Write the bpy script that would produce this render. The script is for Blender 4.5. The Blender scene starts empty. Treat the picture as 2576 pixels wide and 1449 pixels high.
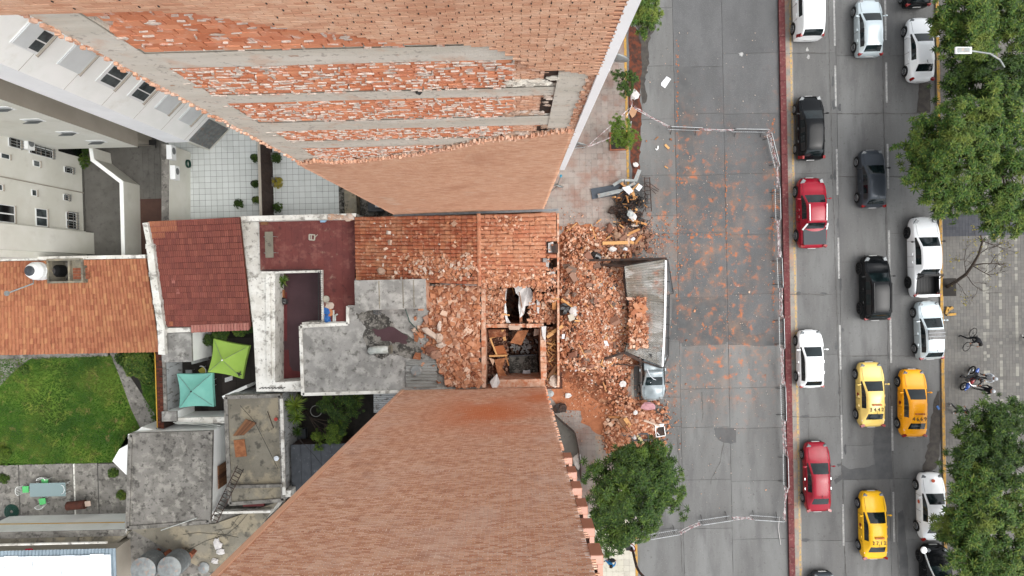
import bpy, math, random
import numpy as np
from mathutils import Vector, Matrix, Euler, noise
random.seed(7); rng = np.random.default_rng(7)
R = math.radians
S = bpy.context.scene
COL = S.collection

# ---------------------------------------------------------------- camera, sky, sun
F = 1717.33; CX, CY = 1288.0, 724.5; H = 47.0
nad = Vector((9 / F, 24.5 / F, -1)).normalized()
MC = Matrix.Rotation(R(-1.4), 3, 'Z') @ nad.rotation_difference(Vector((0, 0, -1))).to_matrix()
cam = bpy.data.cameras.new('camera'); cam.sensor_width = 36; cam.lens = F / 2576 * 36
cam.clip_start = .5; cam.clip_end = 600
co = bpy.data.objects.new('camera', cam); COL.objects.link(co)
co.matrix_world = Matrix.Translation((0, 0, H)) @ MC.to_4x4()
S.camera = co

W_ = bpy.data.worlds.new('World'); S.world = W_; W_.use_nodes = True
nt = W_.node_tree; nt.nodes.clear()
sky = nt.nodes.new('ShaderNodeTexSky'); sky.sky_type = 'NISHITA'; sky.sun_disc = False
sky.sun_elevation = R(58); sky.sun_rotation = R(104); sky.air_density = 1.0; sky.dust_density = 4.0
hs = nt.nodes.new('ShaderNodeHueSaturation'); hs.inputs['Saturation'].default_value = .22
bg = nt.nodes.new('ShaderNodeBackground'); bg.inputs['Strength'].default_value = .15
wo = nt.nodes.new('ShaderNodeOutputWorld')
nt.links.new(sky.outputs[0], hs.inputs['Color']); nt.links.new(hs.outputs[0], bg.inputs[0]); nt.links.new(bg.outputs[0], wo.inputs[0])
sl = bpy.data.lights.new('sun', 'SUN'); sl.energy = 1.1; sl.angle = R(60); sl.color = (1, .97, .93)
so = bpy.data.objects.new('sun', sl); COL.objects.link(so)
# sky sun_rotation is measured from +Y clockwise seen from above
az = R(104); el = R(58)
sd = Vector((math.sin(az) * math.cos(el), math.cos(az) * math.cos(el), math.sin(el)))
so.rotation_euler = (-sd).to_track_quat('-Z', 'Y').to_euler()
S.view_settings.view_transform = 'Standard'; S.view_settings.look = 'None'
S.view_settings.exposure = 1.03; S.view_settings.gamma = 1; S.view_settings.use_curve_mapping = False

# ---------------------------------------------------------------- survey helpers: a point of the survey photo to a real place at a known height
def ray(u, v):
    return MC @ Vector(((u - CX) / F, (CY - v) / F, -1))
def P(u, v, z=0.0):
    d = ray(u, v); t = (z - H) / d.z
    return Vector((d.x * t, d.y * t, z))
def PL(u, v, p, n):
    d = ray(u, v); o = Vector((0, 0, H)); t = (Vector(p) - o).dot(n) / d.dot(n)
    return o + d * t
def WY(u, v, Y):
    q = PL(u, v, (0, Y, 0), Vector((0, 1, 0))); return q.x, q.z
def WX(u, v, X):
    q = PL(u, v, (X, 0, 0), Vector((1, 0, 0))); return q.y, q.z

# ---------------------------------------------------------------- mesh builder
WO = {}
def off(o):
    return WO.get(o.name, Vector((0, 0, 0)))
def link(name, me, parent=None):
    o = bpy.data.objects.new(name, me); COL.objects.link(o)
    if parent is not None:
        o.parent = parent; WO[o.name] = off(parent)
    return o
def tag(o, label=None, cat=None, group=None):
    if label: o['label'] = label
    if cat: o['category'] = cat
    if group: o['group'] = group
    return o
def struct(o): o['kind'] = 'structure'; return o
def stuff(o): o['kind'] = 'stuff'; return o
def thing(name, label, cat, loc=(0, 0, 0), rz=0, group=None):
    o = bpy.data.objects.new(name, None); COL.objects.link(o)
    o.location = loc; o.rotation_euler = (0, 0, rz); o.empty_display_size = .2
    WO[o.name] = Vector(loc)
    return tag(o, label, cat, group)
def kids(o): return [c for c in bpy.data.objects if c.parent == o]
def copy_tree(o, parent=None):
    c = o.copy(); COL.objects.link(c); c.parent = parent
    for ch in list(o.children): copy_tree(ch, c)
    return c

class MB:
    def __init__(s): s.v = []; s.f = []; s.m = []
    def add(s, vs, fs, mi=0):
        b = len(s.v); s.v += [tuple(p) for p in vs]
        for f in fs: s.f.append([b + i for i in f]); s.m.append(mi)
        return s
    def box(s, x0, y0, z0, x1, y1, z1, mi=0):
        if x0 > x1: x0, x1 = x1, x0
        if y0 > y1: y0, y1 = y1, y0
        return s.add([(x0, y0, z0), (x1, y0, z0), (x1, y1, z0), (x0, y1, z0), (x0, y0, z1), (x1, y0, z1), (x1, y1, z1), (x0, y1, z1)],
                     [(0, 3, 2, 1), (4, 5, 6, 7), (0, 1, 5, 4), (1, 2, 6, 5), (2, 3, 7, 6), (3, 0, 4, 7)], mi)
    def obox(s, c, sz, M=None, mi=0):
        M = M or Matrix.Identity(3); c = Vector(c); h = Vector(sz) / 2
        vs = [c + M @ Vector((a * h.x, b * h.y, d * h.z)) for d in (-1, 1) for a, b in ((-1, -1), (1, -1), (1, 1), (-1, 1))]
        return s.add(vs, [(0, 3, 2, 1), (4, 5, 6, 7), (0, 1, 5, 4), (1, 2, 6, 5), (2, 3, 7, 6), (3, 0, 4, 7)], mi)
    def bar(s, a, b, w, h=None, mi=0):
        a = Vector(a); b = Vector(b); d = b - a; h = h or w
        q = d.to_track_quat('X', 'Z').to_matrix()
        return s.obox((a + b) / 2, (d.length, w, h), q, mi)
    def prism(s, poly, z0, z1, mi=0):
        n = len(poly); A = sum(poly[i][0] * poly[(i + 1) % n][1] - poly[(i + 1) % n][0] * poly[i][1] for i in range(n))
        if A < 0: poly = poly[::-1]
        vs = [(p[0], p[1], z0) for p in poly] + [(p[0], p[1], z1) for p in poly]
        return s.add(vs, [tuple(range(n - 1, -1, -1)), tuple(range(n, 2 * n))] + [(i, (i + 1) % n, n + (i + 1) % n, n + i) for i in range(n)], mi)
    def tube(s, pts, r, k=6, mi=0, r2=None, caps=True):
        pts = [Vector(p) for p in pts]; n = len(pts); rings = []
        up = Vector((0, 0, 1))
        for i, p in enumerate(pts):
            d = (pts[min(i + 1, n - 1)] - pts[max(i - 1, 0)]).normalized()
            a = d.cross(up)
            if a.length < .05: a = d.cross(Vector((0, 1, 0)))
            a.normalize(); b = d.cross(a)
            rr = r if r2 is None else r + (r2 - r) * i / (n - 1)
            rings.append([p + (a * math.cos(t) + b * math.sin(t)) * rr for t in [2 * math.pi * j / k for j in range(k)]])
        vs = [q for rg in rings for q in rg]
        fs = [(i * k + j, i * k + (j + 1) % k, (i + 1) * k + (j + 1) % k, (i + 1) * k + j) for i in range(n - 1) for j in range(k)]
        if caps: fs += [tuple(range(k - 1, -1, -1)), tuple((n - 1) * k + j for j in range(k))]
        return s.add(vs, fs, mi)
    def cyl(s, c, r, h, k=16, mi=0, axis='Z', r2=None):
        c = Vector(c); ax = {'X': Vector((1, 0, 0)), 'Y': Vector((0, 1, 0)), 'Z': Vector((0, 0, 1))}[axis] if isinstance(axis, str) else Vector(axis).normalized()
        return s.tube([c, c + ax * h], r, k, mi, r2)
    def lathe(s, c, prof, k=16, mi=0, M=None):
        c = Vector(c); M = M or Matrix.Identity(3); vs = []
        for r, z in prof:
            vs += [c + M @ Vector((r * math.cos(2 * math.pi * j / k), r * math.sin(2 * math.pi * j / k), z)) for j in range(k)]
        n = len(prof)
        fs = [(i * k + j, i * k + (j + 1) % k, (i + 1) * k + (j + 1) % k, (i + 1) * k + j) for i in range(n - 1) for j in range(k)]
        fs += [tuple(range(k - 1, -1, -1)), tuple((n - 1) * k + j for j in range(k))]
        return s.add(vs, fs, mi)
    def grid(s, f, nu, nv, mi=0, keep=None):
        vs = [f(i / nu, j / nv) for j in range(nv + 1) for i in range(nu + 1)]
        fs = [(j * (nu + 1) + i, j * (nu + 1) + i + 1, (j + 1) * (nu + 1) + i + 1, (j + 1) * (nu + 1) + i) for j in range(nv) for i in range(nu)
              if keep is None or keep((i + .5) / nu, (j + .5) / nv)]
        return s.add(vs, fs, mi)
    def blob(s, c, r, k=8, n=5, jit=.2, sq=(1, 1, 1), mi=0):
        c = Vector(c); vs = [c + Vector((0, 0, -r * sq[2]))]
        for i in range(1, n):
            ph = math.pi * i / n
            for j in range(k):
                t = 2 * math.pi * j / k; q = r * (1 + random.uniform(-jit, jit))
                vs.append(c + Vector((q * math.sin(ph) * math.cos(t) * sq[0], q * math.sin(ph) * math.sin(t) * sq[1], -q * math.cos(ph) * sq[2])))
        vs.append(c + Vector((0, 0, r * sq[2]))); L = len(vs) - 1
        fs = [(0, 1 + (j + 1) % k, 1 + j) for j in range(k)]
        for i in range(n - 2):
            for j in range(k):
                a = 1 + i * k; fs.append((a + j, a + (j + 1) % k, a + k + (j + 1) % k, a + k + j))
        a = 1 + (n - 2) * k; fs += [(a + j, a + (j + 1) % k, L) for j in range(k)]
        return s.add(vs, fs, mi)
    def mesh(s, name, mats, o=Vector((0, 0, 0)), smooth=False):
        me = bpy.data.meshes.new(name)
        me.from_pydata([(x - o[0], y - o[1], z - o[2]) for x, y, z in s.v], [], s.f)
        for m in (mats if isinstance(mats, (list, tuple)) else [mats]): me.materials.append(m)
        if any(s.m): me.polygons.foreach_set('material_index', s.m)
        if smooth: me.polygons.foreach_set('use_smooth', [True] * len(s.f))
        me.update(); return me
    def build(s, name, mats, parent=None, smooth=False, local=False):
        o = Vector((0, 0, 0)) if (parent is None or local) else off(parent)
        return link(name, s.mesh(name, mats, o, smooth), parent)
    def top(s, name, mats, label, cat, group=None, smooth=False, loc=None):
        """a one-mesh thing with its origin at its base"""
        if loc is None:
            a = np.array(s.v); loc = Vector(((a[:, 0].min() + a[:, 0].max()) / 2, (a[:, 1].min() + a[:, 1].max()) / 2, a[:, 2].min()))
        o = link(name, s.mesh(name, mats, loc, smooth)); o.location = loc; WO[o.name] = Vector(loc)
        return tag(o, label, cat, group)

# ---------------------------------------------------------------- pieces: many alike pieces, the first `limit` as objects, the rest one mesh
BOXT = MB().box(-.5, -.5, -.5, .5, .5, .5)
def np_tmpl(mb): return np.array(mb.v, float), mb.f
def joined(name, tmpl, Ms, mat, parent=None, smooth=False, o=None):
    tv, tf = tmpl; N = len(Ms); A = np.array(Ms, float)             # N,4,4
    V = np.einsum('nij,kj->nki', A[:, :3, :3], tv) + A[:, None, :3, 3]
    o = o if o is not None else (off(parent) if parent else Vector((0, 0, 0)))
    V = (V - np.array(o)).reshape(-1, 3); k = len(tv)
    lens = np.array([len(f) for f in tf]); flat = np.concatenate([np.array(f) for f in tf])
    loops = (flat[None, :] + (np.arange(N) * k)[:, None]).reshape(-1)
    tot = np.tile(lens, N); st = np.concatenate([[0], np.cumsum(tot)[:-1]])
    me = bpy.data.meshes.new(name)
    me.vertices.add(len(V)); me.vertices.foreach_set('co', V.reshape(-1))
    me.loops.add(len(loops)); me.loops.foreach_set('vertex_index', loops.astype(np.int32))
    me.polygons.add(len(tot)); me.polygons.foreach_set('loop_start', st.astype(np.int32)); me.polygons.foreach_set('loop_total', tot.astype(np.int32))
    me.polygons.foreach_set('use_smooth', np.full(len(tot), smooth, bool))
    me.update(calc_edges=True); me.materials.append(mat)
    return link(name, me, parent)
def pieces(name, Ms, mat, parent, tmpl=None, limit=300, plural=None, smooth=False, labels=None):
    tmpl = tmpl or np_tmpl(BOXT)
    me = bpy.data.meshes.new(name); me.from_pydata([tuple(p) for p in tmpl[0]], [], tmpl[1]); me.materials.append(mat)
    if smooth: me.polygons.foreach_set('use_smooth', [True] * len(me.polygons))
    o = off(parent)
    for M in Ms[:limit]:
        ob = link(name, me, parent); M = M.copy() if isinstance(M, Matrix) else Matrix(M)
        M.translation = M.translation - o; ob.matrix_local = M
    if len(Ms) > limit:
        stuff(joined(plural or name + 's', tmpl, Ms[limit:], mat, parent, smooth))
def TRS(c, sz=(1, 1, 1), M3=None):
    M = (M3 or Matrix.Identity(3)).to_4x4() @ Matrix.Diagonal((sz[0], sz[1], sz[2], 1)); M.translation = Vector(c); return M
def inpoly(x, y, poly):
    r = False; n = len(poly); j = n - 1
    for i in range(n):
        xi, yi = poly[i]; xj, yj = poly[j]
        if (yi > y) != (yj > y) and x < (xj - xi) * (y - yi) / (yj - yi) + xi: r = not r
        j = i
    return r
def pp(pts, z=0): return [tuple(P(u, v, z)[:2]) for u, v in pts]
def rect(u0, v0, u1, v1, z):
    a = P(u0, (v0 + v1) / 2, z).x; b = P(u1, (v0 + v1) / 2, z).x
    c = P((u0 + u1) / 2, v0, z).y; d = P((u0 + u1) / 2, v1, z).y
    return a, d, b, c                       # x0,y0,x1,y1

# ---------------------------------------------------------------- materials
KF = 1.0
def lin(h):
    if not isinstance(h, str): return tuple(h)
    r = [int(h[i:i + 2], 16) / 255 for i in (0, 2, 4)]
    return tuple(KF * (c / 12.92 if c <= .04045 else ((c + .055) / 1.055) ** 2.4) for c in r)
def mat(name, c1, c2=None, sc=2.0, rough=.85, bump=0.0, bsc=20, stains=(), pal=None, jit=0.0, metal=0, coat=0, spec=.35, lo=.35, hi=.65, stretch=None, trans=0, alpha=1, dust=None):
    m = bpy.data.materials.new(name); m.use_nodes = True; t = m.node_tree; N = t.nodes; L = t.links
    b = N['Principled BSDF']; b.inputs['Roughness'].default_value = rough; b.inputs['Metallic'].default_value = metal
    b.inputs['Specular IOR Level'].default_value = spec; b.inputs['Coat Weight'].default_value = coat; b.inputs['Coat Roughness'].default_value = .06
    b.inputs['Transmission Weight'].default_value = trans; b.inputs['Alpha'].default_value = alpha
    geo = N.new('ShaderNodeNewGeometry'); pos = geo.outputs['Position']
    if stretch:
        mp = N.new('ShaderNodeMapping'); mp.inputs['Scale'].default_value = stretch; L.new(pos, mp.inputs['Vector']); spos = mp.outputs[0]
    else: spos = pos
    def nz(scale, det=5, v=None, ro=.6):
        n = N.new('ShaderNodeTexNoise'); n.inputs['Scale'].default_value = scale; n.inputs['Detail'].default_value = det; n.inputs['Roughness'].default_value = ro
        L.new(v or pos, n.inputs['Vector']); return n.outputs['Fac']
    def ss(x, a, c):
        r = N.new('ShaderNodeMapRange'); r.interpolation_type = 'SMOOTHSTEP'; r.inputs['From Min'].default_value = a; r.inputs['From Max'].default_value = c
        L.new(x, r.inputs['Value']); return r.outputs[0]
    def mix(a, c, f):
        x = N.new('ShaderNodeMix'); x.data_type = 'RGBA'
        for k, val in ((6, a), (7, c)):
            if isinstance(val, tuple): x.inputs[k].default_value = (*val, 1)
            else: L.new(val, x.inputs[k])
        if isinstance(f, float): x.inputs[0].default_value = f
        else: L.new(f, x.inputs[0])
        return x.outputs[2]
    rnd = None
    if pal or jit:
        oi = N.new('ShaderNodeObjectInfo'); ad = N.new('ShaderNodeMath'); ad.operation = 'ADD'; fr = N.new('ShaderNodeMath'); fr.operation = 'FRACT'
        L.new(oi.outputs['Random'], ad.inputs[0]); L.new(geo.outputs['Random Per Island'], ad.inputs[1]); L.new(ad.outputs[0], fr.inputs[0]); rnd = fr.outputs[0]
    col_ = lin(c1)
    if pal:
        cr = N.new('ShaderNodeValToRGB'); L.new(rnd, cr.inputs[0]); e = cr.color_ramp.elements
        cs = [lin(x) for x in pal]
        while len(e) < len(cs): e.new(.5)
        for i, cc in enumerate(cs): e[i].position = i / (len(cs) - 1); e[i].color = (*cc, 1)
        col_ = cr.outputs[0]
        if c2: col_ = mix(col_, lin(c2), ss(nz(sc, v=spos), lo, hi))
    elif c2: col_ = mix(col_, lin(c2), ss(nz(sc, v=spos), lo, hi))
    for st in stains:
        f = ss(nz(st[1], 6, v=spos if len(st) > 5 and st[5] else None), st[2] - .06, st[3] - .06)
        if len(st) > 4:
            mu = N.new('ShaderNodeMath'); mu.operation = 'MULTIPLY'; L.new(f, mu.inputs[0]); mu.inputs[1].default_value = st[4]; f = mu.outputs[0]
        col_ = mix(col_, lin(st[0]), f)
    if dust:
        f = ss(nz(dust[0], 8), dust[1] - .02, dust[1] + .15); sp = N.new('ShaderNodeSeparateXYZ'); L.new(pos, sp.inputs[0]); tot = None
        mth = lambda op, a, b: (lambda q: [L.new(x, q.inputs[i]) if hasattr(x, 'links') else setattr(q.inputs[i], 'default_value', x) for i, x in enumerate((a, b)) if x is not None] and (setattr(q, 'operation', op), q.outputs[0])[1])(N.new('ShaderNodeMath'))
        for (cx, cy, rx, ry) in dust[2]:
            ax = dust[3] if len(dust) > 3 else 1; a = mth('POWER', mth('DIVIDE', mth('SUBTRACT', sp.outputs[0], cx), rx), 2.0); b_ = mth('POWER', mth('DIVIDE', mth('SUBTRACT', sp.outputs[ax], cy), ry), 2.0)
            e = mth('EXPONENT', mth('MULTIPLY', mth('ADD', a, b_), -1.0), None); tot = e if tot is None else mth('MAXIMUM', tot, e)
        col_ = mix(col_, lin('b48868'), mth('MULTIPLY', mth('MULTIPLY', ss(nz(dust[0] * .5, 6), .42, .68), tot), .3))
        col_ = mix(col_, lin('c87040'), mth('MULTIPLY', mth('MULTIPLY', f, tot), .8))
    if jit:
        h = N.new('ShaderNodeHueSaturation'); L.new(col_, h.inputs['Color']) if not isinstance(col_, tuple) else None
        if isinstance(col_, tuple): h.inputs['Color'].default_value = (*col_, 1)
        mr = N.new('ShaderNodeMapRange'); L.new(rnd, mr.inputs['Value']); mr.inputs['To Min'].default_value = 1 - jit; mr.inputs['To Max'].default_value = 1 + jit
        L.new(mr.outputs[0], h.inputs['Value']); col_ = h.outputs[0]
    if isinstance(col_, tuple): b.inputs['Base Color'].default_value = (*col_, 1)
    else: L.new(col_, b.inputs['Base Color'])
    if bump:
        bp = N.new('ShaderNodeBump'); bp.inputs['Strength'].default_value = bump; bp.inputs['Distance'].default_value = .03
        L.new(nz(bsc, 3), bp.inputs['Height']); L.new(bp.outputs[0], b.inputs['Normal'])
    return m
M = {}
BRIGHT = 'skin_brick skin_mortar skin_lower mortar_lower hollow_brick mortar_white frame_concrete white_plaster bright_white beige_plaster beige_dark shutter frame_white tile_white old_white corr_white'.split()
def mk(k, *a, **kw):
    global KF
    KF = 1.0 if k in BRIGHT else .52 if k.startswith('leaf') else .68 if k.startswith('grass') else .70
    M[k] = mat(k, *a, **kw); KF = .7; return M[k]
_q = [(P(u, v, 0), a, b) for u, v, a, b in ((1800, 640, 3.2, 6), (1850, 830, 2.2, 2.5), (1640, 590, 1.6, 1.2), (1740, 420, 1.3, 3), (1950, 560, .7, 6), (1690, 960, 1, 1.5), (1830, 905, 2.6, 3), (1665, 560, 1.4, 2.5))]
DUST = (1.9, .545, [(p.x, p.y, a, b) for p, a, b in _q])
mk('concrete_road', '7b7c7b', '6c6c6b', sc=.5, dust=DUST, rough=.9, jit=.07, bump=.25, bsc=60, stains=(('626262', 1.2, .52, .75, .7, 1), ('9b9b98', 14, .66, .74, .5), ('54524f', 5, .66, .74, .5)), stretch=(1, .22, 1))
mk('asphalt', '666768', '5c5d5e', sc=.7, dust=DUST, rough=.95, jit=.06, bump=.4, bsc=80, stains=(('8b8b8a', 22, .62, .7, .6), ('57575a', 2, .6, .8, .6)), stretch=(1, .4, 1))
mk('patch', '565758', '616262', sc=1.5, dust=DUST, rough=.9, bump=.3, bsc=60)
mk('joint', '565553', '656360', sc=3, rough=.95)
mk('white_line', 'b9b9b6', '9a9a97', sc=4, stains=(('85858a', 10, .58, .68, .8),))
mk('yellow_line', 'c9a560', 'b8a27c', sc=2, stains=(('8a8883', 6, .5, .66, .8),))
mk('yellow_kerb', 'c49644', 'b08a48', sc=3, stains=(('8a7a60', 5, .55, .68, .9),), bump=.3)
mk('red_kerb', '70393a', '643234', sc=3, jit=.12, bump=.3, stains=(('8d6a62', 6, .58, .7, .6),))
mk('gutter', '9c988f', '8b8780', sc=1, bump=.2, stains=(('c08c66', 1.3, .52, .7, .55), ('6b6864', 5, .6, .75, .6)))
mk('orange_dust', 'b0714e', '9c6040', sc=3, bump=.5, bsc=12)
mk('wet_stain', '42302b', '553b32', sc=2, rough=.75, spec=.1, stains=(('73402e', 3, .5, .65, .8),))
mk('wet_dark', '454240', '54504b', sc=3, rough=.7, spec=.1)
mk('pave_left', None or '9a8f86', None, pal=['938a84', '9c928a', '978c85', 'a0968f', '8f837c'], rough=.9, bump=.4, bsc=50, stains=(('8a5a47', .8, .5, .75, .55), ('6c6560', 4, .6, .75, .5)))
mk('pave_light', None or 'c0bbab', None, pal=['b4b0a4', 'c4c0b2', 'bdb9aa'], rough=.9, stains=(('8d897f', 4, .6, .75, .5),))
mk('plaza', '7f7c77', None, pal=['686764', '716f6b', '787671', '6c6a67', '74716c'], rough=.9, stains=(('5f5c58', .8, .5, .8, .5), ('6a6662', 8, .6, .7, .4)))
mk('plaza_light', 'a8a59b', None, pal=['8a8880', '98968d', '7d7b75'], rough=.9)
mk('plaza_dark', '4d4f54', None, pal=['44464c', '505257'], rough=.9)
mk('skin_brick', 'c08a6c', None, pal=['c4957a', 'cfa488', 'bd8c70', 'd4ac90', 'c99d80'], rough=.9, stains=(('d8b8a0', 3, .55, .75, .5), ('a0684c', .5, .55, .8, .4), ('cfc8b8', .35, .68, .8, .45)), stretch=(.4, 1, 2))
mk('skin_mortar', '8e6450', '805844', sc=3, bump=.3)
mk('skin_lower', 'b5836b', None, dust=(.35, .36, [(-1.5, 12, 2.6, 4.5), (1.2, 8, 1.6, 2.5)], 2), pal=['bc8a6c', 'd0a58a', 'd8b29a', 'b8846a', 'cda288', 'dcbaa4', 'b27c60', 'd3a88c'], rough=.9, stains=(('d4bcae', .4, .55, .75, .35), ('8e5a46', 1, .62, .8, .4)))
mk('mortar_lower', 'f2e8e0', 'eaded4', sc=2)
mk('hollow_brick', 'c8683e', None, pal=['c88060', 'd28a68', 'da9672', 'cc8562', 'be7452'], rough=.9, bump=.3, stains=(('d8a48a', 6, .6, .72, .5), ('d9cfc6', 2.5, .66, .74, .7)))
mk('mortar_white', 'd6cbc0', 'b8aca0', sc=5, bump=.6, bsc=25, stains=(('8f8780', 4, .58, .7, .7), ('c87c58', 3, .58, .68, .7)))
mk('frame_concrete', 'd2cec4', 'c2beb2', sc=.9, rough=.95, bump=.5, bsc=14, stains=(('cfc9bc', 3, .55, .7, .6, 1), ('86807a', 7, .64, .72, .6), ('c9a58c', 1.2, .6, .75, .5)), stretch=(.25, 1, 2.2))
mk('white_plaster', 'f2f4f2', 'eaedea', sc=.6, bump=.1, stains=(('c9c6b8', .7, .62, .8, .4), ))
mk('bright_white', 'f6f8fa', 'eff1f3', sc=.7)
mk('beige_plaster', 'd0d0c8', 'c8c8be', sc=.5, bump=.15, stains=(('b4b2a8', 1.1, .6, .8, .4), ('c2bdb2', .4, .6, .8, .5)))
mk('beige_dark', '9b958a', '938d82', sc=.6, bump=.15)
mk('old_white', 'd3d3cd', 'bcbab2', sc=.9, bump=.35, bsc=8, stains=(('6f6b64', 2.2, .58, .72, .75), ('45423e', 6, .66, .74, .7)))
mk('old_white_streak', 'c8cccd', 'b4b7b7', sc=.9, bump=.2, stains=(('77746e', 5, .6, .7, .8, 1),), stretch=(1, 1, .3))
mk('old_concrete', '8d8a84', '74716b', sc=.8, bump=.5, bsc=10, stains=(('a9a69d', 2.0, .56, .7, .7), ('4b4945', 3.2, .58, .72, .8), ('39383a', 9, .66, .74, .6)))
mk('roof_concrete', 'a09f9b', '868581', sc=.5, bump=.5, bsc=10, stains=(('bdbcb6', 1.4, .5, .68, .7), ('57554f', 2.6, .6, .74, .7), ('2f2d2b', 11, .68, .76, .6)))
mk('tan_concrete', '8f8a7c', '7c776a', sc=.6, bump=.4, bsc=10, stains=(('a59b84', .8, .55, .65, .8), ('4d4a43', 2, .6, .74, .8)))
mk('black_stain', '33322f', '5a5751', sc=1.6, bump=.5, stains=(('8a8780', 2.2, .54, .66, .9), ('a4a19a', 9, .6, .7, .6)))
mk('tile_orange', 'c07048', None, pal=['a6684a', 'b57858', 'ae7050', 'c08860', '9c5e44', 'b27454'], rough=.85, bump=.2, stains=(('94583f', .7, .55, .75, .5), ('c48e66', 3, .6, .7, .35)))
mk('tile_red', '8a4640', None, pal=['80483e', '8c5044', '7a443c', '8a4c42', '94584a'], rough=.7, bump=.15, stains=(('9d6058', 1.3, .6, .8, .4),))
mk('tile_pink', 'b0766c', None, pal=['a76c62', 'b47c70'], rough=.8)
mk('tile_salmon', 'a86c50', None, pal=['a2664a', 'ae7256'], rough=.8)
mk('tile_collapse', 'b45a34', None, pal=['8c4a30', '9a553a', 'a66042', '84452e', 'ae6a48', '985238', '935036', 'c4805a'], rough=.85, bump=.3, stains=(('b08060', .8, .5, .7, .6), ('8a4c34', 2, .6, .75, .5), ('c4a088', 5, .6, .7, .5)))
mk('tile_collapse2', 'c0683f', None, pal=['a8664a', 'b47254', 'ac6a4e', 'a06044', 'bc7c5c'], rough=.85, bump=.3, stains=(('c08c6c', .8, .46, .66, .7), ('cda68c', 6, .58, .7, .5)))
mk('batten', '6a3a26', '553024', sc=4)
mk('terrace_red', '78403b', '6c3a37', sc=.7, bump=.2, bsc=15, stains=(('8a5750', 1.6, .55, .7, .7), ('a89888', 1.1, .66, .78, .5), ('4a2c2a', 3, .62, .75, .6)))
mk('patio_dark', '44292e', '4c3036', sc=1, rough=.6, stains=(('6a5f60', 30, .7, .74, .6),))
mk('patio_red', '6d2c2c', '622628', sc=1.2, rough=.7)
mk('tile_white', 'c3c8c6', None, pal=['bcc1bf', 'c6cbc9', 'c0c5c3'], rough=.6, stains=(('9da3a0', 1, .6, .8, .3),))
mk('grout', '6f7471', '5c605e', sc=3)
mk('court_grey', '76746f', '6a6863', sc=.8, bump=.3, stains=(('5a5854', 3, .6, .72, .6),), jit=.06)
mk('court_brown', '4b332b', '5a4036', sc=.8, rough=.7)
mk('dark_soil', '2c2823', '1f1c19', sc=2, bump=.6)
mk('ground', '5b5852', '4b4944', sc=.7, bump=.3)
mk('grass', '2f5016', '5c7a26', sc=.35, rough=.95, stains=(('7c8a34', .9, .55, .75, .7), ('84744a', 1.6, .62, .74, .7)))
mk('grass_blade', '3d6a18', None, pal=['2e5c10', '4e8020', '3a6a16', '709430'], rough=.8, stains=(('7c8838', .4, .5, .7, .5), ('80764a', .9, .62, .74, .5), ('264c12', .3, .54, .7, .6)))
mk('brown_wood', '4a3a33', '3a2e29', sc=4)
mk('wood_new', 'c8935c', None, pal=['b97f4b', 'cf9c64', 'd9a870', 'a66f42'], rough=.8, bump=.2)
mk('wood_old', '6d4a34', None, pal=['5a3c2b', '7d563c', '8a6244'], rough=.85)
mk('cardboard', 'a5623a', '99572f', sc=1.5, rough=.9)
mk('card_dusty', 'a9714c', '8d5838', sc=4, bump=.4)
mk('rubble', 'c47a54', None, pal=['8a5238', 'b27654', 'c48c6a', '7c4632', 'b87a56', 'd4a68a', '9c6044', 'c08462', 'e0c4ae', '94563a'], rough=.95, bump=.3, stains=(('d8a88c', 5, .6, .72, .5),))
mk('rubble_dull', '9d6e58', None, pal=['7c5444', '946a58', 'a47e6a', '76685e', '8c6450', 'a2846e'], rough=.95, bump=.3)
mk('plaster_chunk', 'd5c0ae', None, pal=['b89c88', 'ccb8a8', 'd6cabf', 'bf9c84', 'c8a890'], rough=.95, bump=.4, bsc=12)
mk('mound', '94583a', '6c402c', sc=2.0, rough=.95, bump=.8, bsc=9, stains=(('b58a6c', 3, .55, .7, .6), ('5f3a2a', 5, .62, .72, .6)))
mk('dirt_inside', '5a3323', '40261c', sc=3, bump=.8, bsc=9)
mk('inner_plaster', 'd6b49e', 'c08e70', sc=2.2, bump=.3, stains=(('b5653c', 3, .55, .68, .8),))
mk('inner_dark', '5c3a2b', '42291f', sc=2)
mk('black_metal', '1c1c1d', '2b2a29', sc=4, rough=.6, spec=.4)
mk('rust_black', '2c2725', '4a342a', sc=4, rough=.8)
mk('grey_metal', '8c9093', '7c8083', sc=4, rough=.5, metal=.4)
mk('galv', '9ba09f', '858a8a', sc=3, rough=.5, metal=.3, stains=(('b8927a', 4, .6, .72, .6),))
mk('corr_white', 'd9e0e6', 'cdd5dc', sc=1, rough=.6, stains=(('b3b8ba', 2.5, .6, .72, .7), ('9a9c9a', 9, .64, .72, .6)))
mk('corr_blue', '8fa0ab', '7f909b', sc=1, rough=.6)
mk('corr_dark', '3c4147', '4a4f55', sc=2, rough=.5, stains=(('7a7f85', 4, .68, .74, .6),))
mk('corr_old', 'a3a5a2', '8b8d89', sc=1.2, rough=.6, stains=(('5a5853', 3, .6, .7, .8, 1),), stretch=(.3, 2, 1))
mk('fiberglass', 'b6b5b0', '8f8a7e', sc=.9, rough=.5, alpha=.66, stains=(('dcdcd8', 1.3, .56, .66, .7, 1), ('b4683f', .9, .6, .74, .8), ('d8d4cc', 5, .66, .72, .6)), stretch=(.5, 1, 1))
mk('black_rubber', '161617', rough=.8)
mk('dark_glass', '0e1214', rough=.08, spec=.7)
mk('car_glass', '10191b', '1d292b', sc=1.3, rough=.08, spec=.5, lo=.4, hi=.6)
mk('window_glass', '5c6466', '3c4446', sc=2, rough=.08, spec=.7)
mk('shutter', 'cdd2d3', 'c5cacb', sc=1, rough=.6)
mk('frame_white', 'dde0e0', rough=.5)
mk('rim', 'a6a9ab', rough=.35, metal=.7)
mk('rim_dark', '3a3c3e', rough=.4, metal=.6)
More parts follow.
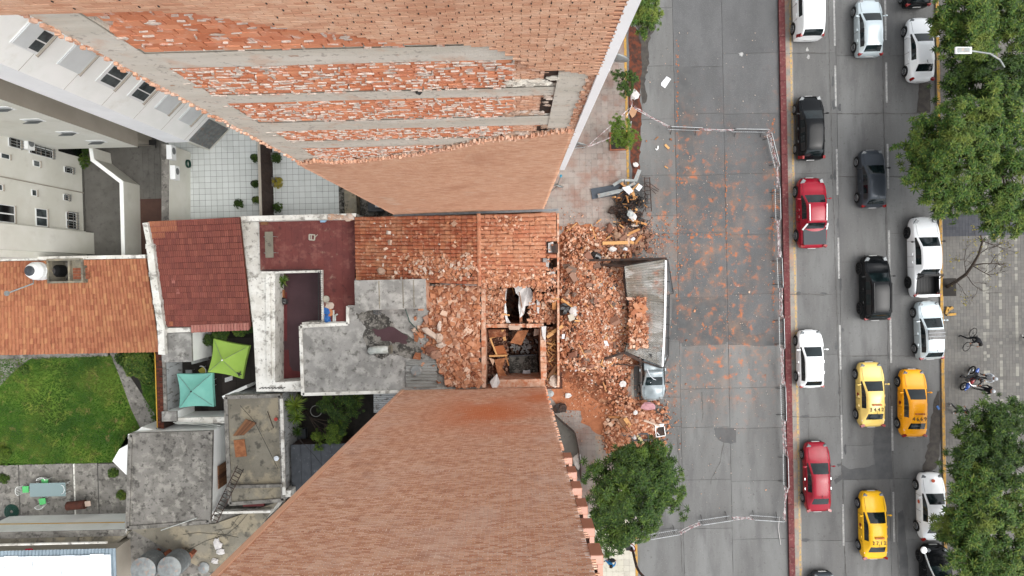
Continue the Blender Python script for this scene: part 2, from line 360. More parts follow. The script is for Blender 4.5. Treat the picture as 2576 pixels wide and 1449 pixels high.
mk('chrome', 'c9ccce', rough=.2, metal=.9)
mk('lamp_clear', '7f8587', rough=.2, spec=.6)
mk('lamp_red', '8e1210', rough=.2, spec=.6)
mk('plate', 'cfd0cf', rough=.5)
mk('black_paint_text', '26241c', rough=.6)
mk('plastic_black', '232425', rough=.6)
mk('umbrella_green', 'a4c85c', '9cc054', sc=1, rough=.9)
mk('umbrella_teal', '84c8ba', '78bcae', sc=1, rough=.9)
mk('white_cloth', 'dcd9d6', 'c9c6c4', sc=3, rough=.9)
mk('paper', 'e6e8ee', rough=.9)
mk('black_bag', '141416', rough=.35, spec=.6)
mk('navy_panel', '343d47', '3d4651', sc=2, rough=.5)
mk('orange_sheet', 'd08a5c', rough=.8)
mk('bark', '4a3f35', '38302a', sc=6, bump=.6)
mk('salmon_paint', 'c0846a', 'b87c62', sc=1.5)
mk('salmon_light', 'd0a494', 'c89c8a', sc=1.5)
mk('pipe_white', 'd0d4d0', 'b4bab2', sc=4, rough=.5)
mk('tank_grey', '7e8486', '6e7476', sc=1.5, rough=.6, stains=(('a9adab', 2, .6, .7, .5),))
mk('brick_support', '9c5f45', '824b36', sc=3, bump=.4)
mk('green_cushion', '62c878', rough=.8)
mk('glass_table', '97aeb0', rough=.15, spec=.6, alpha=.75)
mk('rust', '5c3022', '4a2a20', sc=4, rough=.8)
mk('green_hose', '17463a', rough=.5)
mk('blue_plastic', '2f6cb4', rough=.5)
mk('yellow_pipe', 'd2a43a', rough=.6)
mk('fence_steel', 'c4c8ca', 'a8adaf', sc=6, rough=.45, metal=.3)
mk('skin', 'a8755a', rough=.6); mk('hair', '16120f', rough=.7)
def leafmat(k, pal, st):
    m = mk(k, pal[0], None, pal=pal, rough=.6, spec=.3, stains=st)
    return m
leafmat('leaf_bright', ['3a5a10', '61801e', '4e7016', '7d9428', '344e10'], (('979c34', .5, .58, .75, .5),))
leafmat('leaf_mid', ['2a4a12', '49701e', '3a6018', '6b882c', '224010', '88983a'], (('8f9c40', .6, .56, .72, .6),))
leafmat('leaf_dark', ['223c0e', '375a16', '2a4a10', '4e6e1e', '1d340c', '668026'], (('688428', .7, .58, .72, .6),))
leafmat('leaf_yellow', ['b8a838', 'c8b848', '8e9434'], ())
# ================================================================ GROUND AND STREET
g = struct(MB().box(-120, -90, -.3, 120, 90, -.06).build('ground', M['ground']))
xa = lambda u, v=724: P(u, v, 0).x
XK = P(1588, 700, 0).x            # left kerb (street side)
XM0 = P(1970, 700, 0).x; XM1 = P(1984, 700, 0).x    # median kerb
XR = P(2362, 700, 0).x            # right kerb (street side)
YT, YB = 26.0, -27.0
# road base and slabs
road = struct(MB().box(XK, YT + 60, -.058, XM0, YB - 60, -.03).box(XM1, YT + 60, -.058, XR, YB - 60, -.03).build('road', M['joint']))
def slab(x0, x1, y0, y1, m):
    mb = MB(); z = random.uniform(-.002, .0015); e = .008
    n = max(2, int(abs(y1 - y0) / .35)); k = max(2, int(abs(x1 - x0) / .35))
    # wavy worn edges
    pts = []
    def j(): return random.uniform(-.006, .012)
    for i in range(k): pts.append((x0 + e + (x1 - x0 - 2 * e) * i / k, y0 + e + j()))
    for i in range(n): pts.append((x1 - e - j(), y0 + e + (y1 - y0 - 2 * e) * i / n))
    for i in range(k): pts.append((x1 - e - (x1 - x0 - 2 * e) * i / k, y1 - e - j()))
    for i in range(n): pts.append((x0 + e + j(), y1 - e - (y1 - y0 - 2 * e) * i / n))
    mb.prism(pts, -.03, z); return mb.build('road_slab', m, road)
yv = lambda v, u=2100: P(u, v, 0).y
# right carriageway: gutter strip, three lanes
XG = P(2009, 700, 0).x
L1 = P(2113, 700, 0).x; L2_ = P(2230, 700, 0).x
cuts = [-14, 133, 285, 440, 656, 740, 895, 1049, 1206, 1361, 1470]
def lane(x0, x1, cs, ms, u):
    ys = [YT + 50] + [yv(c, u) for c in cs] + [YB - 50]
    for i in range(len(ys) - 1):
        slab(x0, x1, ys[i + 1], ys[i], ms[i % len(ms)])
CR = M['concrete_road']; AS = M['asphalt']
lane(XM1, L1, [-14, 134, 287, 436, 741, 893, 1049, 1200, 1361, 1480], [CR], 2050)
lane(L1, L2_, [-10, 139, 285, 443, 658, 895, 1120, 1206, 1361, 1500], [CR], 2170)
lane(L2_, XR, [-10, 139, 285, 443, 586, 740, 895, 1049, 1203, 1358, 1500], [CR], 2300)
# left carriageway
A1 = P(1706, 700, 0).x; A2 = P(1829, 700, 0).x
lane(XK, A1, [20, 166, 300, 441, 543, 588, 753, 860, 1000, 1074, 1204, 1330, 1480], [CR, CR, CR, CR, CR, CR, CR, CR, CR, CR, CR, CR, CR], 1650)
lane(A1, A2, [-30, 168, 286, 441, 586, 748, 862, 978, 1075, 1207, 1330, 1480], [AS, AS, AS, AS, AS, AS, AS, CR, CR, CR, CR, CR], 1760)
lane(A2, XM0, [-30, 134, 286, 437, 590, 740, 866, 975, 1077, 1210, 1356, 1480], [AS, AS, AS, AS, AS, AS, AS, CR, CR, CR, CR, CR], 1890)
# asphalt patches and stains: thin sheets 4 mm over the slabs
def sheet(name, pts, m, z=.006, jit=0.0, sub=6, par=road, h=.003):
    q = []
    n = len(pts)
    for i in range(n):
        a = P(*pts[i]); b = P(*pts[(i + 1) % n])
        for k in range(sub):
            p = a.lerp(b, k / sub)
            q.append((p.x + random.uniform(-jit, jit), p.y + random.uniform(-jit, jit)))
    return MB().prism(q, z - h, z).build(name, m, par)
sheet('asphalt_patch', [(1796, 1076), (1852, 1077), (1852, 1112), (1838, 1117), (1812, 1110), (1800, 1098)], M['patch'], jit=.03)
sheet('asphalt_patch', [(1692, 752), (1826, 750), (1828, 866), (1716, 872), (1716, 858), (1686, 856)], M['patch'], jit=.02)
sheet('asphalt_patch', [(1832, 806), (1880, 808), (1888, 842), (1930, 838), (1952, 846), (1955, 870), (1900, 872), (1833, 858)], M['patch'], z=.007, jit=.05)
sheet('asphalt_patch', [(2201, 1075), (2240, 1075), (2246, 1205), (2118, 1206), (2102, 1217), (2098, 1208), (2116, 1194), (2117, 1168), (2136, 1180), (2180, 1176), (2200, 1168), (2197, 1110)], M['patch'], jit=.03)
sheet('asphalt_patch', [(2258, 1290), (2272, 1282), (2282, 1380), (2286, 1449), (2262, 1449), (2262, 1400)], M['patch'], jit=.04)
sheet('asphalt_patch', [(1705, 168), (1737, 168), (1745, 440), (1710, 440)], M['patch'], z=.007, jit=.01)
for (u, v, w, h_) in [(2098, 262, 8, 16), (2112, 1170, 10, 5), (2072, 738, 12, 4), (2025, 1047, 16, 4), (2025, 1358, 16, 6), (2092, 445, 5, 10), (2104, 870, 5, 14), (2112, 985, 4, 18), (2120, 830, 4, 9), (2112, 270, 6, 14), (2205, 286, 12, 3), (2010, 738, 10, 6), (2072, 1200, 10, 6), (2100, 440, 5, 18), (2236, 893, 5, 12), (2095, 205, 4, 20), (2108, 560, 4, 16), (2115, 715, 4, 20), (2126, 1130, 4, 16), (2185, 138, 14, 4)]:
    k = random.randint(7, 9)
    sheet('tar_blotch', [(u + w * random.uniform(.5, 1) * math.cos(6.28 * i / k), v + h_ * random.uniform(.5, 1) * math.sin(6.28 * i / k)) for i in range(k)], M['patch'], z=.0095, jit=.03, sub=2)
# sealed wandering cracks along the joints
for pts in [[(2084, -5), (2086, 130), (2090, 260), (2094, 440), (2098, 560), (2104, 740), (2108, 880), (2114, 1050), (2118, 1200), (2124, 1370), (2130, 1460)], [(2218, 0), (2221, 140), (2222, 285), (2228, 440), (2232, 660), (2238, 900), (2242, 1050), (2248, 1206), (2256, 1361), (2262, 1460)],
            [(1988, 741), (2020, 739), (2060, 742), (2104, 741)], [(2088, 285), (2150, 287), (2222, 285), (2290, 286), (2350, 284)], [(2094, 443), (2150, 445), (2226, 444), (2300, 446)], [(1990, 1049), (2050, 1050), (2112, 1048)], [(2106, 895), (2170, 897), (2236, 894), (2300, 896)], [(1975, 134), (2040, 133), (2088, 136)],
            [(1822, 1110), (1812, 1160), (1790, 1205), (1786, 1230)], [(1705, 1080), (1712, 1300), (1716, 1449)], [(2035, 1055), (2034, 1100), (2040, 1120)], [(1765, 985), (1768, 1040), (1764, 1075)], [(1703, 1101), (1705, 1130), (1702, 1145)]]:
    q = []
    for i in range(len(pts) - 1):
        a = P(*pts[i], .009); b = P(*pts[i + 1], .009); n = max(2, int((b - a).length / .25))
        for k in range(n):
            p = a.lerp(b, k / n); q.append((p.x + random.uniform(-.03, .03), p.y + random.uniform(-.03, .03)))
    mb = MB()
    for i in range(len(q) - 1):
        (x0, y0), (x1, y1) = q[i], q[i + 1]; d = Vector((x1 - x0, y1 - y0)); L = d.length or 1; nx, ny = -d.y / L, d.x / L; w = random.uniform(.008, .03)
        mb.add([(x0 + nx * w, y0 + ny * w, .0105), (x0 - nx * w, y0 - ny * w, .0105), (x1 - nx * w, y1 - ny * w, .0105), (x1 + nx * w, y1 + ny * w, .0105)], [(0, 1, 2, 3)])
    mb.build('sealed_crack', M['joint'], road)
sheet('wet_stain', [(1580, 60), (1598, 70), (1620, 110), (1622, 160), (1616, 200), (1610, 240), (1616, 290), (1612, 350), (1608, 400), (1610, 440), (1590, 455), (1584, 300)], M['wet_stain'], jit=.08, z=.010)
sheet('wet_stain', [(1598, 55), (1650, 50), (1648, 66), (1630, 110), (1632, 160), (1624, 200), (1626, 255), (1616, 262), (1612, 200), (1614, 120)], M['wet_dark'], jit=.1, z=.0135)
sheet('wet_stain', [(2356, 985), (2366, 985), (2366, 1150), (2352, 1180), (2330, 1190), (2322, 1180), (2334, 1120), (2340, 1060)], M['wet_dark'], jit=.1, z=.010)
sheet('wet_stain', [(2312, 208), (2340, 208), (2340, 284), (2306, 284), (2310, 250)], M['wet_dark'], jit=.03, z=.010)
# lane markings
def strip(name, x, w, y0, y1, m, z=.006):
    return MB().box(x - w / 2, y0, z - .003, x + w / 2, y1, z).build(name, m, road)
for u, vs in ((2106, [(-40, 115), (165, 268), (375, 490), (598, 701), (818, 930), (1044, 1154), (1269, 1373)]), (2229, [(-60, 101), (157, 258), (362, 475), (580, 693), (801, 913), (1022, 1134), (1238, 1364)])):
    x = P(u if u < 2200 else 2238, 700, 0).x + (.12 if u < 2200 else 0)
    for a, b in vs: strip('lane_dash', x, .13, yv(b, u), yv(a, u), M['white_line'], .0125)
MB().box(XM1 + .001, YB - 50, .003, XG - .12, YT + 50, .006).build('gutter_strip', M['gutter'], road)
strip('yellow_edge_line', P(2000, 700, 0).x, .13, YB - 50, YT + 50, M['yellow_line'], .010)
# median kerb blocks
med = struct(MB().box(XM0, YB - 60, -.058, XM1, YT + 60, .12).build('median', M['red_kerb']))
y = YB - 4; ms = []
while y < YT + 4:
    ms.append(TRS(((XM0 + XM1) / 2, y + .5, .155), (XM1 - XM0 + .02, .975, .07))); y += 1.0
pieces('kerb_block', ms, M['red_kerb'], med)
# left pavement: kerb + tiles
XF = P(1410, 700, 0).x
pav = struct(MB().box(-8, YB - 60, -.058, XK - .18, YT + 60, .105).build('left_pavement', M['joint']))
kb = struct(MB().box(XK - .178, YB - 60, -.057, XK - .002, YT + 60, .13).build('left_kerb', M['gutter']))
for a, b in ((-30, 437), (437, 470), (620, 650), (1322, 1470)):
    n = max(1, int((yv(a, 1585) - yv(b, 1585)) / 1.0)); ya = yv(a, 1585); yb = yv(b, 1585)
    for i in range(n):
        MB().box(XK - .172, ya + (yb - ya) * i / n - .006, .131, XK - .006, ya + (yb - ya) * (i + 1) / n + .006, .142 + random.uniform(-.002, .002)).build('painted_kerb_block', M['yellow_kerb'], kb)
tl, tl2 = [], []
s = .4; x = XK - .18 - s / 2
def inpave(x, y):
    return 1.9 < x < XK - .18
while x > 1.5:
    y = YB - 2
    while y < YT + 3:
        Mx = TRS((x, y, .12 + random.uniform(-.002, .003)), (s - .008, s - .008, .03))
        (tl2 if y < P(1550, 1285, .1).y else tl).append((Mx, abs(y)))
        y += s
    x -= s
tl.sort(key=lambda t: -t[0].translation.y); pieces('paving_tile', [t[0] for t in tl], M['pave_left'], pav, plural='paving_tiles')
pieces('paving_tile', [t[0] for t in tl2], M['pave_light'], pav, limit=120, plural='paving_tiles')
# utility covers
for i, v in enumerate((1070, 1096, 1122, 1146)):
    x0, y0, x1, y1 = rect(1498, v, 1519, v + 23, .14)
    MB().box(x0, y0, .136, x1, y1, .145).cyl(((x0 + x1) / 2, (y0 + y1) / 2, .145), .03, .004, 8, 1).build('utility_cover', [M['gutter'], M['black_metal']], pav)
# right plaza
plz = struct(MB().box(XR + .25, YB - 60, -.058, XR + 70, YT + 60, .09).build('right_pavement', M['joint']))
kr = struct(MB().box(XR + .002, YB - 60, -.057, XR + .248, YT + 60, .105).build('right_kerb', M['gutter']))
y = YB - 2
while y < YT + 3:
    MB().box(XR + .006, y + .008, .106, XR + .2, y + .99, .118 + random.uniform(-.003, .002)).build('painted_kerb_block', M['yellow_kerb'], kr); y += 1.0
A, B, C_ = [], [], []
x = XR + .25 + .11
yd0, yd1 = P(2450, 597, .1).y, P(2450, 540, .1).y
while x < P(2620, 700, 0).x:
    y = YB - 2
    while y < YT + 3:
        Mx = TRS((x, y, .10 + random.uniform(-.002, .002)), (.211, .211, .03))
        u_ = 1297 + x / 47 * F
        if yd0 < y < yd1: C_.append(Mx)
        elif (abs(u_ - 2472) < 8 and random.random() < .5) or (abs(u_ - 2506) < 4 and random.random() < .75) or (abs(u_ - 2548) < 7 and random.random() < .6): B.append(Mx)
        else: A.append(Mx)
        y += .22
    x += .22
inner = lambda L: sorted(L, key=lambda m: abs(m.translation.y + 3) + random.random() * .01)
pieces('plaza_tile', inner(A), M['plaza'], plz, plural='plaza_tiles')
pieces('plaza_tile', inner(B), M['plaza_light'], plz, limit=150, plural='plaza_tiles')
pieces('plaza_tile', inner(C_), M['plaza_dark'], plz, limit=150, plural='plaza_tiles')

# ================================================================ brick wall maker
def brick_courses(Y, s, poly, bl, bh, gap, proud, jitter=.006, skip=0, x0=None, header=None, gz=None):
    """matrices of bricks of a wall face in plane Y, facing s (+1/-1), inside polygon (x,z)"""
    xs = [p[0] for p in poly]; zs = [p[1] for p in poly]; out = []
    z = min(zs); r = 0
    while z < max(zs):
        if header and r % header == header - 1: L, hh = bl * .45, bh * 1.3
        else: L, hh = bl, bh
        x = (x0 if x0 is not None else min(xs)) - (L * .5 if r % 2 else 0) - random.uniform(0, .03)
        while x < max(xs):
            cx, cz = x + L / 2, z + hh / 2
            if inpoly(cx, cz, poly) and random.random() > skip:
                pr = proud + random.uniform(-jitter, jitter)
                out.append((cz, TRS((cx, Y + s * pr / 2, cz), (L - gap * random.uniform(.7, 1.3), pr + .02, hh - (gz or gap) * random.uniform(.7, 1.2)))))
            x += L
        z += hh; r += 1
    out.sort(key=lambda t: -t[0]); return [m for _, m in out]

# ================================================================ UPPER BRICK TOWER (north of the house)
YU = P(1100, 537, 5.0).y          # face of the skin
YFm = YU + .13                    # face of the concrete frame
XUL = WY(764, 413, YFm)[0]; XUR = WY(1365, 531, YU)[0]
tow = thing('brick_tower', 'tall tower whose peeled brick skin bares concrete beams and hollow bricks', 'building', (XUL, YU, 0))
ZT = 42.0
MB().box(XUL + .04, YFm + .12, 0, XUR - .02, YU + 14, ZT).build('core_wall', M['mortar_white'], tow)
fr = lambda pts: [WY(u, v, YFm) for u, v in pts]
sk = lambda pts: [WY(u, v, YU) for u, v in pts]
# outline of the peeled area
peel_top = [(60, 35), (180, 33), (400, 28), (560, 42), (640, 57), (760, 80), (850, 86), (915, 98), (1000, 110), (1145, 112), (1230, 118), (1290, 140), (1340, 172), (1385, 178), (1398, 177), (1470, 189)]
peel_bot = [(1427, 331), (1365, 341), (1288, 352), (1277, 350), (1200, 361), (1110, 380), (1040, 392), (977, 400), (900, 408), (844, 411), (790, 408), (767, 414)]
top_poly = sk([(60, 35), (-40, 35), (-90, -60)]) ; zt = ZT
tp = sk(peel_top)
def zt_at(x):
    for (a, za), (b, zb) in zip(tp, tp[1:]):
        if a <= x <= b: return za + (zb - za) * (x - a) / (b - a)
    return tp[0][1] if x < tp[0][0] else tp[-1][1]
bt = sk(peel_bot)[::-1]
def zb_at(x):
    for (a, za), (b, zb) in zip(bt, bt[1:]):
        if a <= x <= b: return za + (zb - za) * (x - a) / (b - a)
    return bt[0][1] if x < bt[0][0] else bt[-1][1]
XSK0 = XUL - .35
polyA = [(XSK0, ZT), (XSK0, tp[0][1])] + tp + [(XUR, tp[-1][1]), (XUR, ZT)]
polyB = [(XUL, 0), (XUL, bt[0][1])] + bt[1:] + [(XUR, bt[-1][1]), (XUR, 0)]
def wall_slab(poly, y0, y1):
    mb = MB(); n = len(poly); vs = [(x, y0, z) for x, z in poly] + [(x, y1, z) for x, z in poly]
    return mb.add(vs, [tuple(range(n)), tuple(range(2 * n - 1, n - 1, -1))] + [(i, n + i, n + (i + 1) % n, (i + 1) % n) for i in range(n)])
wall_slab(polyA, YU + .02, YFm + .10).build('brick_skin_backing', M['skin_mortar'], tow)
wall_slab(polyB, YU + .02, YFm + .10).build('brick_skin_backing', M['skin_mortar'], tow)
bm = brick_courses(YU + .02, -1, [(x, z) for x, z in polyA], .29, .088, .011, .012, .0025, skip=.003, gz=.017)
# weep holes: dark gaps where a brick end is missing
pieces('brick', bm, M['skin_brick'], tow, plural='upper_bricks')
bm = brick_courses(YU + .02, -1, polyB, .26, .075, .008, .009, .002, gz=.009)
pieces('brick', bm, M['skin_brick'], tow, limit=150, plural='lower_bricks')
holes = []
z = tp[-1][1]
r = 0
while z < ZT - 1:
    x = XUL + (.15 if r % 2 else 0)
    while x < XUR - .1:
        if z > zt_at(x) + .1 and (x > -3 or random.random() < .35): holes.append(TRS((x + random.uniform(-.02, .02), YU - .008, z), (.017, .014, .045)))
        x += .31
    z += .265; r += 1
pieces('weep_hole', holes, M['black_metal'], tow, limit=100, plural='weep_holes')
# raised side returns of the skin (thickness seen along torn edges)
# concrete frame: left column, beams, right column
def fbox(x0, z0, x1, z1, y0=None, name='concrete_beam', m='frame_concrete', par=tow):
    y0 = YFm if y0 is None else y0
    mb = MB(); nx = max(2, int(abs(x1 - x0) / .25)); nz_ = max(2, int(abs(z1 - z0) / .12))
    f = lambda a, b: (x0 + (x1 - x0) * a, y0 + noise.noise(Vector((x0 + (x1 - x0) * a * 1.0, 3, (z0 + (z1 - z0) * b) * 2))) * .012, z0 + (z1 - z0) * b)
    mb.grid(f, nx, nz_)
    mb.box(x0, y0 + .03, z0, x1, YFm + .5, z1)
    return mb.build(name, M[m], par)
XC0 = XUL + .03; XC1 = WY(180, 33, YFm)[0] - .05; XC1b = WY(740, 355, YFm)[0]
XR0 = WY(1391, 250, YFm)[0]
zb0 = WY(1000, 402, YFm)[1]
# the left column is one wide shaft
colp = fr([(60, 35), (180, 33), (425, 172), (585, 268), (740, 355), (800, 402), (767, 414)])
cz0, cz1 = WY(780, 408, YFm)[1], tp[0][1] + .02
fbox(XUL + .03, cz0, WY(425, 172, YFm)[0], cz1, name='concrete_column')
zbeams = [(117, 156), (229, 250), (300, 322), (350, 368)]
for i, (a, b) in enumerate(zbeams):
    za = WY(977, a, YFm)[1]; zb = WY(977, b, YFm)[1]
    xr = XUR - .03
    fbox(WY(425, 172, YFm)[0] + .002, zb, xr, za, y0=YFm - .015 * (i + 1) % .03)
# right column (reaches from under the skin to its torn edge)
fbox(XR0, bt[-1][1] - .0, XUR - .02, WY(1400, 176, YFm)[1], y0=YFm - .03, name='concrete_column')
# hollow brick infill panels between beams
zs_ = [WY(977, 57, YFm)[1]] + [0]
bands = [(None, 117), (156, 229), (250, 300), (322, 350), (368, 400)]
hb = []
xL = WY(425, 172, YFm)[0]
for a, b in bands:
    zlo = WY(977, b, YFm)[1]; zhi = (WY(977, a, YFm)[1] if a else tp[2][1] + .3)
    z = zlo; r = 0
    while z < zhi - .05:
        x = xL - (.17 if r % 2 else 0) + random.uniform(-.03, .03)
        h = .19 if a else .21; L = .36
        while x < XUR:
            cx = x + L / 2; cz = z + h / 2
            okk = xL < cx < (WY(1275, 190, YFm)[0] if a else 20) and zb_at(cx) + .05 < cz < zt_at(cx) + .1
            if okk and random.random() > .02:
                mh = (.05 if a else .016) * random.uniform(.5, 1.4)
                hb.append((cz, TRS((cx, YFm + .06 + random.uniform(-.008, .006), cz), (L - random.uniform(.015, .05), .1, h - mh - (.012 if a else 0)), Matrix.Rotation(random.uniform(-.03, .03), 3, 'Y'))))
            x += L
        z += h; r += 1
hb.sort(key=lambda t: -t[0]); pieces('hollow_brick', [m for _, m in hb], M['hollow_brick'], tow, plural='hollow_bricks')
# mortar lumps squeezed out of the joints
lump = MB()
zfirst = WY(977, 120, YFm)[1]
for _, m in hb:
    c = m.translation; up = c.z > zfirst
    for k in range(4):
        if random.random() < (.10 if up else .36):
            w = random.uniform(.08, .2); lump.obox((c.x + (k - 1.5) * .09 + random.uniform(-.02, .02), YFm + .005 - random.uniform(0, .02), c.z - (.105 if up else .095) + random.uniform(-.012, .012)), (w, random.uniform(.02, .04), random.uniform(.012, .034)), Matrix.Rotation(random.uniform(-.15, .15), 3, 'Y'))
    if random.random() < (.12 if up else .38): lump.obox((c.x + .18, YFm + .002, c.z + random.uniform(-.03, .03)), (random.uniform(.015, .05), random.uniform(.03, .06), random.uniform(.1, .19)), Matrix.Rotation(random.uniform(-.3, .3), 3, 'Y'))
    if random.random() < .12: lump.blob((c.x, YFm + .0, c.z), random.uniform(.03, .08), 6, 4, .4, (1.8, .3, .8))
stuff(lump.build('mortar_lumps', M['mortar_white'], tow))
# infill on the right, next to the column: set back, broken and dark (three bays)
x0 = WY(1277, 190, YFm)[0]
for a, b in ((150, 212), (243, 288), (316, 338)):
    za, zb = WY(1330, a, YFm)[1], WY(1330, b, YFm)[1]
    pl = [(x0, zb), (XR0, zb), (XR0, za), (x0, za)]
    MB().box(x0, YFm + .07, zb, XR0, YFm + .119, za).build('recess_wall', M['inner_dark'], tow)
    ms = brick_courses(YFm + .07, -1, pl, .2, .065, .02, .03, .012, skip=.08)
    pieces('brick', ms, M['skin_lower'], tow, limit=30, plural='recess_bricks')
    mb = MB()
    for k in range(26):
        f = random.random(); mb.blob((x0 + (XR0 - x0) * f, YFm + .0, zb + random.uniform(0, .3) + (f > .8) * random.uniform(0, za - zb)), random.uniform(.05, .13), 6, 4, .5, (1.5, .6, .8))
    stuff(mb.build('broken_edge', M['plaster_chunk'] if a > 160 else M['frame_concrete'], tow))
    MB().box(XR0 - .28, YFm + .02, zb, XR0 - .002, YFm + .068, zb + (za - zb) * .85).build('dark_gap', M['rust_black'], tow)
# torn brick edge along the bottom and left of the peeled area
tm = []
for i in range(230):
    x = XUL + (XUR - XUL) * i / 230 + random.uniform(-.03, .03); z = zb_at(x)
    if 0 < i: tm.append(TRS((x, YU + random.uniform(.0, .08), z + random.uniform(-.03, .08)), (random.uniform(.03, .09), random.uniform(.08, .13), random.uniform(.05, .16)), Euler((random.uniform(-.3, .3), random.uniform(-.5, .5), random.uniform(-.3, .3))).to_matrix()))
for i in range(160):
    z = cz0 + (cz1 - cz0) * i / 160; tm.append(TRS((XUL + .02 + random.uniform(-.05, .03), YFm - random.uniform(-.04, .06), z), (.05 + random.random() * .04, .06, random.uniform(.04, .1)), Euler((0, random.uniform(-.4, .4), 0)).to_matrix()))
for i in range(60):
    z = bt[-1][1] + (tp[-1][1] - bt[-1][1]) * i / 60; tm.append(TRS((XUR - .03 + random.uniform(-.12, .02), YFm - .03, z), (.09 + random.random() * .07, .1, random.uniform(.05, .14)), Euler((0, random.uniform(-.4, .4), 0)).to_matrix()))
random.shuffle(tm)
pieces('broken_brick', tm, M['skin_lower'], tow, limit=200, plural='broken_bricks')
mb = MB()
for i in range(150):
    x = random.uniform(XUL, XUR); mb.blob((x, YFm - .02, zb_at(x) + random.uniform(.0, .12)), random.uniform(.03, .08), 6, 4, .5, (1.3, .7, .8))
stuff(mb.build('mortar_rubble_ledge', M['plaster_chunk'], tow))
# spall spots and rebar bits on the beams
mb = MB()
for u, v, w in ((545, 85, .17), (450, 72, .0), (1052, 230, .0), (740, 138, .12), (1000, 136, .05), (1345, 123, .0), (434, 213, .08)):
    if w: 
        x, z = WY(u, v, YFm); mb.blob((x, YFm - .02, z), w * .6, 8, 4, .4, (1.4, .12, .5))
mb.build('spall_patch', M['plaster_chunk'], tow)
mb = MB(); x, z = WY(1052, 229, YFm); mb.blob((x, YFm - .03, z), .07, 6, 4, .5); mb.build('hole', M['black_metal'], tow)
# white front cladding
MB().box(XUR + .001, YU + .0, WY(1404, 428, YU + .0)[1], XUR + .21, YU + 14, ZT).build('front_cladding', M['bright_white'], tow)
for k in range(5):      # windows of the street front
    z0 = 22 + k * 3.4
    MB().box(XUR + .211, YU + 2, z0, XUR + .25, YU + 5, z0 + 1.6).build('window', M['window_glass'], tow)
# lead flashing where the tower meets the tiled roof
MB().bar((XUL, YU - .08, 5.0), (XUR + .9, YU - .08, 6.2), .14, .05).build('flashing', M['grey_metal'], tow)
# ground floor front wing of tower behind pavement
MB().box(XUR - 3, YU + .3, 0, XUR - .001, YU + 14, 9).build('lower_front', M['beige_plaster'], tow)

# ================================================================ LOWER BRICK TOWER (south of the house)
YL = P(1200, 981, 5.0).y
XLL = WY(1005, 986, YL)[0]; XLR = WY(1494, 1430, YL)[0]
tw2 = thing('brick_tower', 'tall tower with an intact brown brick party wall and salmon balconies on its street corner', 'building', (XLL, YL, 0))
MB().box(XLL, YL - 12, 0, XLR, YL - .03, 40).build('core_wall', M['mortar_lower'], tw2)
bm = brick_courses(YL - .03, 1, [(XLL, 0), (XLR, 0), (XLR, 40), (XLL, 40)], .24, .074, .026, .006, .002, header=38, gz=.013)
bm = [m for m in bm if m.translation.z > 2.5]
pieces('brick', bm, M['skin_lower'], tw2, plural='bricks')
MB().box(XLL - .02, YL - .3, 0, XLL + .16, YL + .03, 40).build('corner_strip', M['skin_lower'], tw2)
for v in (1144, 1179, 1217, 1261, 1312, 1376):
    r_ = (v - 700) ; dep = -YL * F / r_ * 1.0; z0 = H - dep; hh = .75
    p = thing  # keep short
    b = MB().box(XLR + .001, YL - .22, z0, XLR + .31, YL + .02, z0 + hh, 0).box(XLR + .001, YL - .2, z0 + hh + .001, XLR + .295, YL + .01, z0 + hh + .02, 1)
    b.box(XLR + .17, YL - 2.2, z0, XLR + .295, YL - .22, z0 + hh, 1)
    bo = b.build('balcony', [M['salmon_paint'], M['salmon_light']], tw2)
    MB().box(XLR + .001, YL - 2.2, z0 - .1, XLR + .165, YL - .23, z0 + .04).build('balcony_floor', M['salmon_light'], bo)
    MB().box(XLR + .001, YL - 1.9, z0 + .1, XLR + .05, YL - .4, z0 + hh + .7).build('window', M['dark_glass'], tw2)
MB().box(XLL - .4, YL - .1, 0, XLL - .001, YL - 2, .3).build('plinth', M['old_concrete'], tw2)
# curved shop front wedge by the salmon corner
pts = pp([(1393, 1045), (1448, 1090), (1461, 1180), (1463, 1215), (1420, 1150)], .3)
tagm = MB().prism([(x, y) for x, y in pts], .14, .22).top('entrance_step', M['court_grey'], 'dark sloping entrance step curving out from the foot of the salmon-balconied tower', 'step')
mb = MB(); q = [P(1393, 1043, 1.0), P(1420, 1068, 1.0), P(1447, 1090, 1.0), P(1455, 1130, 1.0), P(1461, 1180, 1.0), P(1462, 1212, 1.0)]
for a, b in zip(q, q[1:]): mb.add([(a.x, a.y, .15), (b.x, b.y, .15), (b.x, b.y, 1.0), (a.x, a.y, 1.0)], [(0, 1, 2, 3)])
mb.tube(q, .035, 6); mb.top('entrance_screen', M['rust_black'], 'low dark curved screen around the entrance at the foot of the salmon-balconied tower', 'screen')

# ================================================================ WHITE TOWER (top left)
C0 = P(528, 379, 0); nd = Vector((1, -1, 0)).normalized(); dd = Vector((1, 1, 0)).normalized()
q0 = P(476, 358, 3.0)
wt = thing('white_tower', 'white rendered apartment tower with one column of shuttered windows on its slanting wall', 'building', tuple(C0))
e1 = C0 + dd * 6
WTW = (P(476, 358, 3.0).x - P(418, 358, 3.0).x)
cx_ = C0.x
MB().prism([(C0.x, C0.y), (e1.x, e1.y), (e1.x, e1.y + 20), (C0.x - WTW, C0.y + 20), (C0.x - WTW, C0.y)], 3.0, 44).build('wall', M['white_plaster'], wt)
MB().prism([(C0.x, C0.y + .001), (e1.x - .01, e1.y), (e1.x, e1.y + 20), (C0.x - WTW * .6, C0.y + 20), (C0.x - WTW * .6, C0.y + .3)], 0, 2.998).build('base_wall', M['beige_plaster'], wt)
MB().prism([(C0.x + .0, C0.y - .012), (C0.x - WTW, C0.y - .012), (C0.x - WTW, C0.y - .001), (C0.x, C0.y - .001)], 3.0, 44).build('corner_face', M['bright_white'], wt)
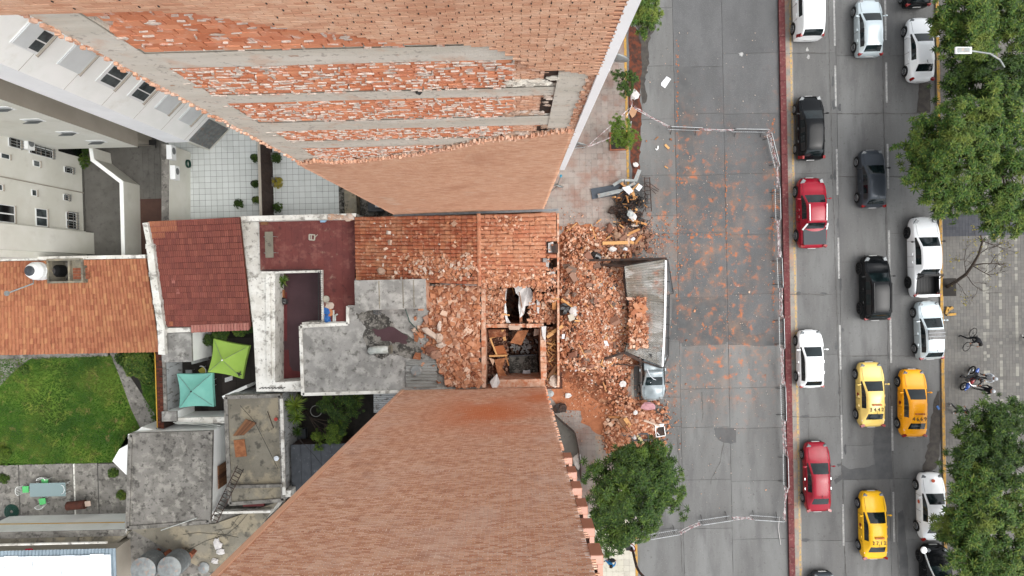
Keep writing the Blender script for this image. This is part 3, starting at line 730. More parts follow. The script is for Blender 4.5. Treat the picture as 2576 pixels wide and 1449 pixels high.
Mdd = Matrix((dd, -nd, Vector((0, 0, 1)))).transposed()
def dpt(s_, z, o=0): p = C0 + dd * s_ + nd * o; return Vector((p.x, p.y, z))
def wloc(u, v): p = PL(u, v, C0, nd); return (p - C0).dot(dd), p.z
for i, (wu, wv, kind) in enumerate([(92, 134, 1), (199, 183, 0), (287, 223, 2), (360, 257, 2), (423, 286, 0), (479, 313, 0)]):
    s0, zb = wloc(wu, wv); w = 1.15; h = 1.45
    zb = zb; 
    win = MB().obox(dpt(s0 + w / 2, zb + h / 2, .01), (w + .12, .05, h + .12), Mdd).build('window', M['frame_white'] if kind else M['shutter'], wt)
    MB().obox(dpt(s0 + w / 2, zb - .03, .06), (w + .2, .16, .05), Mdd).build('sill', M['beige_dark'], win)
    if kind == 0: MB().obox(dpt(s0 + w / 2, zb + h / 2, .045), (w, .02, h), Mdd).build('shutter', M['shutter'], win)
    else:
        g = .45 if kind == 1 else .95
        for k in (0, 1): MB().obox(dpt(s0 + w * (.27 + .46 * k), zb + g * h / 2, .045), (w * .4, .02, g * h * .85), Mdd).build('pane', M['window_glass'], win)
        if kind == 1: MB().obox(dpt(s0 + w / 2, zb + h * (g + 1) / 2, .05), (w, .03, h * (1 - g)), Mdd).build('shutter', M['shutter'], win)
for k in range(14):     # floor joints
    z = 3.6 + k * 2.9
    MB().obox(dpt(3.0, z, .0), (6, .012, .02), Mdd).build('floor_joint', M['beige_dark'], wt)
gr = MB().obox(dpt(1.05, 1.75, .02), (1.9, .04, 2.9), Mdd, 0)
for k in range(30): gr.obox(dpt(1.05, .4 + k * .095, .05), (1.8, .05, .035), Mdd, 1)
gr.obox(dpt(1.05, 1.75, .06), (.05, .06, 2.8), Mdd, 1)
gr.build('louvre_door', [M['grey_metal'], M['galv']], wt)

# ================================================================ BEIGE TOWER WING (floats over the court)
bw = thing('beige_tower', 'beige rendered tower wing with three small tilted windows over the grey court', 'building', tuple(P(347, 370, 3.3)))
c = P(347, 370, 3.3); yu_ = P(347, 337, 3.3).y
MB().box(c.x - 30, c.y, 3.3, c.x, yu_ + 14, 42).build('wall', M['beige_plaster'], bw)
MB().box(c.x + .001, c.y + .001, 3.3, c.x + .012, yu_ + 14, 42).build('side_face', M['beige_dark'], bw)
MB().box(c.x - 30, yu_ - .1, 0, c.x - .8, yu_ + 14, 3.298).build('base_wall', M['beige_dark'], bw)
for (u, v) in ((83, 302), (170, 333), (243, 355), (5, 272)):
    p = PL(u, v, c, Vector((0, 1, 0)))
    w = MB().box(p.x - .5, c.y - .03, p.z - .3, p.x + .5, c.y - .001, p.z + .3).build('window', M['frame_white'], bw)
    q = Matrix.Rotation(.5, 3, 'X')
    MB().obox((p.x, c.y - .12, p.z), (.8, .02, .5), q).build('pane', M['window_glass'], w)

# ================================================================ BEIGE APARTMENT BLOCK (left edge)
ba = thing('apartment_block', 'beige rendered apartment block with barred windows along the left edge', 'building', tuple(P(213, 480, 0)))
xb = P(213, 480, 0).x; yb0 = P(213, 582, 0).y; xb2 = P(237, 610, 0).x; yb2 = P(237, 640, 0).y; yb1 = P(237, 586, 0).y
MB().box(xb - 25, yb0 - 2, 0, xb, P(213, 371, 0).y + 0, 24).build('wall', M['beige_plaster'], ba)
MB().box(xb - 30, yb2, 0, xb2, yb1, 24).build('projecting_wall', M['beige_plaster'], ba)
MB().box(xb - 25, P(213, 371, 0).y + .001, 0, xb - 1.2, P(213, 371, 0).y + 6, 24).build('rear_wall', M['beige_dark'], ba)
def bwin(u0, v0, u1, v1, bars=0, glass='window_glass', nm='window', panes=2):
    y0, z0 = WX(u1, v1, xb); y1, z1 = WX(u0, v0, xb)
    w = MB().box(xb - .05, y0, z0, xb + .03, y1, z1).build(nm, M['frame_white'], ba)
    MB().box(xb + .001, y0 - .03, z0 - .06, xb + .1, y1 + .03, z0 - .005).build('sill', M['beige_dark'], w)
    n = panes
    for k in range(n):
        a = y0 + (y1 - y0) * (k + .08) / n; b = y0 + (y1 - y0) * (k + .92) / n
        MB().box(xb + .031, a, z0 + .08, xb + .04, b, z1 - .08).build('pane', M[glass], w)
    if bars:
        m = MB(); nb = max(3, int((y1 - y0) / .16)); nh = max(2, int((z1 - z0) / .4))
        for k in range(nb + 1): m.box(xb + .16, y0 + (y1 - y0) * k / nb - .015, z0 - .05, xb + .19, y0 + (y1 - y0) * k / nb + .015, z1)
        for k in range(nh + 1): m.box(xb + .15, y0, z0 + (z1 - z0) * k / nh - .012, xb + .18, y1, z0 + (z1 - z0) * k / nh + .012)
        for yy in (y0, y1): m.box(xb + .04, yy - .015, z0, xb + .16, yy + .015, z0 + .03)
        m.build('window_bars', M['galv'], w)
    return w
bwin(70, 322, 132, 400, 1, 'dark_glass', panes=3); bwin(18, 310, 52, 376, 1, 'dark_glass')
bwin(82, 402, 100, 421, panes=1); bwin(0, 384, 24, 402, panes=1); bwin(160, 418, 182, 438, 1, 'dark_glass', panes=1)
bwin(78, 476, 92, 494, panes=1); bwin(158, 488, 172, 506, 1, panes=1); bwin(-8, 463, 6, 480, panes=1)
bwin(-10, 512, 37, 562, 0, 'dark_glass'); bwin(88, 523, 119, 571); bwin(165, 532, 192, 577, 1, 'dark_glass')
# dark glazed recess in the corner
p0 = P(149, 352, 3.2)
m = MB().box(xb - 1.1, P(213, 398, 0).y, .2, xb + .02, P(213, 372, 0).y + .01, 2.6, 0)
m.build('dark_recess', M['dark_glass'], ba)
y0, z0 = WX(52, 392, xb); 
acy, acz = WX(62, 360, xb)
ac = MB().box(xb + .05, acy - .4, acz - .3, xb + .4, acy + .4, acz + .3, 0).cyl((xb + .4, acy, acz), .24, .02, 16, 1, 'X')
ac.top('air_conditioner', [M['frame_white'], M['grey_metal']], 'white air conditioner unit hung between the barred windows of the beige block', 'air conditioner')
MB().tube([(xb + .04, WX(212, 370, xb)[0] - 3.2, .2), (xb + .04, WX(212, 370, xb)[0] - 3.2, 14)], .035, 6).build('drainpipe', M['beige_dark'], ba)
MB().box(xb - .02, yb0 - .0, 0, xb + .015, P(213, 371, 0).y, .25).build('plinth', M['court_grey'], ba)

# ================================================================ COURTS BETWEEN THE BLOCKS
def floor(name, u0, v0, u1, v1, m, z=0.0, t=.05):
    x0, y0, x1, y1 = rect(u0, v0, u1, v1, z); return struct(MB().box(x0, y0, z - t, x1, y1, z).build(name, m))
floor('grey_court', 205, 300, 352, 660, M['court_grey'], .01)
fl = floor('paved_court', 345, 330, 425, 500, M['grout'], -.005)
x0, y0, x1, y1 = rect(345, 330, 425, 500, 0); ms = []
x = x0 + .2
while x < x1:
    y = y0 + .2
    while y < y1: ms.append(TRS((x, y, .004), (.39, .39, .02))); y += .4
    x += .4
pieces('court_tile', ms, M['court_grey'], fl)
floor('brown_court', 345, 500, 425, 660, M['court_brown'], .012)
# garden wall with a bend
q = [(228, 372), (232, 402), (305, 458), (310, 645)]
def thickwall(pts, z, th, m, name, label, cat='wall', cap=None):
    """wall whose top centre line is surveyed at height z"""
    w = [P(u, v, z) for u, v in pts]; t = thing(name, label, cat, (w[0].x, w[0].y, 0))
    L, Rr = [], []
    for i, p in enumerate(w):
        a = (w[i] - w[i - 1]).normalized() if i else (w[1] - w[0]).normalized(); b = (w[i + 1] - w[i]).normalized() if i < len(w) - 1 else a
        n1 = Vector((-a.y, a.x)); n2 = Vector((-b.y, b.x)); n = (n1 + n2).normalized(); k = th / 2 / max(.3, n.dot(n1))
        L.append((p.x + n.x * k, p.y + n.y * k)); Rr.append((p.x - n.x * k, p.y - n.y * k))
    for i in range(len(w) - 1):
        MB().prism([L[i], L[i + 1], Rr[i + 1], Rr[i]], 0, z - .06).build('wall_body', m, t)
        MB().prism([L[i], L[i + 1], Rr[i + 1], Rr[i]], z - .059, z).build('coping', cap or m, t)
    return t
thickwall(q, 2.0, .24, M['beige_plaster'], 'garden_wall', 'low beige wall with a bend between the grey court and the paved court', cap=M['white_plaster'])
thickwall([(415, 362), (415, 556)], 3.0, .45, M['beige_plaster'], 'garden_wall', 'beige wall with a mossy dark top carrying two air conditioners beside the white-tiled patio', cap=M['old_concrete'])
xw = P(425, 450, 3.0).x
for (u, v, lb) in ((435, 384, 'white air conditioner on the mossy-topped wall, the upper of its pair'), (444, 435, 'white air conditioner on the mossy-topped wall, the lower of its pair')):
    y_, z_ = WX(u, v, xw + .3)
    t = thing('air_conditioner', lb, 'air conditioner', (xw + .15, y_, z_ - .3))
    MB().box(xw + .03, y_ - .45, z_ - .3, xw + .36, y_ + .45, z_ + .3).build('casing', M['frame_white'], t)
    MB().cyl((xw + .361, y_ + .1, z_), .22, .02, 16, 0, 'X').build('fan_grille', M['grey_metal'], t)
y_, z_ = WX(475, 412, xw + .2); m = MB()
for k in range(5):
    m.tube([(xw + .1 + .03 * k, y_ + .26 * math.cos(a), max(.2, z_) + .26 * math.sin(a)) for a in [i * math.pi / 8 for i in range(17)]], .02, 5)
m.top('hose_reel', M['green_hose'], 'coiled dark green hose hung on the mossy-topped wall', 'hose')
# white tiled patio
pt = floor('white_patio', 418, 260, 885, 566, M['grout'], -.004)
x0, y0, x1, y1 = rect(426, 290, 858, 560, 0); ms = []
x = x0
while x < x1:
    y = y0
    while y < y1: ms.append(TRS((x + .2, y + .2, .006), (.385, .385, .02))); y += .405
    x += .405
pieces('patio_tile', ms, M['tile_white'], pt, plural='patio_tiles')
x0, y0, x1, y1 = rect(858, 440, 905, 560, 0)
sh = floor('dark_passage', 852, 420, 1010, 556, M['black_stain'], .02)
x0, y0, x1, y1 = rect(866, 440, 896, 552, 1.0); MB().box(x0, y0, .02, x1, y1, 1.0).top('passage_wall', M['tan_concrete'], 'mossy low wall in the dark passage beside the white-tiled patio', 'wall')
for u, v, w, mm, lb in ((945, 521, .5, 'corr_dark', 'dark crate in the narrow passage behind the party wall'), (952, 519, .16, 'paper', 'small white box standing on the dark crate in the passage')):
    c = P(u, v, .5); MB().box(c.x - w, c.y - w * .6, .03 if w > .3 else .62, c.x + w, c.y + w * .6, .6 if w > .3 else .85).top('crate' if w > .3 else 'white_box', M[mm], lb, 'box')
# divider fence
t = thing('divider_fence', 'tall dark brown divider fence cutting the white-tiled patio in two', 'fence', tuple(P(683, 450, 0)))
xt = P(653, 450, 2.4).x; ya, yb_ = P(655, 330, 2.4).y, P(655, 552, 2.4).y
n = 9
for k in range(n):
    MB().box(xt - .02, yb_ + (ya - yb_) * k / n + .01, .05, xt + .06, yb_ + (ya - yb_) * (k + 1) / n - .01, 2.33).build('board', M['brown_wood'], t)
MB().box(xt - .08, yb_, 2.331, xt + .09, ya, 2.4).build('top_rail', M['beige_dark'], t)
# ================================================================ TILE ROOF MAKER
def arc_tile(h=.22, k=4, lapz=.2):
    """unit tile: x across, y down-slope, z up"""
    mb = MB(); vs = []
    for y, z0 in ((-.5, 0), (.44, lapz)):
        for i in range(k + 1):
            a = math.pi * i / k; vs.append((-.5 * math.cos(a), y, z0 + h * math.sin(a)))
    b = len(vs); vs += [(-.5 * math.cos(math.pi * i / k), .44, -.05) for i in range(k + 1)]
    fs = [(i, i + 1, k + 2 + i, k + 1 + i)[::-1] for i in range(k)] + [(k + 1 + i, k + 2 + i, b + i + 1, b + i) for i in range(k)]
    return np_tmpl(mb.add(vs, fs))
TILE = arc_tile()
def wtile():
    """unit tile with two ribs and a flat pan"""
    mb = MB(); prof = [(-.5, .0), (-.42, .16), (-.3, .16), (-.22, .02), (0.02, .02), (.1, .16), (.2, .16), (.28, .02), (.5, .02)]; vs = []
    for y, z0 in ((-.5, 0), (.42, .22)): vs += [(x, y, z0 + z) for x, z in prof]
    vs += [(x, .42, -.05) for x, z in prof]; k = len(prof) - 1
    return np_tmpl(mb.add(vs, [(i, i + 1, k + 2 + i, k + 1 + i)[::-1] for i in range(k)] + [(k + 1 + i, k + 2 + i, 2 * k + 3 + i, 2 * k + 2 + i) for i in range(k)]))
TILE2 = wtile()
def tile_roof(par, name, A, B, C, D, tw, tl_, m, tmpl=TILE, skip=None, plural=None, deck=True, deckm='batten', jit=.01, hz=.35, limit=300, offrow=True):
    """A,B ridge ends, D,C eave ends (A above D)"""
    A, B, C, D = map(Vector, (A, B, C, D))
    na = max(1, round((B - A).length / tw)); nb = max(1, round((D - A).length / tl_)); out = []
    for j in range(nb):
        for i in range(na):
            s_, t_ = (i + .5) / na, (j + .5) / nb
            p = A.lerp(B, s_).lerp(D.lerp(C, s_), t_)
            if skip and skip(p): continue
            dx = (B - A).lerp(C - D, t_).normalized(); dy = (D - A).lerp(C - B, s_).normalized(); nz_ = dx.cross(dy)
            if nz_.z < 0: nz_ = -nz_
            dy2 = dy + nz_ * 0; M3 = Matrix((dx, dy2, nz_)).transposed()
            M3 = M3 @ Euler((random.uniform(-jit, jit), random.uniform(-jit, jit), random.uniform(-jit, jit) * 2)).to_matrix()
            w = ((B - A).length * (1 - t_) + (C - D).length * t_) / na
            out.append(TRS(p + nz_ * .02 + Vector((random.uniform(-jit, jit), random.uniform(-jit, jit), 0)) * .6, (w * .98, (D - A).length / nb, hz), M3))
    random.shuffle(out)
    pieces(name, out, m, par, tmpl, plural=plural or name + 's', limit=limit)
    if deck:
        mb = MB(); nx = max(1, int((B - A).length / .3)); ny = max(1, int((D - A).length / .3))
        f = lambda s_, t_: A.lerp(B, s_).lerp(D.lerp(C, s_), t_) - Vector((0, 0, .03))
        keep = (lambda s_, t_: not skip(f(s_, t_))) if skip else None
        mb.grid(f, nx, ny, keep=keep); mb.grid(lambda s_, t_: f(s_, t_) - Vector((0, 0, .12)), nx, ny, keep=keep)
        mb.build('roof_deck', M[deckm], par)
    return out

# ================================================================ ORANGE TILED HOUSE (left edge)
h1 = thing('tiled_house', 'house with a long orange tiled roof and a brick tank bay at the left edge', 'house', tuple(P(200, 770, 0)))
A, B, C, D = P(-40, 658, 4.7), P(368, 650, 4.7), P(404, 884, 3.0), P(-40, 893, 3.0)
bay = (P(122, 652, 4.7).x, P(222, 712, 4.4).x, P(170, 712, 4.3).y)
tile_roof(h1, 'roof_tile', A, B, C, D, .205, .37, M['tile_orange'], TILE, skip=lambda p: bay[0] < p.x < bay[1] and p.y > bay[2], hz=.34, deckm='batten')
MB().prism([(A.x, A.y), (B.x, A.y), (C.x - .3, C.y + .4), (D.x, D.y + .4)], 0, 2.85).build('wall', M['beige_plaster'], h1)
MB().bar(A + Vector((0, .12, 0)), B + Vector((0, .12, 0)), .22, .3).build('ridge_wall', M['old_white'], h1)
x0, x1, yb_ = bay; yt = A.y + .05
b = MB()
b.box(x0, yb_, 3.2, x0 + .12, yt, 4.9).box(x1 - .12, yb_, 3.2, x1, yt, 4.9).box(x0 + .121, yb_, 3.2, x1 - .121, yb_ + .12, 4.9).box(x0 + .121, yt - .12, 3.2, x1 - .121, yt, 5.0)
xm = P(172, 680, 4.8).x
b.box(xm, yb_ + .121, 3.2, xm + .12, yt - .121, 4.85).box(xm + .121, yb_ + .121, 3.2, x1 - .121, yt - .121, 4.6)
b.build('tank_bay', M['tan_concrete'], h1)
mb = MB().box(x0 + .121, yb_ + .121, 3.2, xm - .001, yt - .121, 3.3); mb.build('bay_floor', M['black_stain'], h1)
ms = [TRS((xm + .3 + .0 + (i % 4) * .26, yb_ + .3 + (i // 4) * .18, 4.625), (.24, .16, .05)) for i in range(16)]
pieces('bay_brick', ms, M['brick_support'], h1)
tk = thing('water_tank', 'white plastic water tank with a dark lid in the brick bay of the orange roof', 'water tank', tuple(P(112, 682, 4.3)))
c = P(114, 682, 4.3)
MB().lathe(c, [(.5, 0), (.55, .05), (.55, .25), (.57, .3), (.55, .35), (.55, .6), (.57, .65), (.55, .7), (.55, .95), (.42, 1.25), (.3, 1.36)], 24).build('shell', M['frame_white'], tk, smooth=False)
MB().lathe(c + Vector((0, 0, 1.361)), [(.3, 0), (.31, .06), (.2, .12), (.05, .14)], 20).build('lid', M['corr_dark'], tk)
tk = thing('water_tank', 'black water tank sunk in the dark part of the brick bay beside the white tank', 'water tank', tuple(P(150, 683, 3.4)))
c = P(153, 682, 3.4)
MB().lathe(c, [(.42, 0), (.46, .05), (.46, .8), (.36, 1.05), (.25, 1.12)], 20).build('shell', M['plastic_black'], tk)
MB().lathe(c + Vector((0, 0, 1.121)), [(.25, 0), (.26, .05), (.1, .09)], 16).build('lid', M['corr_dark'], tk)
a, b2, c2 = P(84, 700, 4.9), P(84, 713, 5.1), P(18, 738, 5.6)
t = thing('chimney_cowl', 'thin grey flue pipe with a round cap leaning out beside the white tank', 'flue', tuple(a))
MB().tube([a - Vector((0, 0, 1)), a, b2, c2], .05, 8).build('pipe', M['galv'], t)
MB().cyl(c2, .16, .06, 16).build('cap', M['galv'], t)
MB().tube([P(372, 655, 4.8), P(384, 740, 4.2), P(396, 840, 3.4), P(398, 880, 3.1)], .02, 5).build('cable', M['black_metal'], h1)

# ================================================================ RED ROOFED HOUSE
h2 = thing('red_roofed_house', 'house with a dark red tiled roof patched with paler tiles between white parapets', 'house', tuple(P(500, 690, 0)))
A, B, C, D = P(373, 557, 5.2), P(603, 546, 5.2), P(632, 822, 3.5), P(414, 822, 3.5)
def tone(p): return None
tile_roof(h2, 'roof_tile', A, B, C, D, .26, .37, M['tile_red'], TILE2, hz=.3, deckm='batten')
# paler replacement tiles lie on a few courses
def patch_tiles(rects):
    out = []
    for (s0, s1, t0, t1) in rects:
        na = max(1, round((s1 - s0) * 22)); nb = max(1, round((t1 - t0) * 20))
        for j in range(nb):
            for i in range(na):
                s_ = s0 + (s1 - s0) * (i + .5) / na; t_ = t0 + (t1 - t0) * (j + .5) / nb
                p = A.lerp(B, s_).lerp(D.lerp(C, s_), t_); dx = (B - A).normalized(); dy = (D - A).normalized(); n = dx.cross(dy); n = n if n.z > 0 else -n
                out.append(TRS(p + n * .05, ((s1 - s0) * (B - A).length / na * .97, (t1 - t0) * (D - A).length / nb, .22), Matrix((dx, dy, n)).transposed()))
    return out
pieces('replacement_tile', patch_tiles([(.0, .31, 0, .1), (.0, .17, .105, .155)]), M['tile_salmon'], h2, TILE2)
pieces('replacement_tile', patch_tiles([(.165, .205, .53, .58), (.2, .24, .63, .68)]), M['tile_pink'], h2, TILE2)
pieces('replacement_tile', patch_tiles([(.07, .11, .945, .99)]), M['tile_orange'], h2, TILE2)
A2, B2, C2, D2 = P(481, 817, 3.62), P(628, 812, 3.62), P(627, 828, 3.45), P(481, 836, 3.45)
tile_roof(h2, 'eave_tile', A2, B2, C2, D2, .2, .45, M['tile_pink'], TILE, hz=.3, deckm='tile_pink')
MB().prism([(A.x, A.y), (B.x, B.y), (C.x, C.y + .3), (D.x, D.y + .3)], 0, 3.3).build('wall', M['old_white'], h2)
# parapet between the two houses
mb = MB(); q = [P(368, 560, 5.3), P(380, 620, 5.0), P(388, 690, 4.6), P(398, 760, 4.2), P(408, 824, 3.7), P(410, 890, 3.3)]
for i, (a, b) in enumerate(zip(q, q[1:])): mb.bar(a, b, .42 if i else .3, .35); 
for a in q[1:-1]: mb.obox(a, (.5, .3, .36))
mb.build('parapet', M['old_white'], h2)
mb = MB(); mb.box(P(411, 822, 3.3).x, P(450, 836, 3.3).y, 2.6, P(480, 836, 3.4).x, P(450, 824, 3.3).y, 3.45); mb.build('eave_ledge', M['old_white'], h2)
def slab_thing(name, label, cat, u0, v0, u1, v1, z0, z1, m, rim=None, rimh=.12, rimw=.18, wall=None):
    x0, y0, x1, y1 = rect(u0, v0, u1, v1, z1); t = thing(name, label, cat, ((x0 + x1) / 2, (y0 + y1) / 2, z0))
    MB().box(x0, y0, z1 - .18, x1, y1, z1).build('roof', m, t)
    MB().box(x0 + .03, y0 + .03, z0, x1 - .03, y1 - .03, z1 - .181).build('wall', wall or M['white_plaster'], t)
    if rim:
        r = MB(); z = z1 + .001
        r.box(x0, y0, z, x0 + rimw, y1, z + rimh).box(x1 - rimw, y0, z, x1, y1, z + rimh).box(x0 + rimw + .001, y0, z, x1 - rimw - .001, y0 + rimw, z + rimh).box(x0 + rimw + .001, y1 - rimw, z, x1 - rimw - .001, y1, z + rimh)
        r.build('parapet', rim, t)
    return t
slab_thing('flat_roofed_shed', 'small blotchy concrete roof below the corner of the dark red tiled roof', 'shed', 406, 838, 482, 911, 0, 3.0, M['roof_concrete'])
# light corrugated walls of the umbrella patio
x1_ = P(525, 870, 0).x; x0_ = P(482, 870, 2.5).x
mb = MB(); ya, yb_ = P(525, 836, 0).y, P(525, 905, 0).y
mb.grid(lambda s_, t_: Vector((x0_ + .02 * math.sin(t_ * 90), yb_ + (ya - yb_) * t_, 0 + 2.6 * s_)), 1, 60)
mb.top('corrugated_wall', M['old_white_streak'], 'upright white corrugated panel beside the blotchy shed roof, facing the umbrella patio', 'wall')
t = thing('patio_wall', 'white streaked patio wall left of the turquoise umbrella', 'wall', tuple(P(416, 970, 0)))
xa_ = P(417, 970, 2.3).x; MB().box(xa_ - .3, P(417, 1035, 2.3).y, 0, xa_, P(417, 912, 2.3).y, 2.2).build('wall_body', M['old_white_streak'], t)
MB().box(xa_ - .42, P(417, 1035, 2.3).y, 2.2, xa_ + .03, P(417, 912, 2.3).y, 2.3).build('coping', M['old_concrete'], t)
for k in range(40):
    pass
# brick-brown boundary wall with the yellow pipe
t = thing('boundary_wall', 'narrow old brick-red boundary wall between the lawn and the umbrella patio', 'wall', tuple(P(400, 985, 0)))
x0, y0, x1, y1 = rect(393, 886, 408, 1079, 2.4)
MB().box(x0, y0, 0, x1, y1, 2.3).build('wall_body', M['brown_wood'], t)
ms = []; y = y0
while y < y1: 
    for k in range(2): ms.append(TRS((x0 + .1 + k * .2, y + .06, 2.33 + random.uniform(-.01, .01)), (.19, .11, .06)))
    y += .125
pieces('brick', ms, mk('old_red_brick', '5c2f22', None, pal=['4c261c', '6a3626', '3c2a24', '72402e'], rough=.95), t)
xx = P(390, 900, 2.4).x
MB().tube([P(376, 884, 3.0), P(388, 884, 2.9), (xx, P(390, 892, 2.4).y, 2.4), (xx, P(390, 1076, 2.4).y, 2.4)], .035, 6).top('gas_pipe', M['yellow_pipe'], 'yellow gas pipe running along the brick-red boundary wall by the lawn', 'pipe')

# umbrella patio floor, green umbrella, teal umbrella
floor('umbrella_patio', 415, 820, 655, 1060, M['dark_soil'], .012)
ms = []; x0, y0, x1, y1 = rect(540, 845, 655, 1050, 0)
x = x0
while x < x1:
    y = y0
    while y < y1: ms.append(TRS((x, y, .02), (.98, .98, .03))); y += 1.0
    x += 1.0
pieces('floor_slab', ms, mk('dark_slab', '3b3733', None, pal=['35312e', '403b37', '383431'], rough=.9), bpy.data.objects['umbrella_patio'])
def umbrella(name, label, corners, ctr, m, zt, ze, hole=False, drop=.25):
    cs = [P(u, v, ze) for u, v in corners]; c = P(*ctr, zt); t = thing(name, label, 'umbrella', (c.x, c.y, 0))
    for i in range(4):
        a, b = cs[i], cs[(i + 1) % 4]; mb = MB()
        def f(s_, t_):
            e = a.lerp(b, t_); inward = Vector((c.x, c.y, e.z)) - e
            e = e + inward * (.06 * math.sin(math.pi * t_))
            p = c.lerp(e, .04 + .96 * s_); p.z += -.10 * math.sin(math.pi * s_) - .10 * math.sin(math.pi * t_) * s_ + noise.noise(p * 3) * .03
            return p
        mb.grid(f, 8, 10)
        mb.grid(lambda s_, t_: f(1, t_) - Vector((0, 0, drop * s_)) + (f(1, t_) - c).normalized() * .03 * s_, 1, 10)
        mb.build('canopy_panel', m, t, smooth=True)
    MB().tube([(c.x, c.y, 0), (c.x, c.y, zt + .05)], .025, 8).build('pole', M['frame_white'], t)
    r = MB()
    for p in cs: r.tube([c + Vector((0, 0, -.02)), p + Vector((0, 0, -.03))], .012, 4)
    r.build('ribs', M['grey_metal'], t)
    MB().cyl((c.x, c.y, zt - .02), .05, .08, 8).build('finial', M['black_metal'] if hole else M['frame_white'], t)
umbrella('patio_umbrella', 'lime green square patio umbrella with a dark tear near one corner', [(537, 852), (627, 870), (609, 953), (523, 936)], (559, 906), M['umbrella_green'], 2.9, 2.35)
umbrella('patio_umbrella', 'turquoise square patio umbrella with a hole at its peak', [(445, 941), (534, 938), (538, 1023), (451, 1026)], (481, 985), M['umbrella_teal'], 2.8, 2.3, hole=True)
a = P(603, 938, 2.5); MB().prism(pp([(595, 936), (602, 938), (606, 933), (605, 940), (609, 943), (603, 944), (601, 949), (599, 943)], 2.53), 2.52, 2.535).top('torn_patch', M['black_metal'], 'small dark tear near the corner of the lime green umbrella', 'tear')
def patio_chair(u, v, rz, label, m1, m2, grp=None):
    c = P(u, v, 0); t = thing('patio_chair', label, 'chair', (c.x, c.y, 0), 0, grp)
    Rz = Matrix.Rotation(rz, 3, 'Z')
    q = lambda x, y, z: c + Rz @ Vector((x, y, z))
    MB().obox(q(0, 0, .44), (.44, .42, .05), Rz).build('seat', m1, t)
    b = MB()
    for k in range(9):
        a = math.pi * (k / 8); b.tube([q(-.25 * math.cos(a), -.18 - .12 * math.sin(a), .42), q(-.3 * math.cos(a), -.22 - .2 * math.sin(a), .85)], .012, 4)
    b.tube([q(-.3 * math.cos(math.pi * k / 10), -.22 - .2 * math.sin(math.pi * k / 10), .86) for k in range(11)], .016, 5)
    b.build('backrest', m2, t)
    for sx in (-1, 1):
        for sy in (-1, 1): MB().tube([q(.2 * sx, .19 * sy, 0), q(.2 * sx, .19 * sy, .42)], .015, 5).build('leg', m2, t)
    return t
patio_chair(483, 936, 0, 'grey wicker chair tucked behind the turquoise umbrella', M['galv'], M['galv'])
patio_chair(517, 931, 2.2, 'white chair with a yellow seat between the two umbrellas', mk('yellow_seat', 'b0a848'), M['frame_white'])
patio_chair(538, 960, -1.6, 'white chair with a pale cushion at the right edge of the turquoise umbrella', M['pave_light'], M['frame_white'])
mb = MB(); 
for k in range(5): mb.bar(P(566, 952 + 2.2 * k, .5), P(585, 946 + 2.2 * k, .5), .04)
mb.top('folding_chair', M['frame_white'], 'white slatted folding chair lying under the lime green umbrella', 'chair')
a, b = P(560, 1000, 1.8), P(621, 972, 1.8); mb = MB().bar(a - Vector((0, 0, .9)), b - Vector((0, 0, .9)), .2, 1.8); mb.top('partition_wall', M['white_plaster'], 'short slanting white partition at the corner of the umbrella patio', 'wall')
slab_thing('wall_stub', 'stained square wall stub at the foot of the boundary wall', 'wall', 407, 1035, 444, 1060, 0, 2.6, M['roof_concrete'])
slab_thing('wall_stub', 'long mossy wall top between the umbrella patio and the lower sheds', 'wall', 444, 1050, 566, 1066, 0, 2.4, M['old_white'])
mb = MB(); mb.tube([P(436, 1062, 2.6), P(500, 1064, 2.65), P(556, 1071, 2.6)], .03, 5).tube([P(440, 1065, 2.6), P(500, 1068, 2.65), P(552, 1075, 2.6)], .02, 5)
mb.top('loose_pipe', M['pipe_white'], 'thin pale pipes lying on the mossy wall top', 'pipe')

# ================================================================ COLLAPSED HOUSE
hc = thing('collapsed_house', 'half-collapsed tiled house between the two brick towers', 'house', tuple(P(1150, 760, 0)))
yN = YU - .02; yS = YL + .02
# north party wall, white
a, b = P(605, 546, 4.7), P(895, 546, 4.7)
mb = MB(); mb.box(a.x, a.y - .28, 0, b.x, a.y + .05, 4.7); mb.build('party_wall', M['old_white'], hc)
mb = MB()
for k in range(26): mb.blob(P(845 + random.uniform(-18, 45), 547 + random.uniform(-4, 4), 4.75), random.uniform(.05, .16), 6, 4, .4, (1.4, 1, .6))
stuff(mb.build('broken_coping', M['plaster_chunk'], hc))
# west white roof band
def poly_slab(name, pts, z0, z1, m, par=hc): return MB().prism(pp(pts, z1), z0, z1).build(name, m, par)
poly_slab('white_roof_band', [(606, 550), (652, 552), (655, 682), (692, 682), (692, 962), (757, 958), (763, 985), (645, 985), (637, 826)], .0, 3.85, M['old_white'])
poly_slab('roof_rib', [(668, 690), (680, 690), (682, 955), (671, 955)], 3.851, 3.98, M['old_white'])
mb = MB()
for k in range(8): mb.bar(P(652 + k * 8, 978, 3.87), P(662 + k * 8, 974, 3.87), .05, .02)
mb.build('vent_slot', M['black_metal'], hc)
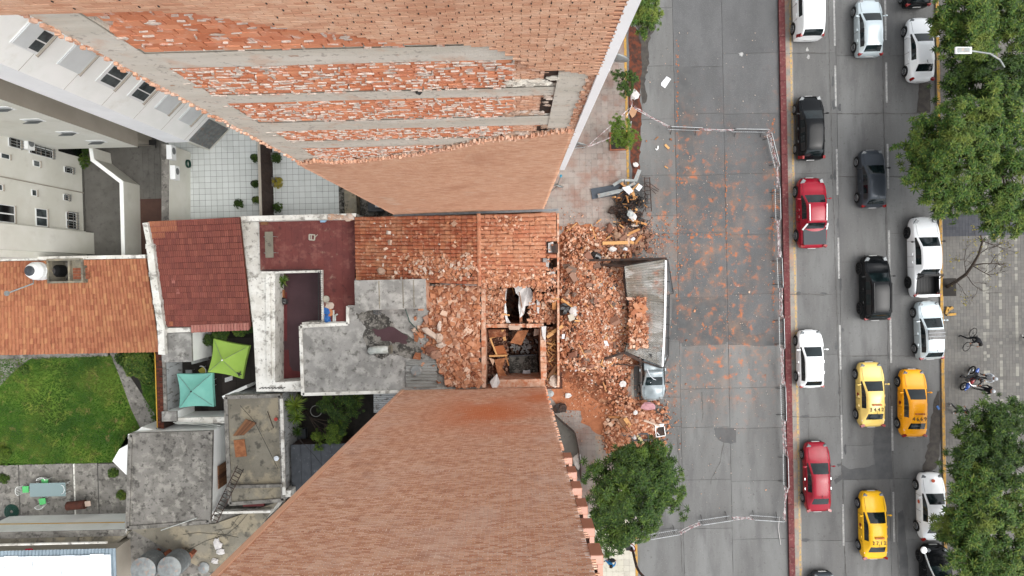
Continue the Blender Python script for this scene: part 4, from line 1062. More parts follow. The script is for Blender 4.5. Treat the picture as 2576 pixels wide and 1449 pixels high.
# red terrace
zt_ = 4.0
poly_slab('red_terrace', [(652, 554), (893, 554), (893, 768), (873, 772), (873, 810), (814, 810), (814, 680), (655, 680)], 3.5, zt_, M['terrace_red'])
mb = MB()
for q in ([(655, 553), (893, 553)],): pass
tms = []
x0, y0, x1, y1 = rect(655, 556, 892, 678, zt_); x = x0 + .2
while x < x1:
    y = y0 + .2
    while y < y1: tms.append(TRS((x, y, zt_ + .004 + random.uniform(-.003, .003)), (.39, .39, .02))); y += .4
    x += .4
x0, y0, x1, y1 = rect(816, 680, 872, 808, zt_); x = x0 + .2
while x < x1 - .1:
    y = y0 + .2
    while y < y1: tms.append(TRS((x, y, zt_ + .004 + random.uniform(-.003, .003)), (.39, .39, .02))); y += .4
    x += .4
pieces('terrace_tile', tms, M['terrace_red'], hc, plural='terrace_tiles')
# sunken patio
x0, y0, x1, y1 = rect(690, 676, 822, 962, 2.2)
MB().box(x0 - .3, y0 - .3, 2.0, x1 + .3, y1 + .3, 2.2).build('patio_floor', M['patio_dark'], hc)
for pts in ([(704, 735), (722, 735), (722, 858), (705, 858)], [(706, 880), (726, 880), (728, 918), (736, 932), (757, 935), (757, 955), (706, 952)]): 
    MB().prism(pp(pts, 2.21), 2.205, 2.212).build('red_floor_band', M['patio_red'], hc)
mb = MB(); xw1 = P(681, 800, 3.85).x
# patio wall faces come from the white band; railing and low wall along the terrace
a, b, c = P(657, 684, 4.25), P(809, 681, 4.25), P(812, 810, 4.25)
mb = MB().box(a.x, a.y - .12, 3.5, c.x + .05, a.y + .02, 4.25).box(c.x - .09, c.y, 2.2, c.x + .05, a.y - .121, 4.25)
mb.build('terrace_low_wall', M['old_white'], hc)
mb = MB(); 
mb.bar(P(660, 679, 4.8), P(806, 677, 4.8), .03); mb.bar(P(806, 680, 4.8), P(808, 808, 4.8), .03)
n = 30
for k in range(n): mb.bar(P(660 + 146 * k / n, 680, 4.2), P(660 + 146 * k / n, 680, 4.8), .02)
for k in range(28): mb.bar(P(801, 683 + 4.5 * k, 4.35), P(811, 683 + 4.5 * k, 4.35), .02, .02)
mb.bar(P(801, 683, 4.35), P(801, 808, 4.35), .03)
mb.build('terrace_railing', M['black_metal'], hc)
mb = MB().box(P(760, 812, 4.0).x, P(760, 819, 4.0).y, 2.2, P(875, 812, 4.0).x, P(760, 811, 4.0).y, 4.05); mb.build('patio_south_wall', M['old_white'], hc)
# grey flat roof with parapet rim
zF = 4.3
poly_slab('flat_roof', [(756, 820), (875, 814), (875, 768), (893, 768), (893, 700), (1080, 700), (1080, 716), (1212, 716), (1212, 976), (762, 994)], 4.0, zF, M['roof_concrete'])
MB().prism(pp([(760, 825), (1205, 825), (1205, 972), (764, 990)], 4.0), 0, 3.99).build('lower_wall', M['old_white'], hc)
mb = MB()
for a, b in (((756, 820), (762, 994)), ((762, 992), (1010, 985)), ((756, 821), (875, 815)), ((875, 815), (875, 770))): mb.bar(P(*a, zF + .03), P(*b, zF + .03), .2, .08)
mb.build('roof_rim', M['old_white'], hc)
def blotpoly(pts, n=5, jit=.08, z=4.3):
    q = []
    for i in range(len(pts)):
        a = P(*pts[i], z); b = P(*pts[(i + 1) % len(pts)], z)
        for k in range(n): p = a.lerp(b, k / n); q.append((p.x + random.uniform(-jit, jit), p.y + random.uniform(-jit, jit)))
    return q
MB().prism(blotpoly([(896, 790), (925, 782), (950, 780), (978, 800), (1000, 830), (1030, 845), (1060, 880), (1060, 905), (1020, 900), (985, 890), (960, 905), (930, 890), (912, 850), (920, 820), (900, 805)]), zF + .001, zF + .005).build('black_stain', M['black_stain'], hc)
MB().prism(blotpoly([(935, 830), (990, 825), (1025, 850), (1020, 870), (980, 860), (950, 850)], jit=.12), zF + .006, zF + .01).build('black_stain', M['patio_dark'], hc)
# concrete stair box
x0, y0, x1, y1 = rect(895, 706, 1070, 776, 6.4)
MB().box(x0, y0, zF + .001, x1, y1, 6.3).build('stair_box', M['inner_plaster'], hc)
rb = MB().box(x0 - .06, y0 - .06, 6.301, x1 + .04, y1 + .06, 6.42).build('stair_box_roof', M['roof_concrete'], hc)
mb = MB()
for u in (953, 1013, 1040): mb.box(P(u, 740, 6.42).x, y0, 6.421, P(u, 740, 6.42).x + .05, y1, 6.44)
mb.build('roof_seam', M['tan_concrete'], rb)
# tiled roofs either side of the ridge
zr, ze1, ze2 = 6.3, 4.7, 5.1
RA, RB = P(1204, 541, zr), P(1206, 716, zr)
EA, EB = P(894, 546, ze1), P(897, 705, ze1)
hole1 = pp([(1152, 681), (1192, 681), (1194, 700), (1152, 700)], 6.1)
sk1 = lambda p: inpoly(p.x, p.y, hole1)
# left plane: ridge RA-RB, eave EA-EB
tile_roof(hc, 'roof_tile', RA, RB, EB, EA, .235, .345, M['tile_collapse'], TILE, skip=sk1, hz=.35, plural='west_roof_tiles', jit=.02)
FA, FB = P(1398, 534, ze2), P(1400, 722, ze2)
hole2 = pp([(1372, 610), (1405, 608), (1405, 640), (1372, 642)], 5.2)
hole3 = pp([(1364, 645), (1405, 645), (1405, 722), (1388, 722), (1384, 690), (1372, 680), (1366, 665)], 5.2)
sk2 = lambda p: inpoly(p.x, p.y, hole2) or inpoly(p.x, p.y, hole3) or (p.y < P(1250, 705, 5.8).y and random.random() < .35)
tile_roof(hc, 'roof_tile', RA, RB, FB, FA, .235, .345, M['tile_collapse2'], TILE, skip=sk2, hz=.35, plural='east_roof_tiles', jit=.03)
rt = [TRS(RA.lerp(RB, (k + .5) / 18) + Vector((0, 0, .06)), (.24, .42, .3), Matrix.Rotation(random.uniform(-.05, .05), 3, 'Z')) for k in range(18)]
pieces('ridge_tile', rt, M['tile_collapse2'], hc, TILE)
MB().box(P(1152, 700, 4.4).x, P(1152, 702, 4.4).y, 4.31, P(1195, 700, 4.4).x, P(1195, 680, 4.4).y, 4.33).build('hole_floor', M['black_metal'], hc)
# gable-like wall under the ridge, torn sheet between roof and flat roof
mb = MB()
mb.add([P(1206, 717, zr - .1), P(1080, 712, 5.3), P(1080, 712, 4.3), P(1206, 717, 4.3)], [(0, 1, 2, 3), (3, 2, 1, 0)]); 
mb.build('gable_wall', M['inner_plaster'], hc)
mb = MB().grid(lambda s_, t_: P(1105 + 95 * s_, 702 + 16 * t_, 5.2 + .9 * s_ - 1.1 * t_ + .08 * math.sin(9 * s_)), 8, 3); mb.build('torn_flashing', M['white_cloth'], hc)
# walls of the front rooms: torn wall tops
zw = 4.4
def wall_top(pts, w, z, m='inner_plaster', name='broken_wall', zb=0.2, rag=.12):
    mb = MB()
    for (a, b) in zip(pts, pts[1:]):
        A_, B_ = P(*a, z), P(*b, z); n = max(1, int((B_ - A_).length / .35)); dr = (B_ - A_).normalized()
        for k in range(n):
            p = A_.lerp(B_, k / n); q = A_.lerp(B_, (k + 1) / n); zz = z + random.uniform(-rag, rag)
            mb.bar((p.x, p.y, (zz + zb) / 2), (q.x - dr.x * .004, q.y - dr.y * .004, (zz + zb) / 2), w * random.uniform(.94, 1.04), zz - zb)
    return mb.build(name, M[m], hc)
wall_top([(1216, 712), (1217, 975)], .27, 4.6)
wall_top([(1223, 820), (1368, 819)], .24, 4.45)
wall_top([(1366, 826), (1368, 955)], .36, 4.55)
wall_top([(1308, 735), (1311, 812)], .18, 4.0, rag=.25)
wall_top([(1404, 536), (1405, 975)], .13, 5.1, 'inner_plaster', 'facade_wall', rag=.18)
wall_top([(1240, 966), (1372, 963)], .5, 4.5, 'inner_plaster', 'south_wall', rag=.02)
# room floors: ground slab, dark
x0, y0, x1, y1 = rect(1210, 710, 1412, 980, .2)
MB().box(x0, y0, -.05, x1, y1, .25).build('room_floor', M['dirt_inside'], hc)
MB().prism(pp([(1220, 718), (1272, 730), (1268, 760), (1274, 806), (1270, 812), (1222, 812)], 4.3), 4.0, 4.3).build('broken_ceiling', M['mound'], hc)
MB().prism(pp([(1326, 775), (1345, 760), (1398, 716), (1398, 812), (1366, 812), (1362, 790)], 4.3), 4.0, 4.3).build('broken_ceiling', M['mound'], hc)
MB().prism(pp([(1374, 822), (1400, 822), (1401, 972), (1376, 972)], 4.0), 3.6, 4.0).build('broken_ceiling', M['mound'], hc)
# mezzanine strip with cardboard-coloured ceiling boards
MB().prism(pp([(1224, 828), (1276, 828), (1274, 870), (1279, 925), (1277, 955), (1226, 955)], 2.3), 2.1, 2.3).build('sagging_ceiling', M['dirt_inside'], hc)
for pts, z, mm in (([(1303, 832), (1330, 830), (1312, 868), (1283, 862)], 3.3, 'card_dusty'), ([(1228, 829), (1272, 829), (1273, 847), (1230, 849)], 4.1, 'mound'), ([(1240, 872), (1266, 868), (1276, 890), (1250, 898)], 2.8, 'cardboard'), ([(1244, 905), (1272, 900), (1264, 925), (1278, 952), (1256, 958), (1248, 930)], 2.9, 'card_dusty'), ([(1344, 827), (1357, 828), (1356, 842), (1342, 846)], 3.2, 'plaster_chunk'), ([(1230, 900), (1245, 905), (1240, 920)], 3.1, 'plaster_chunk')):
    c = P(pts[0][0], pts[0][1], z); mb = MB(); w = [P(u, v, z + random.uniform(-.25, .25)) for u, v in pts]
    mb.add(w + [p - Vector((0, 0, .03)) for p in w], [tuple(range(len(w))), tuple(range(2 * len(w) - 1, len(w) - 1, -1))] + [(i, len(w) + i, len(w) + (i + 1) % len(w), (i + 1) % len(w)) for i in range(len(w))])
    o = mb.top('ceiling_board', M[mm], {'card_dusty': 'brown hanging board', 'mound': 'dusty square panel', 'cardboard': 'brown cardboard-like sheet', 'plaster_chunk': 'pale plaster sheet'}[mm] + ' inside the open front room, ' + ('by its north wall' if pts[0][1] < 850 else 'halfway down its west side' if pts[0][1] < 899 else 'near its south-west corner'), 'board')
MB().box(*[*rect(1281, 893, 1352, 950, 1.6)[:2], 1.2, *rect(1281, 893, 1352, 950, 1.6)[2:], 1.6]).build('dark_slab', M['black_stain'], hc)
MB().bar(P(1281, 896, 1.9), P(1352, 892, 1.95), .08, .3).build('slab_edge', M['corr_dark'], hc)
# white plaster shreds hanging around the hole
def shred(pts, z0, z1, mm, label, cat='plaster sheet'):
    w = [P(u, v, z0 + (z1 - z0) * random.random()) for u, v in pts]
    mb = MB().add(w + [p - Vector((0, 0, .04)) for p in w], [tuple(range(len(w))), tuple(range(2 * len(w) - 1, len(w) - 1, -1))] + [(i, len(w) + i, len(w) + (i + 1) % len(w), (i + 1) % len(w)) for i in range(len(w))])
    return mb.top('plaster_sheet', M[mm], label, cat)
shred([(1293, 720), (1330, 718), (1342, 740), (1345, 765), (1322, 770), (1318, 790), (1308, 800), (1304, 770), (1306, 745), (1298, 738)], 4.3, 4.7, 'white_cloth', 'large torn white plaster sheet hanging right of the black hole in the roof')
shred([(1272, 722), (1276, 722), (1272, 760), (1277, 800), (1285, 812), (1274, 812), (1268, 785)], 4.35, 4.5, 'white_cloth', 'narrow white plaster edge along the left side of the black hole in the roof')
shred([(1278, 819), (1312, 820), (1306, 830), (1282, 830)], 4.6, 4.7, 'plaster_chunk', 'cream plaster slab lying across the wall above the open front room')
shred([(1366, 645), (1382, 645), (1380, 682), (1366, 672)], 5.0, 5.2, 'white_cloth', 'white plaster sheet exposed near the street edge of the east roof, the upper of two')
shred([(1384, 678), (1396, 680), (1398, 705), (1385, 702)], 5.0, 5.2, 'white_cloth', 'white plaster sheet exposed near the street edge of the east roof, the lower of two')
shred([(1379, 612), (1392, 608), (1395, 640), (1379, 640)], 5.0, 5.15, 'white_cloth', 'white plaster square around the small hole in the east roof')
shred([(1386, 615), (1404, 612), (1404, 636), (1390, 636)], 5.25, 5.3, 'rust_black', 'small dark hole through the east roof beside the facade', 'hole')
shred([(1362, 822), (1374, 820), (1372, 860), (1364, 845)], 4.65, 4.7, 'white_cloth', 'white plaster patch on the top of the wall right of the open front room')
shred([(1232, 960), (1250, 940), (1258, 962), (1250, 975), (1238, 975)], 4.7, 4.9, 'white_cloth', 'crumpled white foil at the south-west corner of the open front room')
shred([(1350, 750), (1358, 750), (1356, 790), (1351, 785)], 4.5, 4.6, 'white_cloth', 'thin white plaster strip standing between the two broken ceilings')
# corrugated sheet with a round lid and vent tube
mb = MB(); nwv = 26
mb.grid(lambda s_, t_: P(1021 + 78 * s_, 907 + 68 * t_, zF + .14 + .03 * math.sin(t_ * nwv * 2 * math.pi / 3)), 2, 90)
mb.top('corrugated_sheet', M['corr_old'], 'weathered corrugated sheet lying on the flat roof under the rubble', 'roof sheet')
c = P(1047, 932, zF + .2); MB().lathe(c, [(.33, 0), (.34, .08), (.3, .1)], 20).top('tank_cover', M['galv'], 'round pale metal lid on the corrugated sheet', 'lid')
t = thing('vent_tube', 'fat pale metal vent tube lying bent over on the stained flat roof', 'vent', tuple(P(935, 880, zF)))
MB().tube([P(938, 884, zF), P(934, 882, zF + .35), P(944, 880, zF + .55), P(980, 879, zF + .6)], .24, 16).build('tube', M['pipe_white'], t, smooth=True)
a = P(980, 879, zF + .6); MB().tube([a, a + Vector((.12, 0, .02))], .27, 16).build('rim', M['tan_concrete'], t)
# terrace objects
t = thing('work_bench', 'grey slab bench on thin metal legs standing on the red terrace', 'bench', tuple(P(676, 616, zt_)))
x0, y0, x1, y1 = rect(667, 583, 687, 648, zt_ + .6); MB().box(x0, y0, zt_ + .55, x1, y1, zt_ + .62).build('slab', M['tan_concrete'], t)
for (x, y) in ((x0 - .1, y0 + .3), (x1 + .1, y0 + .3), (x0 - .1, y1 - .3), (x1 + .1, y1 - .3)): MB().tube([(x, y, zt_), (x, y, zt_ + .54), (((x0 + x1) / 2), y, zt_ + .54)], .02, 5).build('leg', M['galv'], t)
mb = MB()
for a, b in (((778, 590), (778, 603)), ((778, 603), (791, 604)), ((791, 604), (792, 591)), ((778, 590), (792, 591)), ((783, 591), (783, 603))): mb.bar(P(*a, zt_ + .05), P(*b, zt_ + .05), .07, .05)
mb.bar(P(790, 600, zt_ + .06), P(799, 590, zt_ + .06), .03); mb.top('small_frame', M['pave_light'], 'small broken pale frame lying on the red terrace', 'frame')
mb = MB().tube([P(806, 556, zt_ + .12), P(818, 556, zt_ + .12)], .09, 8).tube([P(818, 556, zt_ + .12), P(821, 556, zt_ + .12)], .04, 8); mb.top('water_bottle', mk('blue_clear', '9cc4e0', rough=.3), 'large pale blue bottle lying by the white party wall on the terrace', 'bottle')
x0, y0, x1, y1 = rect(654, 557, 671, 565, zt_ + .3); MB().box(x0, y0, zt_ + .01, x1, y1, zt_ + .2).top('wooden_box', M['wood_old'], 'low brown wooden box in the top left corner of the terrace', 'box')
c = P(823, 752, zt_); MB().lathe(c, [(.17, 0), (.2, .25), (.22, .27), (.2, .28), (.17, .2)], 16).top('plant_pot', M['pave_light'], 'pale round pot with orange soil beside the terrace railing', 'pot')
for k, (u, v, mm, lb) in enumerate(((829, 768, 'plaster_chunk', 'crumpled greyish sack behind the round pot on the terrace'), (823, 783, 'blue_plastic', 'blue cloth lying by the railing, the upper one'), (823, 802, 'blue_plastic', 'blue cloth lying by the railing, the lower one'), (833, 786, 'orange_sheet', 'orange rag beside the blue cloths on the terrace'))):
    c = P(u, v, zt_ + .06); MB().blob(c, .24, 9, 5, .35, (1, 1, .35)).top('cloth', M[mm], lb, 'cloth')
mb = MB().tube([P(839, 780, zt_ + .1), P(839, 810, zt_ + .1)], .06, 8).tube([P(843, 808, zt_ + .12), P(843, 794, zt_ + .14), P(849, 790, zt_ + .14)], .06, 8); mb.top('drain_pipes', M['pipe_white'], 'white bent drain pipes lying at the corner of the terrace', 'pipe')
# patio things
for (u, v, mm, s_, lb) in ((706, 740, 'cardboard', .32, 'open cardboard box on the red step of the sunken patio'), (708, 758, 'black_bag', .34, 'black plastic bag on the red step of the sunken patio')):
    c = P(u, v, 2.2)
    if mm == 'cardboard':
        b = MB().box(c.x - .3, c.y - .28, 2.21, c.x + .3, c.y + .28, 2.5).box(c.x - .28, c.y + .1, 2.501, c.x + .28, c.y + .3, 2.52).box(c.x - .1, c.y - .15, 2.501, c.x + .05, c.y - .05, 2.55, 1)
        b.top('cardboard_box', [M['card_dusty'], M['paper']], lb, 'box')
    else: MB().blob(c + Vector((.05, 0, .2)), .36, 10, 6, .25, (1.2, .8, .6)).top('rubbish_bag', M[mm], lb, 'bag')
MB().tube([P(1020, 778, 4.6), P(1030, 808, 4.4), P(1053, 834, 4.5)], .03, 5).top('green_hose', M['green_hose'], 'thin green hose lying from the concrete stair box to the rubble', 'hose')
m = MB()
for k in range(5): m.tube([P(948 + 10 * math.cos(a) + k, 786 + 5 * math.sin(a + k), zF + .03) for a in [i * .6 for i in range(9)]], .012, 4)
m.top('cable_coil', M['grey_metal'], 'tangle of grey cable on the black stain below the concrete stair box', 'cable')

# ================================================================ GARDEN, LOWER LEFT
floor('garden_ground', -60, 880, 412, 1170, M['dark_soil'], .008)
gp = [(-40, 905), (80, 899), (283, 894), (300, 945), (330, 1030), (352, 1075), (318, 1110), (283, 1163), (-40, 1172)]
lawn = struct(MB().prism(pp(gp, .03), -.05, .03).build('lawn', M['grass']))
lawn2 = struct(MB().prism(pp([(340, 900), (392, 900), (392, 1078), (385, 1060), (362, 1000)], .03), -.05, .028).build('lawn', M['grass']))
struct(MB().prism(pp([(275, 886), (300, 886), (322, 940), (352, 985), (388, 1040), (392, 1080), (356, 1084), (330, 1030), (300, 945)], .05), -.05, .045).build('garden_path', M['old_concrete']))
struct(MB().prism(pp([(-40, 886), (270, 884), (272, 896), (75, 903), (40, 930), (-40, 1010)], .05), -.05, .04).build('garden_edge_path', M['old_concrete']))
gb = [tuple(p) for p in pp(gp)]; gb2 = pp([(340, 900), (392, 900), (392, 1078), (385, 1060), (362, 1000)])
blade = MB()
for k in range(5):
    a = k * 1.256 + .3; c, s_ = math.cos(a), math.sin(a)
    blade.add([(-.012 * s_, .012 * c, 0), (.012 * s_, -.012 * c, 0), (.05 * c, .05 * s_, .07)], [(0, 1, 2)])
BT = np_tmpl(blade); ms = []
xs = [p[0] for p in gb]; ys = [p[1] for p in gb]
while len(ms) < 14000:
    x, y = random.uniform(-29.8 - 7, -24), random.uniform(min(ys), max(ys))
    if inpoly(x, y, gb) or inpoly(x, y, gb2): ms.append(TRS((x, y, .03), (random.uniform(.7, 1.5),) * 3, Matrix.Rotation(random.random() * 6.28, 3, 'Z')))
o = joined('grass', BT, ms, M['grass_blade']); stuff(o)
# concrete terrace with joints
cp = floor('concrete_terrace', -60, 1165, 322, 1312, M['joint'], .0)
for a, b in ((-60, 48), (50, 185), (187, 247), (249, 322)):
    x0, y0, x1, y1 = rect(a, 1166, b - 1, 1300, .03); MB().box(x0, y0, -.04, x1, y1, .03).build('concrete_slab', M['old_concrete'], cp)
x0, y0, x1, y1 = rect(185.5, 1166, 189.5, 1300, .035); MB().box(x0, y0, .031, x1, y1, .036).build('white_joint', M['old_white'], cp)
# glass table and chairs
c = P(124, 1232, 0); t = thing('garden_table', 'long glass garden table on the concrete terrace by the lawn', 'table', (c.x, c.y, 0))
x0, y0, x1, y1 = rect(75, 1215, 165, 1249, .74); MB().box(x0, y0, .73, x1, y1, .75).build('table_top', M['glass_table'], t)
for x in (x0 + .15, x1 - .15):
    for y in (y0 + .12, y1 - .12): MB().tube([(x, y, 0), (x, y, .729)], .02, 5).build('leg', M['frame_white'], t)
for (u, v, rz, lb) in ((76, 1226, -1.57, 'white wire chair with a green cushion at the left end of the glass table'), (167, 1222, 1.57, 'white wire chair with a green cushion at the right end of the glass table'), (124, 1208, 3.14, 'white wire chair with a green cushion on the lawn side of the glass table'), (118, 1256, .15, 'white wire chair with a green cushion on the wall side of the glass table')):
    patio_chair(u, v, rz, lb, M['green_cushion'], M['frame_white'], 'chairs around the glass table')
t = thing('barrel_grill', 'rusty barrel grill standing on the concrete terrace', 'grill', tuple(P(195, 1270, 0)))
MB().tube([P(170, 1273, .8), P(214, 1269, .8)], .3, 14).build('barrel', M['rust'], t)
for u in (176, 206):
    for d in (-8, 8): MB().tube([P(u, 1271 + d, 0), P(u, 1271 + d * .5, .6)], .02, 5).build('leg', M['rust_black'], t)
MB().bar(P(214, 1268, .8), P(228, 1266, .8), .35, .05).build('side_shelf', M['plaster_chunk'], t)
MB().tube([P(226, 1262, .8), P(232, 1250, .85)], .015, 4).build('handle', M['rust_black'], t)
m = MB(); c = P(29, 1287, .06)
for k in range(7): m.tube([c + Vector(((.14 + .06 * k) * math.cos(a), (.14 + .06 * k) * math.sin(a), .02 * (k % 2) + .02 * math.sin(a * 2))) for a in [i * .4 for i in range(17)]], .03, 5)
m.top('garden_hose', M['green_hose'], 'coiled dark green garden hose on the corner of the concrete terrace', 'hose')
# white chamfered wall
mb = MB().prism(pp([(356, 1074), (388, 1080), (388, 1092), (322, 1092), (318, 1195), (283, 1160), (300, 1130), (312, 1112)], 2.3), 0, 2.3); mb.top('white_wall', M['white_plaster'], 'thick ragged white wall top at the corner of the lawn', 'wall')
# south garden wall
y_ = P(100, 1296, 0).y
t = thing('garden_wall', 'long white wall with a thin yellow pipe below the concrete terrace', 'wall', (P(100, 1296, 0).x, y_, 0))
MB().box(P(-60, 1330, 3).x, y_ - .35, 0, P(316, 1330, 3.2).x, y_, 3.2).build('wall_body', M['white_plaster'], t)
MB().box(P(-60, 1330, 3).x, y_ - .38, 3.2, P(316, 1330, 3.2).x, y_ + .02, 3.26).build('coping', M['old_concrete'], t)
MB().tube([(P(-60, 1330, 3).x, y_ + .03, 1.7), (P(314, 1330, 1.9).x, y_ + .03, 1.9)], .03, 5).build('yellow_pipe', M['yellow_pipe'], t)
# grey roofed shed
def roofed(name, label, quad, z, m, wm, rim='old_concrete', z0=0, th=.2):
    q = [P(u, v, z) for u, v in quad]; c = sum(q, Vector()) / 4; t = thing(name, label, 'shed', (c.x, c.y, z0))
    MB().prism([(p.x, p.y) for p in q], z - th, z).build('roof', m, t)
    s_ = [c + (p - c) * .985 for p in q]
    MB().prism([(p.x, p.y) for p in s_], z0, z - th - .001).build('wall', wm, t)
    if rim:
        r = MB()
        for i in range(4):
            a, b = q[i], q[(i + 1) % 4]; a = c + (a - c) * .965; b = c + (b - c) * .965
            r.bar(a + Vector((0, 0, .05)), b + Vector((0, 0, .05)), .24, .09)
        r.build('rim', M[rim], t)
    return t
t = roofed('grey_roofed_shed', 'square shed with a mottled grey concrete roof below the lawn', [(326, 1090), (535, 1083), (530, 1316), (318, 1332)], 3.3, M['old_concrete'], M['white_plaster'])
MB().tube([P(405, 1334, 3.45), P(495, 1303, 3.5)], .03, 6).top('loose_pole', M['pipe_white'], 'pale thin pole lying on the corner of the mottled grey shed roof', 'pole')
xw = P(533, 1190, 3.2).x
y0, z0 = WX(533, 1222, xw); a = P(534, 1170, 2.3); b = P(560, 1215, .7)
t = thing('shed_shutter', 'brown wooden shutter on the white wall beside the mottled grey shed', 'shutter', (xw + .05, P(545, 1190, 1.5).y, 0.6))
for k in range(5): MB().box(xw + .06, P(545, 1220, 1.6).y + k * .3, .9, xw + .12, P(545, 1220, 1.6).y + k * .3 + .28, 2.5).build('board', M['wood_old'], t)
floor('narrow_yard', 500, 1050, 600, 1300, M['old_white'], .02)
# second flat roof
t = roofed('flat_roofed_annex', 'long flat-roofed annex with a tan stained roof beside the palm garden', [(566, 994), (708, 990), (716, 1262), (577, 1272)], 3.3, M['tan_concrete'], M['old_white_streak'], rim='old_concrete')
MB().box(*rect(580, 1218, 712, 1226, 3.4)[:2], 3.31, *rect(580, 1218, 712, 1226, 3.4)[2:], 3.55).build('cross_rim', M['old_concrete'], t)
m = MB()
for k in range(9): m.bar(P(588 + k * 3.0, 1096 - k * .3, 3.4), P(620 + k * 3, 1055 + k * 1.1, 3.45), .09, .05)
m.top('plank_stack', M['wood_old'], 'rotten grey planks stacked slantwise on the tan roof', 'planks')
MB().prism(pp([(587, 1108), (614, 1105), (620, 1148), (592, 1151)], 3.4), 3.33, 3.37).top('rusty_panel', M['card_dusty'], 'rusty tan panel lying below the plank stack', 'panel')
MB().tube([P(673, 1035, 3.35), P(688, 1077, 3.35)], .025, 5).top('loose_rod', M['rust_black'], 'thin black rod lying on the tan roof', 'rod')
c = P(697, 1152, 3.4); MB().lathe(c, [(.14, 0), (.16, .15), (.1, .16)], 12).top('bucket', M['corr_white'], 'small pale bucket on the tan roof', 'bucket')
c = P(695, 1054, 3.35); MB().lathe(c, [(.1, 0), (.12, .1), (.06, .11)], 10).top('red_pot', mk('red_plastic', 'b0392c', rough=.5), 'small red pot on the tan roof near the parapet', 'pot')
# ladder
a, b = P(537, 1312, 3.5), P(605, 1176, 3.9); t = thing('ladder', 'long black metal ladder leaning between the shed roof and the tan roof', 'ladder', tuple(a))
d = (b - a).normalized(); sd_ = d.cross(Vector((0, 0, 1))).normalized() * .22
for s_ in (-1, 1): MB().bar(a + sd_ * s_, b + sd_ * s_, .05, .04).build('rail', M['rust_black'], t)
for k in range(15):
    p = a.lerp(b, (k + .5) / 15); MB().bar(p - sd_, p + sd_, .035).build('rung', M['rust_black'], t)
# lower roofs, tanks
t = roofed('low_roof_house', 'low building with a patchy grey concrete roof between the shed and the brown brick tower', [(330, 1332), (540, 1318), (700, 1262), (560, 1460)], 2.9, M['tan_concrete'], M['old_white'], rim=None)
MB().prism(pp([(318, 1330), (660, 1280), (700, 1500), (330, 1500)], 2.75), 0, 2.75).build('roof_extension', M['old_concrete'], t)
MB().box(*rect(535, 1286, 680, 1292, 3.3)[:2], 2.8, *rect(535, 1286, 680, 1292, 3.3)[2:], 3.3).build('parapet', M['old_white'], t)
MB().box(*rect(612, 1264, 665, 1273, 2.9)[:2], 2.7, *rect(612, 1264, 665, 1273, 2.9)[2:], 2.99).build('maroon_sill', M['patio_red'], t)
for (u, v, ub, vb, r_, lb, st) in ((358, 1443, 388, 1412, .85, 'left of the pair of big grey water tanks on brick supports', 0), (422, 1443, 452, 1408, .8, 'right of the pair of big grey water tanks, streaked, on brick supports', 1)):
    c = P(ub, vb, 3.6); t = thing('water_tank', lb, 'water tank', tuple(c))
    MB().lathe(c, [(r_ * .9, 0), (r_ * .92, .02), (r_ * .92, .5), (r_ * .94, .55), (r_ * .92, .6), (r_ * .92, 1.25)], 28).build('shell', M['tank_grey'], t)
    MB().lathe(c + Vector((0, 0, 1.251)), [(r_ * .93, 0), (r_ * .93, .06), (r_ * .5, .16), (.1, .19)], 28).build('lid', M['galv'], t)
sp = thing('tank_support', 'row of brick piers under the big grey water tanks', 'brick piers', tuple(P(430, 1410, 2.75)))
for u in (384, 414, 450, 478):
    a = P(u, 1404, 3.5); MB().bar(a + Vector((.1, .3, -.35)), a + Vector((-1.0, -1.1, -.35)), .24, .75).build('pier', M['brick_support'], sp)
c = P(514, 1427, 2.9); MB().lathe(c, [(.36, 0), (.37, .1), (.1, .18)], 20).top('round_cover', M['galv'], 'round pale cover on the low roof beside the tanks', 'cover')
m = MB()
for pts in ([(548, 1340), (556, 1333), (562, 1342), (550, 1350), (545, 1340)], [(460, 1345), (500, 1340), (560, 1345), (600, 1352)], [(470, 1385), (520, 1360), (570, 1345), (600, 1320), (625, 1290)], [(540, 1335), (580, 1328), (600, 1300), (585, 1290)]): m.tube([P(u, v, 2.95) for u, v in pts], .012, 4)
m.top('loose_cables', M['black_metal'], 'thin black cables strewn across the low patchy grey roof', 'cables')
for (u, v, lb) in ((548, 1368, 'long crumpled white wrapper on the low roof, the upper of three'), (556, 1388, 'crumpled white plastic on the low roof, the middle of three'), (541, 1412, 'crumpled white plastic at the foot of the brown brick tower, the lowest of three')):
    MB().blob(P(u, v, 3.0), .24, 9, 5, .4, (1, 1.4 if v < 1370 else .8, .4)).top('white_wrapper', M['white_cloth'], lb, 'plastic wrap')
# corrugated warehouse
t = thing('corrugated_warehouse', 'building with a bright white corrugated roof in the bottom left corner', 'warehouse', tuple(P(150, 1420, 0)))
x0, y0, x1, y1 = rect(-60, 1384, 292, 1500, 4.6)
MB().box(x0, y0, 0, x1 - .1, y1 - .1, 4.4).build('wall', M['beige_dark'], t)
n = int((x1 - x0) / .05)
MB().grid(lambda s_, t_: Vector((x0 + (x1 - x0) * s_, y0 + (y1 - y0) * t_, 4.55 + .03 * math.sin(s_ * (x1 - x0) * 2 * math.pi / .22))), n, 1).build('roof_sheet', M['corr_blue'], t)
xi, yi = P(277, 1400, 4.7).x, P(200, 1397, 4.7).y
k = 0; x = x0
while x < xi - .2:
    w = min(.9, xi - x); MB().box(x, y0, 4.6, x + w - .02, yi + random.uniform(-.04, .04), 4.62 + (k % 2) * .01).build('white_panel', M['corr_white'], t); x += w; k += 1
MB().tube([(x0, y1 + .25, 4.2), (P(270, 1377, 4.2).x, y1 + .25, 4.2)], .08, 6).build('gutter', M['old_white'], t)
